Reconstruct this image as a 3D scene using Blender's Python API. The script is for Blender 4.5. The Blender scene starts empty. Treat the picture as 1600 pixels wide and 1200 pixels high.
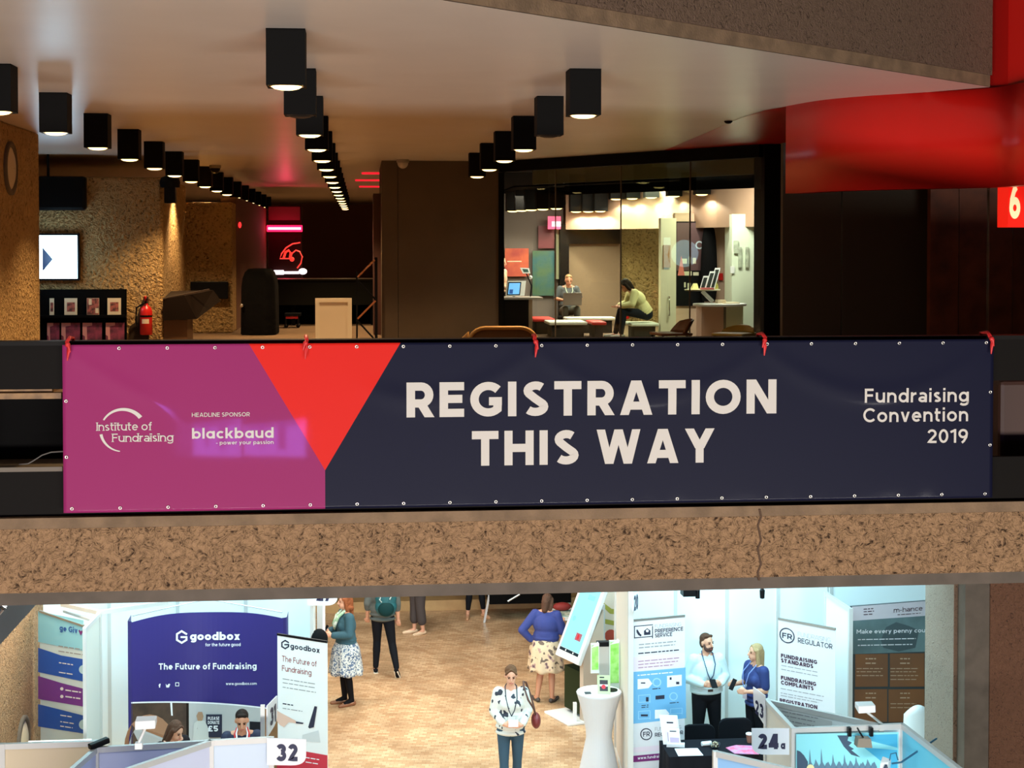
import bpy, math, random
from mathutils import Vector, Matrix
random.seed(7)
C = bpy.context.scene.collection
R_ = math.radians
V = Vector
sc = bpy.context.scene

# ------------------------------------------------------------------ camera
FPX, YAW, PIT, CY = 2400.0, math.atan(235 / 2400), R_(1.5), 442.8
EYE = V((0, 0, 1.70))
cF = V((math.sin(YAW) * math.cos(PIT), math.cos(YAW) * math.cos(PIT), -math.sin(PIT)))
cR = V((math.cos(YAW), -math.sin(YAW), 0))
cU = cR.cross(cF)
cd = bpy.data.cameras.new('camera')
cam = bpy.data.objects.new('camera', cd)
C.objects.link(cam)
cd.sensor_width = 36
cd.lens = FPX * 36 / 1600
cd.shift_y = -(600 - CY) / 1600
cd.clip_end = 300
cam.matrix_world = Matrix(((cR.x, cU.x, -cF.x, 0), (cR.y, cU.y, -cF.y, 0), (cR.z, cU.z, -cF.z, EYE.z), (0, 0, 0, 1)))
sc.camera = cam

# ------------------------------------------------------------------ world, large lights, exposure
sc.view_settings.view_transform = 'Standard'
sc.view_settings.look = 'None'
sc.view_settings.gamma = 1
sc.view_settings.use_curve_mapping = False
sc.view_settings.exposure = 0.0
w = bpy.data.worlds.new('world')
sc.world = w
w.use_nodes = True
w.node_tree.nodes['Background'].inputs[0].default_value = (1, .9, .8, 1)
w.node_tree.nodes['Background'].inputs[1].default_value = 0.02


def area(name, loc, target, sx, sy, power, col=(1, 1, 1), spread=180):
    l = bpy.data.lights.new(name, 'AREA')
    l.shape = 'RECTANGLE'
    l.size, l.size_y, l.energy, l.color = sx, sy, power, col
    l.spread = R_(spread)
    o = bpy.data.objects.new(name, l)
    o.location = loc
    o.rotation_euler = (V(target) - V(loc)).to_track_quat('-Z', 'Y').to_euler()
    C.objects.link(o)
    return o


def point(name, loc, power, col, r=.05, parent=None):
    l = bpy.data.lights.new(name, 'POINT')
    l.energy, l.color, l.shadow_soft_size = power, col, r
    o = bpy.data.objects.new(name, l)
    o.location = loc
    C.objects.link(o)
    o.parent = parent
    return o


# daylight through the tall glazing behind the camera, at the level of the lower hall
area('daylight_glazing', (0, -9, -3.95), (0, 12, 1.5), 22, 1.3, 5200, (1, .95, .88))
# exhibition lighting hung under the lower hall's ceiling
area('hall_light', (-2.6, 16.8, -.75), (-2.6, 18.2, -5.2), 3.2, 1.6, 180, (.56, .9, 1))
area('hall_light', (3.9, 16.6, -.75), (4.0, 18.6, -5.2), 5.6, 1.6, 330, (.56, .9, 1))
area('hall_light', (-2.6, 19.3, -.7), (-2.6, 20.0, -5.2), 3.0, .5, 130, (.45, .88, 1))
area('hall_light', (4.4, 19.3, -.7), (4.4, 20.2, -5.2), 3.6, .5, 190, (.45, .88, 1))
area('hall_light', (.2, 22.5, -.75), (.2, 22.6, -5.2), 4.5, 6.0, 430, (1, .88, .72))
area('hall_light', (-1.5, 12.2, -.75), (-1.5, 12.6, -5.2), 8.0, 1.6, 60, (.93, .96, 1))
area('hall_light', (3.6, 11.5, -.75), (3.6, 13.6, -5.2), 2.6, 1.4, 60, (.7, .93, 1))


# ------------------------------------------------------------------ pixel of the 1600x1200 frame -> point of the place
def ray(px, py):
    return cF + cR * ((px - 800) / FPX) + cU * ((CY - py) / FPX)


def at(px, py, Y):
    d = ray(px, py)
    return EYE + d * (Y / d.y)


def atz(px, py, z):
    d = ray(px, py)
    return EYE + d * ((z - EYE.z) / d.z)


def fx(px, Y):
    return at(px, 600, Y).x


def fz(py, Y, px=800):
    return at(px, py, Y).z


# ------------------------------------------------------------------ materials
def lin(c):
    return tuple(((x / 255) / 12.92 if x / 255 <= .04045 else ((x / 255 + .055) / 1.055) ** 2.4) for x in c) + (1,)


MATS = {}


def mat(name, col, rough=.6, metal=0, spec=.5, emit=0, ecol=None, coat=0, bump=None, mottled=None, alpha=None):
    """bump=(scale, strength, detail); mottled=(scale, second colour, lo, hi)"""
    if name in MATS:
        return MATS[name]
    if max(col) < 60 and not emit and spec == .5: spec = .08
    m = bpy.data.materials.new(name)
    m.use_nodes = True
    nt = m.node_tree
    b = nt.nodes['Principled BSDF']
    I = b.inputs
    I['Base Color'].default_value = lin(col)
    I['Roughness'].default_value = rough
    I['Metallic'].default_value = metal
    I['Specular IOR Level'].default_value = spec
    I['Coat Weight'].default_value = coat
    I['Coat Roughness'].default_value = .1
    if emit:
        I['Emission Color'].default_value = lin(ecol or col)
        I['Emission Strength'].default_value = emit
    tc = None
    if bump or mottled:
        tc = nt.nodes.new('ShaderNodeTexCoord')
    if mottled:
        n = nt.nodes.new('ShaderNodeTexNoise')
        n.inputs['Scale'].default_value = mottled[0]
        n.inputs['Detail'].default_value = 5
        r = nt.nodes.new('ShaderNodeValToRGB')
        r.color_ramp.elements[0].position = mottled[2]
        r.color_ramp.elements[1].position = mottled[3]
        r.color_ramp.elements[0].color = lin(mottled[1])
        r.color_ramp.elements[1].color = lin(col)
        nt.links.new(tc.outputs['Object'], n.inputs['Vector'])
        nt.links.new(n.outputs['Fac'], r.inputs[0])
        nt.links.new(r.outputs[0], I['Base Color'])
    if bump:
        n = nt.nodes.new('ShaderNodeTexNoise')
        n.inputs['Scale'].default_value = bump[0]
        n.inputs['Detail'].default_value = bump[2] if len(bump) > 2 else 4
        bp = nt.nodes.new('ShaderNodeBump')
        bp.inputs['Strength'].default_value = bump[1]
        bp.inputs['Distance'].default_value = bump[3] if len(bump) > 3 else .02
        nt.links.new(tc.outputs['Object'], n.inputs['Vector'])
        nt.links.new(n.outputs['Fac'], bp.inputs['Height'])
        nt.links.new(bp.outputs[0], I['Normal'])
    MATS[name] = m
    return m


def hammered(name, light, dark, scale=24, strength=1.0, dist=.03, rough=.9, lo=.44, hi=.66):
    """bush-hammered concrete: lumps with dark pits between them"""
    m = mat(name, light, rough, spec=.2)
    nt = m.node_tree
    b = nt.nodes['Principled BSDF']
    tc = nt.nodes.new('ShaderNodeTexCoord')
    n1 = nt.nodes.new('ShaderNodeTexNoise')
    n1.inputs['Scale'].default_value = scale * .55
    n1.inputs['Detail'].default_value = 3
    n1.inputs['Distortion'].default_value = 1.6
    vo = nt.nodes.new('ShaderNodeTexVoronoi')
    vo.inputs['Scale'].default_value = scale
    vo.inputs['Randomness'].default_value = 1
    mxv = nt.nodes.new('ShaderNodeMix')
    mxv.data_type = 'VECTOR'
    mxv.inputs[0].default_value = .12
    nt.links.new(tc.outputs['Object'], mxv.inputs[4])
    nt.links.new(n1.outputs['Color'], mxv.inputs[5])
    nt.links.new(mxv.outputs[1], vo.inputs['Vector'])
    nt.links.new(tc.outputs['Object'], n1.inputs['Vector'])
    ad = nt.nodes.new('ShaderNodeMath')
    ad.operation = 'MULTIPLY_ADD'
    ad.inputs[1].default_value = .55
    nt.links.new(vo.outputs['Distance'], ad.inputs[0])
    nt.links.new(n1.outputs['Fac'], ad.inputs[2])
    r = nt.nodes.new('ShaderNodeValToRGB')
    e = r.color_ramp.elements
    e[0].position, e[1].position = lo, hi
    e[0].color, e[1].color = lin(dark), lin(light)
    nt.links.new(ad.outputs[0], r.inputs[0])
    nt.links.new(r.outputs[0], b.inputs['Base Color'])
    bp = nt.nodes.new('ShaderNodeBump')
    bp.inputs['Strength'].default_value = strength
    bp.inputs['Distance'].default_value = dist
    nt.links.new(ad.outputs[0], bp.inputs['Height'])
    nt.links.new(bp.outputs[0], b.inputs['Normal'])
    return m


def glass(name, tint=(1, 1, 1, 1), fac=.06, rough=0.0):
    m = bpy.data.materials.new(name)
    m.use_nodes = True
    nt = m.node_tree
    nt.nodes.remove(nt.nodes['Principled BSDF'])
    out = nt.nodes['Material Output']
    t = nt.nodes.new('ShaderNodeBsdfTransparent')
    t.inputs[0].default_value = tint
    g = nt.nodes.new('ShaderNodeBsdfGlossy')
    g.inputs['Roughness'].default_value = rough
    fr = nt.nodes.new('ShaderNodeFresnel')
    fr.inputs[0].default_value = 1.5
    ge = nt.nodes.new('ShaderNodeNewGeometry')
    sb = nt.nodes.new('ShaderNodeMath')
    sb.operation = 'SUBTRACT'
    sb.use_clamp = True
    nt.links.new(fr.outputs[0], sb.inputs[0])
    nt.links.new(ge.outputs['Backfacing'], sb.inputs[1])
    mx = nt.nodes.new('ShaderNodeMixShader')
    nt.links.new(sb.outputs[0], mx.inputs[0])
    nt.links.new(t.outputs[0], mx.inputs[1])
    nt.links.new(g.outputs[0], mx.inputs[2])
    nt.links.new(mx.outputs[0], out.inputs[0])
    return m


# ------------------------------------------------------------------ stroke lettering
def arc(cx, cy, rx, ry, a0, a1, n=None):
    n = n or max(4, int(abs(a1 - a0) / 15))
    return [(cx + rx * math.cos(R_(a0 + (a1 - a0) * i / n)), cy + ry * math.sin(R_(a0 + (a1 - a0) * i / n))) for i in range(n + 1)]


def GL(c, t):
    h = t / 2
    x = .72
    P, D = [], []
    p = lambda pts, closed=False: P.append((pts, closed))
    d = lambda a, b, e, f: D.append((a, b, e, f))
    T, B, X = 1 - h, h, x - h
    q = .58 * t
    def o(w, top, bot=0):
        p(arc(w / 2, (top + bot) / 2, w / 2 - h, (top - bot) / 2 - h, 0, 360, 28)[:-1], True)
    def stem(xx, a=0., b=1.):
        p([(xx, a), (xx, b)])
    w = .7
    if c == ' ': return .34, P, D
    if c == 'A':
        w = .94; d(q, 0, w / 2 - .02, 1); d(w - q, 0, w / 2 + .02, 1); p([(.2, .27), (w - .2, .27)])
    elif c == 'B':
        w = .74; stem(h); r = .25 - h / 2
        p([(h, T), (w - .3, T)] + arc(w - .3, .75 - h / 2 + .0, .27 - h, .25 - h / 2, 90, -90) + [(h, .5)])
        p([(h, .5), (w - .27, .5)] + arc(w - .27, .25 + h / 2, .27 - h, .25 - h / 2, 90, -90) + [(h, B)])
    elif c in 'CG':
        w = .88
        a = arc(.5, .5, .5 - h, .5 - h, 42, 318 if c == 'C' else 300 + 12, 24)
        if c == 'G':
            a = arc(.5, .5, .5 - h, .5 - h, 45, 312, 24); p(a + [(w - h, .44)]); p([(w, .44), (.52, .44)])
        else: p(a)
    elif c == 'D':
        w = .86; stem(h); p([(h, T), (w - .5, T)] + arc(w - .5, .5, .5 - h, .5 - h, 90, -90, 14) + [(h, B)])
    elif c in 'EF':
        w = .68 if c == 'E' else .64
        stem(h); p([(h, T), (w, T)]); p([(h, .52), (w - .05, .52)])
        if c == 'E': p([(h, B), (w, B)])
    elif c == 'H': w = .84; stem(h); stem(w - h); p([(h, .5), (w - h, .5)])
    elif c == 'I': w = t; stem(h)
    elif c == 'J': w = .5; p([(w - h, 1), (w - h, .3)] + arc(w / 2, .27, w / 2 - h, .27 - h, 0, -160))
    elif c == 'K': w = .8; stem(h); d(h + q, .38, w - q, 1); d(.36, .55, w - q + .02, 0)
    elif c == 'L': w = .6; p([(h, 1), (h, B), (w, B)])
    elif c == 'M': w = 1.0; stem(h); stem(w - h); d(q, 1, w / 2, .3); d(w - q, 1, w / 2, .3)
    elif c == 'N': w = .86; stem(h); stem(w - h); d(q, 1, w - q, 0)
    elif c == 'O': w = 1.0; o(w, 1)
    elif c == 'Q': w = 1.0; o(w, 1); p([(.6, .3), (.95, .0)])
    elif c in 'PR':
        w = .74; stem(h); m = .40
        p([(h, T), (w - .34, T)] + arc(w - .34, (T + m) / 2, .34 - h, (T - m) / 2, 90, -90) + [(h, m)])
        if c == 'R': d(.40, m, w - q + .03, 0)
    elif c == 'S':
        w = .72
        a = arc(w / 2, .72, w / 2 - h, .28 - h, 35, 270, 12) + arc(w / 2, .275, w / 2 - h, .275 - h, 90, -145, 12)
        a = arc(w / 2 + .01, .73 - h * .0, w / 2 - h - .02, .27 - h, 40, 215, 10) + [(w / 2, .5)] + arc(w / 2, .27, w / 2 - h, .27 - h, 35, -145, 10)
        p(a)
    elif c == 'T': w = .76; p([(0, T), (w, T)]); stem(w / 2, 0, T)
    elif c == 'U': w = .82; p([(h, 1), (h, .38)] + arc(w / 2, .38, w / 2 - h, .38 - h, 180, 360, 12) + [(w - h, 1)])
    elif c == 'V': w = .9; d(q, 1, w / 2, 0); d(w - q, 1, w / 2, 0)
    elif c == 'W': w = 1.3; d(q, 1, .38, 0); d(w / 2, 1, .38, 0); d(w / 2, 1, w - .38, 0); d(w - q, 1, w - .38, 0)
    elif c == 'X': w = .84; d(q, 1, w - q, 0); d(q, 0, w - q, 1)
    elif c == 'Y': w = .88; d(q, 1, w / 2, .42); d(w - q, 1, w / 2, .42); stem(w / 2, 0, .45)
    elif c == 'Z': w = .74; p([(0, T), (w, T)]); p([(0, B), (w, B)]); d(q, t * .6, w - q, 1 - t * .6)
    elif c == 'a':
        w = .62; stem(w - h, 0, .45)
        p([(.08, X - .04)] + arc(w / 2 - .02, X - .18, w / 2 - h + .02, .18, 110, 0, 7) + [(w - h, .3)])
        p(arc(w / 2 - .02, .215, w / 2 - h - .0, .215 - h, 0, 360, 18)[:-1], True)
    elif c == 'ɑ': w = .74; o(.72, x); stem(w - h, 0, x)
    elif c == 'b': w = .74; p(arc(w - .36, .36, .36 - h, .36 - h, 0, 360, 22)[:-1], True); stem(h, 0, 1.02)
    elif c == 'd': w = .74; o(.72, x); stem(w - h, 0, 1.02)
    elif c == 'c': w = .62; p(arc(.36, .36, .36 - h, .36 - h, 45, 315, 16))
    elif c == 'e': w = .7; p([(h, .37), (w - h, .37)] + arc(.35, .36, .35 - h, .36 - h, 2, 318, 20))
    elif c == 'f': w = .4; p([(w, .97 - h)] + arc(w - .1, .76, .1, .21 - h + .03, 90, 180, 5) + [(w - .2, 0)]); p([(0, X), (w - .02, X)])
    elif c == 'g':
        w = .74; o(.72, x); p([(w - h, x), (w - h, -.05)] + arc(.37, -.03, .37 - h, .25 - h, 0, -150, 10))
    elif c in 'hn':
        w = .68; stem(h, 0, 1.02 if c == 'h' else x)
        p([(h, .4)] + arc(w / 2, .40, w / 2 - h, .32 - h, 180, 0, 10) + [(w - h, 0)])
    elif c == 'i': w = t * 1.05; stem(w / 2, 0, x); p([(w / 2, .84), (w / 2, .84 + t * .95)])
    elif c == 'j': w = t * 1.05; stem(w / 2, -.25, x); p([(w / 2, .84), (w / 2, .84 + t * .95)])
    elif c == 'k': w = .66; stem(h, 0, 1.02); d(h + q, .25, w - q, x); d(.3, .4, w - q + .02, 0)
    elif c == 'l': w = t; stem(h, 0, 1.02)
    elif c == 'm':
        w = 1.06; stem(h, 0, x)
        for k in (0, 1):
            cx = .29 + k * .48 + h * .2
            p([(cx - .24, .4)] + arc(cx, .42, .24, .30 - h, 180, 0, 8) + [(cx + .24, 0)])
    elif c == 'o': w = .74; o(w, x)
    elif c == 'p': w = .74; p(arc(w - .36, .36, .36 - h, .36 - h, 0, 360, 22)[:-1], True); stem(h, -.27, x)
    elif c == 'r': w = .42; stem(h, 0, x); p([(h, .4)] + arc(w, .38, w - h, .34 - h, 180, 92, 6))
    elif c == 's':
        w = .54
        p(arc(w / 2, .53, w / 2 - h - .02, .19 - h, 35, 215, 8) + [(w / 2, .365)] + arc(w / 2, .19, w / 2 - h, .19 - h, 35, -145, 8))
    elif c == 't': w = .44; p([(.16, .94), (.16, .2)] + arc(.16 + .16, .2, .16, .2 - h, 180, 290, 6)); p([(0, X), (w, X)])
    elif c == 'u': w = .68; p([(h, x), (h, .32)] + arc(w / 2, .32, w / 2 - h, .32 - h, 180, 360, 10)); stem(w - h, 0, x)
    elif c == 'v': w = .68; d(q, x, w / 2, 0); d(w - q, x, w / 2, 0)
    elif c == 'w': w = 1.0; d(q, x, .29, 0); d(w / 2, x, .29, 0); d(w / 2, x, w - .29, 0); d(w - q, x, w - .29, 0)
    elif c == 'x': w = .66; d(q, x, w - q, 0); d(q, 0, w - q, x)
    elif c == 'y': w = .68; d(q, x, w / 2, 0); d(w - q, x, .16, -.27)
    elif c == '0': w = .7; o(w, 1)
    elif c == '1': w = .42; stem(w - h); p([(w - h, T), (0, .78)])
    elif c == '2': w = .68; p(arc(w / 2, .68, w / 2 - h, .32 - h, 165, -35, 12) + [(h * 1.3, B), (w, B)])
    elif c == '3':
        w = .74
        r1, r2 = .26 - h * .78, .29 - h * .78
        p(arc(w / 2, 1 - h - r1, w / 2 - h - .02, r1, 158, -90, 12)); p(arc(w / 2, h + r2, w / 2 - h, r2, 90, -158, 12))
    elif c == '4': w = .74; stem(w - .2); p([(0, .25), (w, .25)]); d(q, .3, w - .24, 1)
    elif c == '5': w = .68; p([(w - .05, T), (.14, T), (.11, .55)] + arc(w / 2, .33, w / 2 - h, .33 - h, 125, -150, 12))
    elif c in '69':
        w = .7
        a = arc(w / 2, .34, w / 2 - h, .34 - h, 0, 360, 20)[:-1]
        b = [(h, .34), (h + .04, .6), (.30, .88), (.44, 1.0)]
        if c == '9':
            a = [(w - u, 1 - v) for u, v in a]; b = [(w - u, 1 - v) for u, v in b]
        p(a, True); p(b)
    elif c == '7': w = .66; p([(0, T), (w, T)]); d(.2, 0, w - q, T)
    elif c == '8': w = .7; p(arc(w / 2, .745, w / 2 - h - .03, .255 - h * .8, 0, 360, 16)[:-1], True); p(arc(w / 2, .27, w / 2 - h, .27 - h * .8, 0, 360, 18)[:-1], True)
    elif c == '£': w = .68; p([(w - .06, .8)] + arc(.38, .74, .2, .26 - h, 20, 180, 8) + [(.18, B), (0, B)]); p([(.0, B), (w, B)]); p([(0, .45), (.5, .45)])
    elif c == '-': w = .4; p([(0, .36), (w, .36)])
    elif c == '.': w = t; p([(h, 0), (h, t)])
    return w, P, D


def lettering(text, t, track=.12, serif=False):
    """quads/tris in cap-height units, total width"""
    out, x0, no = [], 0., 0
    for c in text:
        w, P, D = GL(c, t)
        no = 0
        for pts, closed in P:
            no += 1
            pts = [q for i, q in enumerate(pts) if i == 0 or math.hypot(q[0] - pts[i - 1][0], q[1] - pts[i - 1][1]) > .004]
            n = len(pts)
            if n < 2: continue
            # subdivide long runs
            q, m = [], n if closed else n - 1
            for i in range(m):
                a, b = pts[i], pts[(i + 1) % n]
                k = max(1, int(math.hypot(b[0] - a[0], b[1] - a[1]) / .13))
                for j in range(k): q.append((a[0] + (b[0] - a[0]) * j / k, a[1] + (b[1] - a[1]) * j / k))
            if not closed: q.append(pts[-1])
            n = len(q)
            L, Rr = [], []
            for i in range(n):
                a = q[i - 1] if (closed or i > 0) else None
                b = q[(i + 1) % n] if (closed or i < n - 1) else None
                def nrm(u, v):
                    l = math.hypot(v[0] - u[0], v[1] - u[1]) or 1
                    return (-(v[1] - u[1]) / l, (v[0] - u[0]) / l)
                if a is None: nx, ny = nrm(q[i], b); s = 1
                elif b is None: nx, ny = nrm(a, q[i]); s = 1
                else:
                    n1, n2 = nrm(a, q[i]), nrm(q[i], b)
                    nx, ny = n1[0] + n2[0], n1[1] + n2[1]
                    l = math.hypot(nx, ny)
                    if l < .2: nx, ny = n1; l = 1; s = 1
                    else:
                        nx, ny = nx / l, ny / l
                        s = min(1.6, 1 / max(.3, nx * n1[0] + ny * n1[1]))
                k = t / 2 * s
                L.append((x0 + q[i][0] + nx * k, q[i][1] + ny * k)); Rr.append((x0 + q[i][0] - nx * k, q[i][1] - ny * k))
            for i in range(n if closed else n - 1):
                j = (i + 1) % n
                out.append(([Rr[i], Rr[j], L[j], L[i]], no))
            if serif and not closed:
                for i, j in ((0, 1), (-1, -2)):
                    if abs(q[i][0] - q[j][0]) < 1e-4:
                        e, sg = q[i], (1 if q[j][1] > q[i][1] else -1)
                        a, b = x0 + e[0] - t * 1.15, x0 + e[0] + t * 1.15
                        ys = sorted((e[1], e[1] + sg * t * .5))
                        out.append(([(a, ys[0]), (b, ys[0]), (b, ys[1]), (a, ys[1])], no + 3))
        for ax, ay, bx, by in D:
            no += 1
            k = t / 2 * math.hypot(bx - ax, by - ay) / abs(by - ay)
            N = 8
            for i in range(N):
                u, v = i / N, (i + 1) / N
                p0 = (x0 + ax + (bx - ax) * u, ay + (by - ay) * u); p1 = (x0 + ax + (bx - ax) * v, ay + (by - ay) * v)
                qd = [(p0[0] - k, p0[1]), (p0[0] + k, p0[1]), (p1[0] + k, p1[1]), (p1[0] - k, p1[1])]
                if by < ay: qd.reverse()
                out.append((qd, no))
        x0 += w + (track if c != ' ' else 0)
    return out, x0 - track


# ------------------------------------------------------------------ mesh builder
class MB:
    def __init__(s, m=None):
        s.v, s.f, s.i, s.m = [], [], [], []
        s.M = None
        s.k = 0
        if m: s.use(m)

    def use(s, m):
        if m not in s.m: s.m.append(m)
        s.k = s.m.index(m)
        return s

    def face(s, pts):
        b = len(s.v)
        for q in pts:
            q = V(q)
            s.v.append(s.M @ q if s.M else q)
        s.f.append(tuple(range(b, b + len(pts))))
        s.i.append(s.k)

    def grid(s, rows, close_u=False, close_v=False):
        b, n, m = len(s.v), len(rows), len(rows[0])
        for r in rows:
            for q in r:
                q = V(q)
                s.v.append(s.M @ q if s.M else q)
        for i in range(n if close_v else n - 1):
            for j in range(m if close_u else m - 1):
                i2, j2 = (i + 1) % n, (j + 1) % m
                s.f.append((b + i * m + j, b + i * m + j2, b + i2 * m + j2, b + i2 * m + j))
                s.i.append(s.k)

    def hexa(s, p):
        """8 corners: bottom 4 counter-clockwise, top 4"""
        b = len(s.v)
        for q in p:
            q = V(q)
            s.v.append(s.M @ q if s.M else q)
        for f in ((3, 2, 1, 0), (4, 5, 6, 7), (0, 1, 5, 4), (1, 2, 6, 5), (2, 3, 7, 6), (3, 0, 4, 7)):
            s.f.append(tuple(b + i for i in f)); s.i.append(s.k)

    def box(s, lo, hi):
        (a, b, c), (d, e, f) = lo, hi
        s.hexa([(a, b, c), (d, b, c), (d, e, c), (a, e, c), (a, b, f), (d, b, f), (d, e, f), (a, e, f)])

    def bar(s, p0, p1, w, h=None, up=(0, 0, 1)):
        """rectangular bar from p0 to p1"""
        p0, p1 = V(p0), V(p1)
        h = h or w
        d = (p1 - p0).normalized()
        u = V(up)
        if abs(d.dot(u)) > .98: u = V((0, 1, 0))
        x = d.cross(u).normalized() * w / 2
        y = x.cross(d).normalized() * h / 2
        s.hexa([p0 - x - y, p0 + x - y, p1 + x - y, p1 - x - y, p0 - x + y, p0 + x + y, p1 + x + y, p1 - x + y])

    def ring(s, c, d, r, n, sx=1, sy=1, up=(0, 0, 1)):
        d = V(d).normalized()
        u = V(up)
        if abs(d.dot(u)) > .98: u = V((0, 1, 0))
        x = d.cross(u).normalized()
        y = x.cross(d)
        return [V(c) + x * (r * sx * math.cos(2 * math.pi * i / n)) + y * (r * sy * math.sin(2 * math.pi * i / n)) for i in range(n)]

    def tube(s, pts, r, n=10, caps=True):
        pts = [V(p) for p in pts]
        rr = r if isinstance(r, (list, tuple)) else [r] * len(pts)
        rows = []
        for i, p in enumerate(pts):
            d = pts[min(i + 1, len(pts) - 1)] - pts[max(i - 1, 0)]
            rows.append(s.ring(p, d, rr[i], n))
        s.grid(rows, close_u=True)
        if caps:
            s.face(rows[0][::-1]); s.face(rows[-1])

    def lathe(s, prof, c=(0, 0, 0), n=24, sx=1, sy=1):
        c = V(c)
        rows = [[c + V((r * sx * math.cos(2 * math.pi * i / n), r * sy * math.sin(2 * math.pi * i / n), z)) for i in range(n)] for r, z in prof]
        s.grid(rows, close_u=True)
        if prof[0][0] > 1e-4: s.face(rows[0][::-1])
        if prof[-1][0] > 1e-4: s.face(rows[-1])

    def ball(s, c, r, n=12, m=8, rot=None):
        c = V(c)
        r = (r, r, r) if not isinstance(r, (tuple, list)) else r
        rows = []
        for j in range(m + 1):
            th = math.pi * (j / m) - math.pi / 2
            th = max(-math.pi / 2 + .01, min(math.pi / 2 - .01, th))
            row = []
            for i in range(n):
                a = 2 * math.pi * i / n
                q = V((r[0] * math.cos(th) * math.cos(a), r[1] * math.cos(th) * math.sin(a), r[2] * math.sin(th)))
                row.append(c + (rot @ q if rot else q))
            rows.append(row)
        s.grid(rows, close_u=True)
        s.face(rows[0][::-1]); s.face(rows[-1])

    def cap(s, p0, r0, p1, r1, n=14):
        """tapered capsule, closed"""
        p0, p1 = V(p0), V(p1)
        d = (p1 - p0)
        if d.length < 1e-5: d = V((0, 0, 1e-5))
        d.normalize()
        rows = []
        for a in (-88, -60, -30, 0): rows.append(s.ring(p0 + d * r0 * math.sin(R_(a)), d, r0 * math.cos(R_(a)), n))
        for a in (0, 30, 60, 88): rows.append(s.ring(p1 + d * r1 * math.sin(R_(a)), d, r1 * math.cos(R_(a)), n))
        s.grid(rows, close_u=True)
        s.face(rows[0][::-1]); s.face(rows[-1])

    def plate(s, poly, o, ux, uy, th):
        """polygon in a plane, front at o, thickness th behind it"""
        o, ux, uy = V(o), V(ux), V(uy)
        nn = ux.cross(uy).normalized()
        a = [o + ux * x + uy * y for x, y in poly]
        b = [q - nn * th for q in a]
        s.face(a); s.face(b[::-1])
        n = len(a)
        for i in range(n): s.face([a[i], b[i], b[(i + 1) % n], a[(i + 1) % n]])

    def flat(s, poly, o, ux, uy, off=0.):
        o, ux, uy = V(o), V(ux), V(uy)
        nn = ux.cross(uy).normalized() * off
        s.face([o + ux * x + uy * y + nn for x, y in poly])

    def rect(s, x0, y0, x1, y1, o, ux, uy, off=0.):
        s.flat([(x0, y0), (x1, y0), (x1, y1), (x0, y1)], o, ux, uy, off)

    def disc(s, cx, cy, r, o, ux, uy, off=0., n=20, ry=None):
        s.flat([(cx + r * math.cos(2 * math.pi * i / n), cy + (ry or r) * math.sin(2 * math.pi * i / n)) for i in range(n)], o, ux, uy, off)

    def annulus(s, cx, cy, r0, r1, o, ux, uy, off=0., n=24, a0=0, a1=360):
        for i in range(n):
            a, b = R_(a0 + (a1 - a0) * i / n), R_(a0 + (a1 - a0) * (i + 1) / n)
            s.flat([(cx + r0 * math.cos(a), cy + r0 * math.sin(a)), (cx + r1 * math.cos(a), cy + r1 * math.sin(a)),
                    (cx + r1 * math.cos(b), cy + r1 * math.sin(b)), (cx + r0 * math.cos(b), cy + r0 * math.sin(b))], o, ux, uy, off)

    def text(s, txt, x, y, cap, o, ux, uy, off=.002, t=.2, width=None, align='l', track=.12, fn=None, serif=False):
        q, w0 = lettering(txt, t, track, serif)
        kx = cap if width is None else width / w0
        W = w0 * kx
        x -= {'l': 0, 'c': W / 2, 'r': W}[align]
        o, ux, uy = V(o), V(ux), V(uy)
        nn = ux.cross(uy).normalized()
        for f, no in q:
            pts = []
            off_ = off + no * .0004
            for a, b in f:
                u, v = x + a * kx, y + b * cap
                pts.append(fn(u, v, off_) if fn else o + ux * u + uy * v + nn * off_)
            s.face(pts)
        return W

    def build(s, name, parent=None, smooth=False, local=False, bevel=0, mods=None):
        pts = s.v
        o = V((0, 0, 0))
        if parent is not None and not local:
            o = parent.matrix_basis.translation if parent.parent is None else parent.parent.matrix_basis.translation
        if parent is None:
            xs = [p.x for p in pts]; ys = [p.y for p in pts]; zs = [p.z for p in pts]
            o = V(((min(xs) + max(xs)) / 2, (min(ys) + max(ys)) / 2, min(zs)))
        me = bpy.data.meshes.new(name)
        me.from_pydata([p - o for p in pts], [], s.f)
        for m in s.m: me.materials.append(m)
        for pl, k in zip(me.polygons, s.i):
            pl.material_index = k
            pl.use_smooth = smooth
        me.validate()
        ob = bpy.data.objects.new(name, me)
        C.objects.link(ob)
        if parent is None: ob.location = o
        else: ob.parent = parent
        if bevel:
            wd = ob.modifiers.new('weld', 'WELD'); wd.merge_threshold = .0005
            bv = ob.modifiers.new('bevel', 'BEVEL'); bv.width = bevel; bv.segments = 2; bv.limit_method = 'ANGLE'
        return ob


def tag(o, label, cat, group=None, kind=None):
    o['label'] = label; o['category'] = cat
    if group: o['group'] = group
    if kind: o['kind'] = kind
    return o


def thing(name, label, cat, loc=(0, 0, 0), group=None, rot=0):
    o = bpy.data.objects.new(name, None)
    o.empty_display_size = .1
    C.objects.link(o)
    o.location = loc
    o.rotation_euler = (0, 0, rot)
    return tag(o, label, cat, group)


def struct(name, mb, smooth=False, parent=None, bevel=0):
    o = mb.build(name, parent, smooth, bevel=bevel)
    if parent is None: o['kind'] = 'structure'
    return o


def copy_tree(o, loc=None, parent=None):
    c = o.copy()
    C.objects.link(c)
    c.parent = parent
    if loc is not None: c.location = loc
    for ch in o.children: copy_tree(ch, None, c)
    return c


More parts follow.
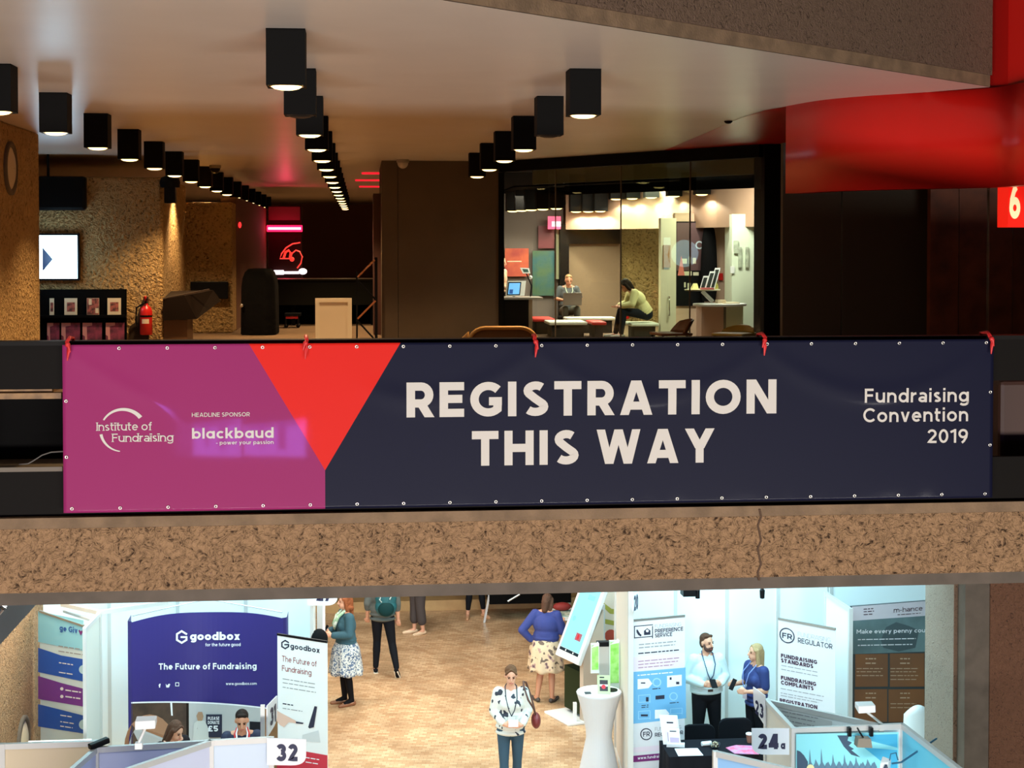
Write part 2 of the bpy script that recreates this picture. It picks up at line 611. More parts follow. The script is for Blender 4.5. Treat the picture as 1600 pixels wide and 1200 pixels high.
ORD = 'first second third fourth fifth sixth seventh eighth ninth tenth eleventh twelfth thirteenth fourteenth fifteenth sixteenth seventeenth eighteenth nineteenth twentieth'.split()
# =================================================================== SETTING
YB, ZC, ZL = 9.45, 3.16, -5.2          # balcony front, upper ceiling, lower floor (upper floor is z = 0)
CONC = hammered('hammered_concrete', (158, 124, 92), (58, 42, 30), 30, 1.0, .03, lo=.44, hi=.70)
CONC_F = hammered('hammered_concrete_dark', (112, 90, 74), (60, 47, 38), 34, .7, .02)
CONC_O = hammered('hammered_concrete_ochre', (190, 155, 104), (122, 95, 58), 20, 1.0, .09, lo=.46, hi=.72)
SMOOTH = mat('smooth_concrete', (134, 108, 82), .85, bump=(60, .25), mottled=(7, (112, 90, 68), .35, .65))
SMOOTH_G = mat('smooth_concrete_grey', (98, 86, 75), .8, mottled=(5, (84, 74, 64), .35, .65))
CEILP = mat('ceiling_paint', (228, 218, 206), .32, spec=.6, mottled=(1.2, (222, 211, 199), .3, .7))
CARPET = mat('brown_carpet', (112, 88, 64), .95, bump=(180, .5))
BLACK = mat('black_paint', (14, 13, 12), .6, spec=.06)
BLACKM = mat('black_matt', (10, 9, 9), .8, spec=.06)
DARKB = mat('dark_brown_paint', (88, 72, 54), .6, mottled=(2, (80, 65, 48), .3, .7))
BACKB = mat('dark_back_wall', (150, 96, 70), .8)
RED = mat('red_gloss_paint', (205, 26, 20), .28, spec=.6)
WOODR = mat('red_brown_wood', (150, 86, 58), .5, mottled=(3, (108, 64, 46), .35, .65))
WHITE = mat('white_paint', (232, 230, 224), .6)
WARMW = mat('warm_white_paint', (224, 214, 190), .6)
SILVER = mat('brushed_aluminium', (190, 192, 192), .35, metal=.8)
CHROME = mat('chrome', (220, 220, 220), .12, metal=1)
WPLAST = mat('white_plastic', (236, 238, 238), .4)
BPLAST = mat('black_plastic', (20, 20, 22), .35)
REDPL = mat('red_plastic', (205, 28, 24), .35)
INK = mat('dark_ink', (38, 40, 62), .7)
GREYINK = mat('grey_ink', (150, 150, 156), .7)

# balcony edge beam
b = MB(CONC)
X0, X1 = -7.0, 9.5
b.box((X0, YB - .04, -.40), (X1, YB + .3, -.015))
b.use(SMOOTH)
b.box((X0, YB - .038, -.015), (X1, YB + .3, .05))
b.use(SMOOTH_G)
b.box((X0, YB - .03, -.475), (X1, YB + .3, -.40))
struct('beam', b)
# vertical joint crack in the beam
b = MB(mat('joint_stain', (84, 62, 46), .9))
p = at(1187, 850, YB - .05)
for k in range(9):
    z0, z1 = .03 - .05 * k, .03 - .05 * (k + 1)
    o0, o1 = .012 * math.sin(k * 2.1), .012 * math.sin((k + 1) * 2.1)
    b.hexa([(p.x - .006 + o1, YB - .046, z1), (p.x + .006 + o1, YB - .046, z1), (p.x + .006 + o1, YB - .03, z1), (p.x - .006 + o1, YB - .03, z1),
            (p.x - .006 + o0, YB - .046, z0), (p.x + .006 + o0, YB - .046, z0), (p.x + .006 + o0, YB - .03, z0), (p.x - .006 + o0, YB - .03, z0)])
struct('beam_joint', b)

b = MB(CARPET)
b.box((-13, YB + .3, -.45), (13, 61, 0))
struct('upper_floor', b)

# ceiling slab with the slanting hammered edge
e1, e2 = atz(690, 0, ZC), atz(1547, 136, ZC)
dr = (e1 - e2).normalized()
A = e2 + dr * 14
band_px = [(1700, 117), (1600, 129), (1550, 137), (1450, 144), (1400, 147), (1340, 151), (1280, 157), (1228, 166)]
curve_px = [(1228, 166), (1195, 172), (1160, 183), (1120, 200), (1080, 217), (1030, 238)]
bandp = [atz(x, y, ZC) for x, y in band_px]


def spline(P, k=6):
    out = []
    for i in range(len(P) - 1):
        a, b_, c, d = P[max(0, i - 1)], P[i], P[i + 1], P[min(len(P) - 1, i + 2)]
        for j in range(k):
            t = j / k
            out.append(.5 * (2 * b_ + (c - a) * t + (2 * a - 5 * b_ + 4 * c - d) * t * t + (3 * b_ - a - 3 * c + d) * t ** 3))
    return out + [P[-1]]


curvep = [atz(x, y, ZC) for x, y in curve_px]
b = MB(CEILP)
poly = [V((A.x, A.y, ZC)), e2] + bandp[3:] + [V((13, bandp[-1].y, ZC)), V((13, 61, ZC)), V((-13, 61, ZC)), V((-13, A.y, ZC))]
b.face(poly[::-1])
struct('ceiling', b)
b = MB(SMOOTH)
nrm = V((dr.y, -dr.x, 0))
if nrm.y > 0: nrm = -nrm


def fascia(z0, z1, out):
    a, c = V((A.x, A.y, 0)) + nrm * out, V((e2.x, e2.y, 0)) + nrm * out
    back = -nrm * .6
    b.hexa([a + V((0, 0, z0)), c + V((0, 0, z0)), c + back + V((0, 0, z0)), a + back + V((0, 0, z0)), a + V((0, 0, z1)), c + V((0, 0, z1)), c + back + V((0, 0, z1)), a + back + V((0, 0, z1))])


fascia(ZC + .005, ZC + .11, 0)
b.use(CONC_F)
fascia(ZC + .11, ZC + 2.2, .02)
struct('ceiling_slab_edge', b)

# red curved bulkhead over the doors
def ribbon(mb, pts, z0, z1, th):
    n = len(pts)
    P = [V((q.x, q.y, 0)) for q in pts]
    N = []
    for i in range(n):
        d = (P[min(i + 1, n - 1)] - P[max(i - 1, 0)]).normalized()
        N.append(V((-d.y, d.x, 0)) if V((-d.y, d.x, 0)).y > 0 else V((d.y, -d.x, 0)))
    rows = [[P[i] + V((0, 0, z0)) for i in range(n)], [P[i] + V((0, 0, z1)) for i in range(n)],
            [P[i] + N[i] * th + V((0, 0, z1)) for i in range(n)], [P[i] + N[i] * th + V((0, 0, z0)) for i in range(n)]]
    mb.grid(rows, close_v=True)
    mb.face([r[0] for r in rows]); mb.face([r[-1] for r in rows][::-1])


b = MB(RED)
ribbon(b, spline(bandp), 2.23, ZC, .25)
struct('red_bulkhead_wall', b, smooth=True)
b = MB(RED)
ribbon(b, [q + V((.0, .35, 0)) for q in bandp[:4]], ZC - .02, ZC + 2.4, .2)
struct('red_upper_wall', b)
glp, grp = atz(783, 252, ZC), atz(1190, 225, ZC)
b = MB(RED)
pr = atz(1228, 224, ZC)
b.face([V((q.x, q.y, ZC - .004)) for q in curvep + [grp, pr]])
struct('red_ceiling_panel', b)

# dark wall panels and reddish timber doors under the bulkhead
b = MB(mat('near_black_panel', (86, 79, 68), .45, spec=.15))
y = 18.0
for a, c in ((1222, 1313), (1315, 1450)):
    b.box((fx(a, y), y, 0), (fx(c, y), y + .1, 2.9))
struct('wall_right_panels', b)
b = MB(WOODR)
y = 17.6
for k, (a, c) in enumerate(((1452, 1496), (1498, 1541), (1544, 1580), (1582, 1700))):
    b.box((fx(a, y), y + .02 * (k % 2), 0), (fx(c, y), y + .1, 2.9))
struct('wall_right_timber', b)

# black block and the pier beside the glazed room
b = MB(DARKB)
y = 27.3
b.box((fx(597, y), y, 0), (fx(622, y), y + 3.5, ZC)); b.box((fx(622.7, y), y + .01, 0), (fx(779, y), y + 3.5, ZC))
struct('wall_block', b)
b = MB(mat('dark_red_brown', (74, 40, 32), .6))
y = 28.6
b.box((fx(584, y), y, 0), (fx(599, y), y + 1.5, 2.62))
struct('wall_block_end', b)
b = MB(BLACK)
b.box((grp.x + .02, grp.y - .1, 0), (fx(1227, grp.y), grp.y + .5, ZC - .005))
struct('pier_right', b)

# glazed room: head frame, four frameless panes, joints
gd = (grp - glp)
gn = V((gd.y, -gd.x, 0)).normalized()
if gn.y > 0: gn = -gn
b = MB(BLACK)
b.bar(glp + V((0, 0, -.10)), grp + V((0, 0, -.10)), .12, .19)
b.bar(V((glp.x, glp.y, .02)), V((grp.x, grp.y, .02)), .1, .04)
b.bar(V((glp.x, glp.y, 0)), V((glp.x, glp.y, ZC - .2)), .1)
struct('window_frame', b)
PANE = glass('pane_glass', (.93, .97, .94, 1))


def gline(px):
    """point of the glazing line seen at pixel column px"""
    d = ray(px, 400)
    t = (glp.x * gd.y - glp.y * gd.x) / (d.x * gd.y - d.y * gd.x)
    return V((d.x * t, d.y * t, 0))


cols = [785, 868, 970, 1078, 1189]
for k in range(4):
    a, c = gline(cols[k]), gline(cols[k + 1])
    u = (c - a).normalized()
    a, c = a + u * .006, c - u * .006
    b = MB(PANE if k != 2 else glass('green_pane_glass', (.88, .97, .87, 1)))  # green reflections put into this one pane as a slight tint
    n = gn * .006
    b.hexa([a - n + V((0, 0, .04)), c - n + V((0, 0, .04)), c + n + V((0, 0, .04)), a + n + V((0, 0, .04)), a - n + V((0, 0, 2.96)), c - n + V((0, 0, 2.96)), c + n + V((0, 0, 2.96)), a + n + V((0, 0, 2.96))])
    struct('window_%d' % (k + 1), b)
    if k < 3:
        b = MB(mat('silicone_joint', (92, 78, 58), .4))
        j = gline(cols[k + 1])
        b.bar(j + V((0, 0, .04)), j + V((0, 0, 2.96)), .02)
        struct('window_%d_joint' % (k + 1), b)

# inside of the glazed room
b = MB(mat('olive_brown_blind', (96, 90, 68), .7))
a, c = glp - gn * .5, grp - gn * .5
a, c = a + gd.normalized() * .3, c - gd.normalized() * .1
b.bar(a + V((0, 0, -.25)), c + V((0, 0, -.25)), .05, .32)
struct('trim_1', b)
b = MB(BLACKM)
a, c = glp - gn * 1.0, grp - gn * 1.0
b.bar(a + gd.normalized() * .6 + V((0, 0, -.32)), c - gd.normalized() * .1 + V((0, 0, -.32)), .05, .55)
struct('trim_2', b)
b = MB(BLACKM)
xq = fx(985, 29)
for xa_, xb_, z_ in ((glp.x + .3, xq, 2.72), (xq, grp.x - .1, 2.95)):
    ya = lambda x: glp.y + (x - glp.x) * gd.y / gd.x + 1.1
    b.hexa([(xa_, ya(xa_), z_), (xb_, ya(xb_), z_), (xb_, 31.5, z_), (xa_, 31.5, z_), (xa_, ya(xa_), z_ + .03), (xb_, ya(xb_), z_ + .03), (xb_, 31.5, z_ + .03), (xa_, 31.5, z_ + .03)])
struct('room_ceiling', b)
b = MB(mat('taupe_bulkhead', (172, 138, 116), .6))
sp = [at(884, 300, 31.2), at(940, 300, 30.6), at(1000, 300, 29.6), at(1060, 300, 28.2), at(1120, 300, 26.8), at(1200, 300, 25.4)]
ribbon(b, sp[:4], 1.98, 2.72, .2); ribbon(b, sp[3:], 1.98, 2.95, .2)
struct('room_bulkhead_wall', b)
SPN = sp
b = MB(mat('grey_brown_wall', (104, 92, 84), .8))
y = 31.6
b.box((fx(770, y), y, 0), (fx(880, y), y + .2, ZC))
struct('room_wall_left', b)
b = MB(BLACK)
b.box((fx(875, 31.3), 31.3, 0), (fx(889, 31.3), 31.7, 2.1)); b.box((fx(889, 31.3), 31.35, fz(381, 31.35)), (fx(970, 31.3), 31.7, 2.0))
struct('room_pier', b)
b = MB(mat('taupe_screen', (128, 106, 80), .8))
b.box((fx(888, 31.5), 31.5, 0), (fx(971, 31.5), 31.7, 2.0))
struct('room_wall_back', b)
b = MB(CONC_O)
b.box((fx(971, 31.6), 31.6, 0), (fx(1060, 31.6), 31.9, 2.1))
struct('room_wall_concrete', b)
b = MB(WARMW)
b.box((fx(1032, 27.2), 27.2, 0), (fx(1056, 27.2), 27.4, 2.15))
struct('room_door_jamb', b)
b = MB(mat('pink_beige_wall', (205, 172, 150), .7))
b.box((fx(1054, 27.6), 27.6, 0), (fx(1150, 27.6), 27.8, 2.25))
struct('room_wall_right', b)
b = MB(mat('pale_green_white_wall', (226, 236, 214), .6))
b.box((fx(1143, 26.0), 26.0, 0), (fx(1200, 26.0), 26.2, 2.2))
b.box((fx(1138, 26.6), 26.5, 0), (fx(1144, 26.6), 26.9, 2.2))
struct('room_wall_white', b)
# side walls of the whole storey and the end wall
b = MB(BACKB)
b.box((-13, 58, 0), (13, 58.3, ZC))
struct('wall_back', b)
b = MB(CONC_O)
b.box((-13.2, 9.5, 0), (-13, 61, ZC))
struct('wall_left', b)
b = MB(DARKB)
b.box((8.6, 14, 0), (8.8, 61, ZC))
struct('wall_right', b)

# concrete piers on the upper level
b = MB(CONC_O)
b.box((-7.5, 15.5, 0), (-4.27, 21.0, ZC))
struct('pillar_left', b, bevel=.03)
b = MB(CONC_O)
y = 26.0
b.box((-9.5, y, 0), (fx(256, y), y + 3.4, fz(277, y, 180)))
struct('wall_concrete_left', b, bevel=.05)
b = MB(CONC_O)
y = 29.5
b.box((-9, y, 0), (fx(364, y), y + .9, fz(316, y, 330)))
struct('wall_concrete_middle', b, bevel=.03)
b = MB(mat('brown_red_side_wall', (96, 62, 44), .8))
b.box((fx(364, 29.5) - .3, 30.42, 0), (fx(364, 29.5), 46, 2.6))
struct('wall_side_brown', b)

# balustrade of black boards with open slots and timber ledges
LEDGE = mat('worn_timber_ledge', (150, 112, 70), .6, mottled=(14, (112, 82, 52), .35, .65))
GLEDGE = mat('grey_ledge', (100, 88, 74), .6)
BOARD = mat('black_board', (20, 17, 15), .6, spec=.06)
b = MB(BOARD)
yb = YB + .02
b.box((X0, yb, .82), (X1, yb + .04, 1.10))
b.box((X0, yb, .05), (X1, yb + .04, .33))
b.use(BLACKM)
b.box((X0, yb + .34, .05), (3.9, yb + .36, .82))
b.use(LEDGE)
b.box((X0, yb + .0, .80), (-1.86, yb + .3, .822))
b.box((X0, yb - .035, .765), (-1.80, yb + .30, .80))
b.use(GLEDGE)
b.box((X0, yb - .02, .325), (-1.80, yb + .34, .352))
b.use(mat('dark_handrail', (20, 17, 15), .45, spec=.08))
b.box((X0, yb - .02, 1.085), (X1, yb + .10, 1.11))
for xx in (-6, -4.2, -2.4, -.6, 1.2, 3.0, 4.8, 6.6):
    b.box((xx, yb + .05, .05), (xx + .06, yb + .11, 1.09))
struct('balustrade', b)
# timber bench end seen through the right hand slot
b = MB(mat('dark_bench_wood', (60, 34, 25), .6))
b.box((4.25, yb + .42, .05), (6.5, yb + .9, .78))
tag(b.build('bench_back', bevel=.03), 'red brown timber bench back seen through the balustrade slot beside the banner', 'bench')

# ------------------------------------------------ lower hall shell
def floor_mat():
    m = mat('end_grain_block_floor', (206, 160, 106), .34, spec=.5)
    nt = m.node_tree
    bs = nt.nodes['Principled BSDF']
    tc = nt.nodes.new('ShaderNodeTexCoord')
    mp = nt.nodes.new('ShaderNodeMapping')
    br = nt.nodes.new('ShaderNodeTexBrick')
    br.offset = .5
    br.inputs['Scale'].default_value = 1
    br.inputs['Brick Width'].default_value = .105
    br.inputs['Row Height'].default_value = .07
    br.inputs['Mortar Size'].default_value = .002
    br.inputs['Color1'].default_value = lin((236, 200, 160))
    br.inputs['Color2'].default_value = lin((206, 162, 122))
    br.inputs['Mortar'].default_value = lin((176, 134, 98))
    br.inputs['Bias'].default_value = -.1
    nz = nt.nodes.new('ShaderNodeTexNoise')
    nz.inputs['Scale'].default_value = 1.6
    nz.inputs['Detail'].default_value = 6
    mx = nt.nodes.new('ShaderNodeMix')
    mx.data_type = 'RGBA'
    mx.blend_type = 'MULTIPLY'
    rp = nt.nodes.new('ShaderNodeValToRGB')
    rp.color_ramp.elements[0].position = .3
    rp.color_ramp.elements[0].color = (.62, .58, .55, 1)
    rp.color_ramp.elements[1].position = .62
    rp.color_ramp.elements[1].color = (1, 1, 1, 1)
    mx.inputs[0].default_value = 1
    L = nt.links.new
    L(tc.outputs['Object'], mp.inputs[0]); L(mp.outputs[0], br.inputs[0]); L(tc.outputs['Object'], nz.inputs[0])
    mp.inputs['Rotation'].default_value = (0, 0, R_(8))
    L(nz.outputs['Fac'], rp.inputs[0])
    L(br.outputs[0], mx.inputs[6]); L(rp.outputs[0], mx.inputs[7]); L(mx.outputs[2], bs.inputs['Base Color'])
    return m


b = MB(floor_mat())
b.box((-13, 6, ZL - .1), (13, 40, ZL))
struct('floor', b)
b = MB(mat('dark_lower_wall', (44, 34, 28), .8))
b.box((-13, 29.6, ZL), (13, 29.9, -.5))
struct('wall_lower_back', b)
b = MB(mat('timber_plinth', (196, 158, 108), .6, mottled=(4, (176, 138, 92), .3, .7)))
b.box((-4, 28.7, ZL), (5, 29.59, ZL + .19))
struct('baseboard_back', b)
b = MB(CONC)
b.box((-8, 15.6, ZL), (-4.2, 21.5, -.46))
struct('pillar_lower_left', b)
b = MB(mat('grey_soffit', (82, 84, 88), .6))
s0, s1 = at(0, 1012, 15.5), at(72, 938, 15.5)
b.hexa([(s0.x - 2.5, 13.2, s0.z - 1.95), (s1.x + .03, 13.2, s1.z + .1), (s1.x + .03, 15.55, s1.z + .1), (s0.x - 2.5, 15.55, s0.z - 1.95),
        (s0.x - 2.5, 13.2, -.5), (s1.x + .02, 13.2, -.5), (s1.x + .02, 15.55, -.5), (s0.x - 2.5, 15.55, -.5)])
struct('stair_soffit_slab', b)
# right hand piers of the lower level
GREYC = hammered('hammered_concrete_grey', (142, 132, 120), (98, 88, 80), 40, .6, .02)
b = MB(GREYC)
y = 15.2
b.box((fx(1493, y), y + .004, ZL), (fx(1493, y) + .05, y + .8, -.46))
b.use(CONC_F)
b.box((fx(1493, y) + .004, y, ZL), (fx(1510, y), y + .79, -.46))
struct('pillar_lower_right', b)
b = MB(SMOOTH_G)
y = 15.0
b.box((fx(1511, y), y, ZL), (fx(1549, y), y + .8, -.46))
b.use(hammered('hammered_concrete_brown', (112, 78, 60), (58, 40, 32), 44, .7, .02))
b.box((fx(1549, y), y - .02, ZL), (fx(1760, y), y + .8, -.46))
struct('pillar_lower_far_right', b)
# =================================================================== UPPER LEVEL THINGS
# ---------------------------------------------- ceiling downlights
GLOW = mat('warm_lamp_glow', (255, 220, 150), .5, emit=5, ecol=(255, 214, 140))
UNLIT = mat('unlit_reflector', (36, 34, 32), .4)
BW, BH = .265, .385


def make_downlight(lit=True):
    t = thing('ceiling_downlight', 'x', 'ceiling light')
    b = MB(BLACK)
    w, th = BW / 2, .012
    b.box((-w, -w, 0), (w, -w + th, BH)); b.box((-w, w - th, 0), (w, w, BH))
    b.box((-w, -w + th, 0), (-w + th, w - th, BH)); b.box((w - th, -w + th, 0), (w, w - th, BH))
    b.box((-w, -w, BH - .01), (w, w, BH))
    b.build('housing', t, local=True)
    b = MB(mat('gold_reflector', (214, 178, 104), .3, metal=.9) if lit else UNLIT)
    b.lathe([(w - th - .001, .002), (w - th - .02, .02), (.07, .10), (.065, .12)], n=20)
    b.build('reflector', t, local=True, smooth=True)
    b = MB(GLOW if lit else UNLIT)
    b.lathe([(.002, -.022), (.05, -.020), (.085, -.012), (w - .022, .004), (w - .022, .02), (.002, .02)], n=20)
    b.build('lamp', t, local=True)
    return t


proto_lit, proto_off = make_downlight(True), make_downlight(False)
used = {True: False, False: False}
spot_data = bpy.data.lights.new('downlight_beam', 'SPOT')
spot_data.energy, spot_data.color, spot_data.spot_size, spot_data.spot_blend, spot_data.shadow_soft_size = 330, (1, .68, .35), R_(112), .7, .07


def downlight(x, y, lit, label, group, z=ZC, sd=None):
    p = proto_lit if lit else proto_off
    t = p if not used[lit] else copy_tree(p)
    used[lit] = True
    t.location = (x, y, z - BH)
    t['label'] = label
    t['group'] = group
    if lit:
        o = bpy.data.objects.new('downlight_beam', sd or spot_data)
        C.objects.link(o)
        o.location = (x, y, z - BH - .05)
    return t


m1 = atz(446, 44, ZC)
Y1 = m1.y + BW / 2
for k in range(17):
    downlight(m1.x, Y1 + 2.4 * k, k != 1, 'black box downlight, %s from the balcony edge in the middle ceiling row%s' % (ORD[k], ', unlit' if k == 1 else ''), 'middle row of ceiling downlights')
lx = atz(80, 143, ZC).x
for k in range(16):
    downlight(lx, Y1 + 2.4 * (k + 1) - .1, True, 'black box downlight, %s from the balcony edge in the row over the concrete piers' % ORD[k], 'ceiling downlights over the concrete piers')
r1 = atz(915, 107, ZC)
for k in range(6):
    downlight(r1.x, r1.y + BW / 2 + 2.4 * k, k != 1, 'black box downlight, %s from the balcony edge in the row before the glazed room%s' % (ORD[k], ', unlit' if k == 1 else ''), 'ceiling downlights before the glazed room')

# ---------------------------------------------- ceiling and wall fittings
def dome(px, py, Y, z, name, label):
    t = thing(name, label, 'camera', (fx(px, Y), Y, z))
    b = MB(mat('grey_plastic', (150, 140, 126), .5))
    b.lathe([(.11, 0), (.11, -.05), (.10, -.06)], n=20)
    b.build('base', t, local=True)
    b = MB(mat('pale_dome', (190, 176, 160), .3) if 'pale' in label else BPLAST)
    b.ball((0, 0, -.06), (.095, .095, .1), 16, 8)
    b.build('dome', t, local=True, smooth=True)


dome(630, 255, 26.9, ZC, 'dome_camera', 'pale dome camera under the ceiling beside the dark block')
dome(338, 310, 29.2, ZC, 'dome_camera', 'dark dome camera hanging over the middle concrete wall')
t = thing('wall_loudspeaker', 'dark loudspeaker bracketed high on the pier lit by the downlights', 'loudspeaker', (fx(268, 26.4), 25.9, 2.55))
b = MB(BPLAST)
x = fx(268, 25.9)
b.lathe([(.16, 0), (.17, .08), (.15, .16), (.05, .2)], (x, 25.85, 2.62), 18)
b.build('shell', t, smooth=True)
b = MB(BPLAST); b.box((x - .09, 25.8, 2.36), (x + .09, 25.99, 2.62)); b.build('bracket', t)
q = atz(1138, 189, ZC)
b = MB(BPLAST); b.lathe([(.05, 0), (.05, -.012), (.03, -.03), (.005, -.035)], q, 14)
tag(b.build('sprinkler_head'), 'small dark sprinkler head on the pale ceiling before the red bulkhead', 'sprinkler')
b = MB(mat('red_led', (255, 40, 40), .4, emit=2.5)); p = at(368, 352, 33.0)
b.ball((fx(364, 29.5) + .035, 30.9, 1.7 + (380 - 352) * 30.9 / 2400), (.03, .045, .06), 10, 8)
tag(b.build('call_point', smooth=True), 'small glowing red call point on the brown side wall', 'call point')


def round_light(px, py, X, label):
    Y = abs((X) / ray(px, py).x) * ray(px, py).y
    z = at(px, py, Y).z
    t = thing('round_wall_light', label, 'wall light', (X, Y, z - .32))
    b = MB(SMOOTH_G)
    rows = []
    for r, dx in ((.33, -.005), (.33, .03), (.28, .04), (.26, .01)):
        rows.append([V((X + dx, Y + r * math.cos(a), z + r * math.sin(a))) for a in [2 * math.pi * i / 28 for i in range(28)]])
    b.grid(rows, close_u=True)
    b.build('rim', t, smooth=True)
    b = MB(mat('frosted_lens', (206, 188, 160), .3))
    rows = [[V((X + dx, Y + r * math.cos(a), z + r * math.sin(a))) for a in [2 * math.pi * i / 28 for i in range(28)]] for r, dx in ((.26, .012), (.2, .035), (.1, .05), (.01, .055))]
    b.grid(rows, close_u=True)
    b.build('lens', t, smooth=True)
    return V((X, Y, z))


round_light(15, 263, -4.27, 'round recessed light high on the upper concrete pier')
rl = round_light(35, 1160, -4.2, 'round glowing wall light on the lower concrete pillar')
sl_ = bpy.data.lights.new('pillar_spotlight', 'SPOT')  # unseen spot added to warm and brighten the lower pillar
sl_.energy, sl_.color, sl_.spot_size, sl_.spot_blend, sl_.shadow_soft_size = 420, (1, .72, .42), R_(95), .8, .15
so_ = bpy.data.objects.new('pillar_spotlight', sl_)
so_.location = (-3.3, 18.6, -1.2)
so_.rotation_euler = (V((-4.25, 18.9, -2.9)) - V(so_.location)).to_track_quat('-Z', 'Y').to_euler()
C.objects.link(so_)

# ---------------------------------------------- left concrete wall: screen, sign, leaflet rack, extinguisher
y = 25.99
t = thing('wall_screen', 'bright white information screen on the concrete wall above the leaflets', 'screen', (fx(90, y), y, fz(440, y, 95)))
x0, x1, z0, z1 = fx(55, y), fx(127, y), fz(438, y, 95), fz(365, y, 95)
b = MB(BPLAST); b.box((x0, y - .1, z0), (x1, y, z1)); cas = b.build('casing', t)
b = MB(mat('lit_screen', (235, 250, 255), .4, emit=5, ecol=(190, 232, 255)))
b.box((x0 + .03, y - .105, z0 + .03), (x1 - .03, y - .1, z1 - .03)); b.build('display', t)
b = MB(mat('screen_arrow', (38, 52, 86), .4))
zm = (z0 + z1) / 2
pz = fz(405, y, 80)
b.face([(fx(70, y), y - .107, pz + .2), (fx(70, y), y - .107, pz - .2), (fx(86, y), y - .107, pz)])
b.build('arrow', t)
point('screen_glow', ((x0 + x1) / 2, y - .5, (z0 + z1) / 2), 22, (.5, .8, 1), .3)
t = thing('hanging_sign', 'black hanging sign box with rounded corner over the white screen', 'sign', (fx(95, y), y, fz(328, y, 100)))
b = MB(BPLAST); b.box((fx(50, y), y - .2, fz(329, y, 100)), (fx(139, y), y, fz(276, y, 100))); b.build('box', t, bevel=.05)
b = MB(BPLAST); b.box((fx(80, y) - .02, y - .12, fz(277, y, 100)), (fx(80, y) + .02, y - .08, ZC)); b.build('hanger', t)
# rack
t = thing('leaflet_rack', 'black wall rack holding posters and leaflets', 'rack', (fx(130, y), y, fz(545, y, 130)))
b = MB(BLACKM); b.box((fx(50, y), y - .04, fz(560, y, 130)), (fx(199, y), y, fz(452, y, 130))); b.build('back_panel', t)
b = MB(BLACKM); b.box((fx(50, y), y - .14, fz(496, y, 130)), (fx(199, y), y - .04, fz(492, y, 130))); b.build('ledge', t)
b = MB(BLACKM); b.box((fx(50, y), y - .16, fz(560, y, 130)), (fx(199, y), y - .04, fz(548, y, 130))); b.build('ledge', t)
PAPER = mat('cream_paper', (226, 208, 176), .7)
MAG = mat('magenta_print', (150, 62, 92), .6, mottled=(9, (96, 44, 66), .4, .6))
PIC = mat('picture_print', (176, 96, 84), .6, mottled=(16, (84, 50, 44), .42, .58))
for i, (a, c, lab) in enumerate(((80, 87, 'narrow edge of a leaflet beside the concrete pier'), (103, 123, 'cream leaflet with a dark picture, under the white screen'),
                                 (138, 157, 'leaflet covered by a pink and white photograph'), (170, 191, 'cream framed leaflet beside the fire extinguisher'))):
    m = MB(PAPER)
    o, ux, uy = V((fx(a, y), y - .09, fz(491.6, y, 130))), V((fx(c, y) - fx(a, y), 0, 0)), V((0, .012, fz(466, y, 130) - fz(492, y, 130)))
    m.plate([(0, 0), (1, 0), (1, 1), (0, 1)], o, ux, uy, .01)
    m.use(PIC)
    if i == 2: m.rect(.02, .02, .98, .98, o, ux, uy, .002); m.use(PAPER); m.rect(.15, .6, .4, .95, o, ux, uy, .004); m.rect(.7, .1, .95, .4, o, ux, uy, .004)
    else: m.rect(.2, .2, .82, .75, o, ux, uy, .002)
    tag(m.build('leaflet'), lab, 'leaflet', 'leaflets on the black rack')
for i, (a, c) in enumerate(((76, 95), (98, 127), (131, 161), (167, 196))):
    m = MB(MAG)
    o, ux, uy = V((fx(a, y), y - .1, fz(546, y, 130))), V((fx(c, y) - fx(a, y), 0, 0)), V((0, .025, fz(504, y, 130) - fz(546, y, 130)))
    m.plate([(0, 0), (1, 0), (1, 1), (0, 1)], o, ux, uy, .012)
    m.use(mat('pink_print', (216, 150, 150), .6))
    m.flat([(0, .55), (.12, .5), (.16, .0), (.26, 0), (.22, .86), (.5, .9), (.5, 1), (0, 1)], o, ux, uy, .002)
    m.flat([(.5, 0), (1, 0), (1, .25), (.8, .12)], o, ux, uy, .002)
    tag(m.build('poster'), ['magenta poster half hidden by the concrete pier', 'magenta poster with pink edge, second from the concrete pier', 'magenta poster with pink edge, third from the concrete pier', 'magenta poster with pink edge next to the fire extinguisher'][i], 'poster', 'magenta posters on the black rack')


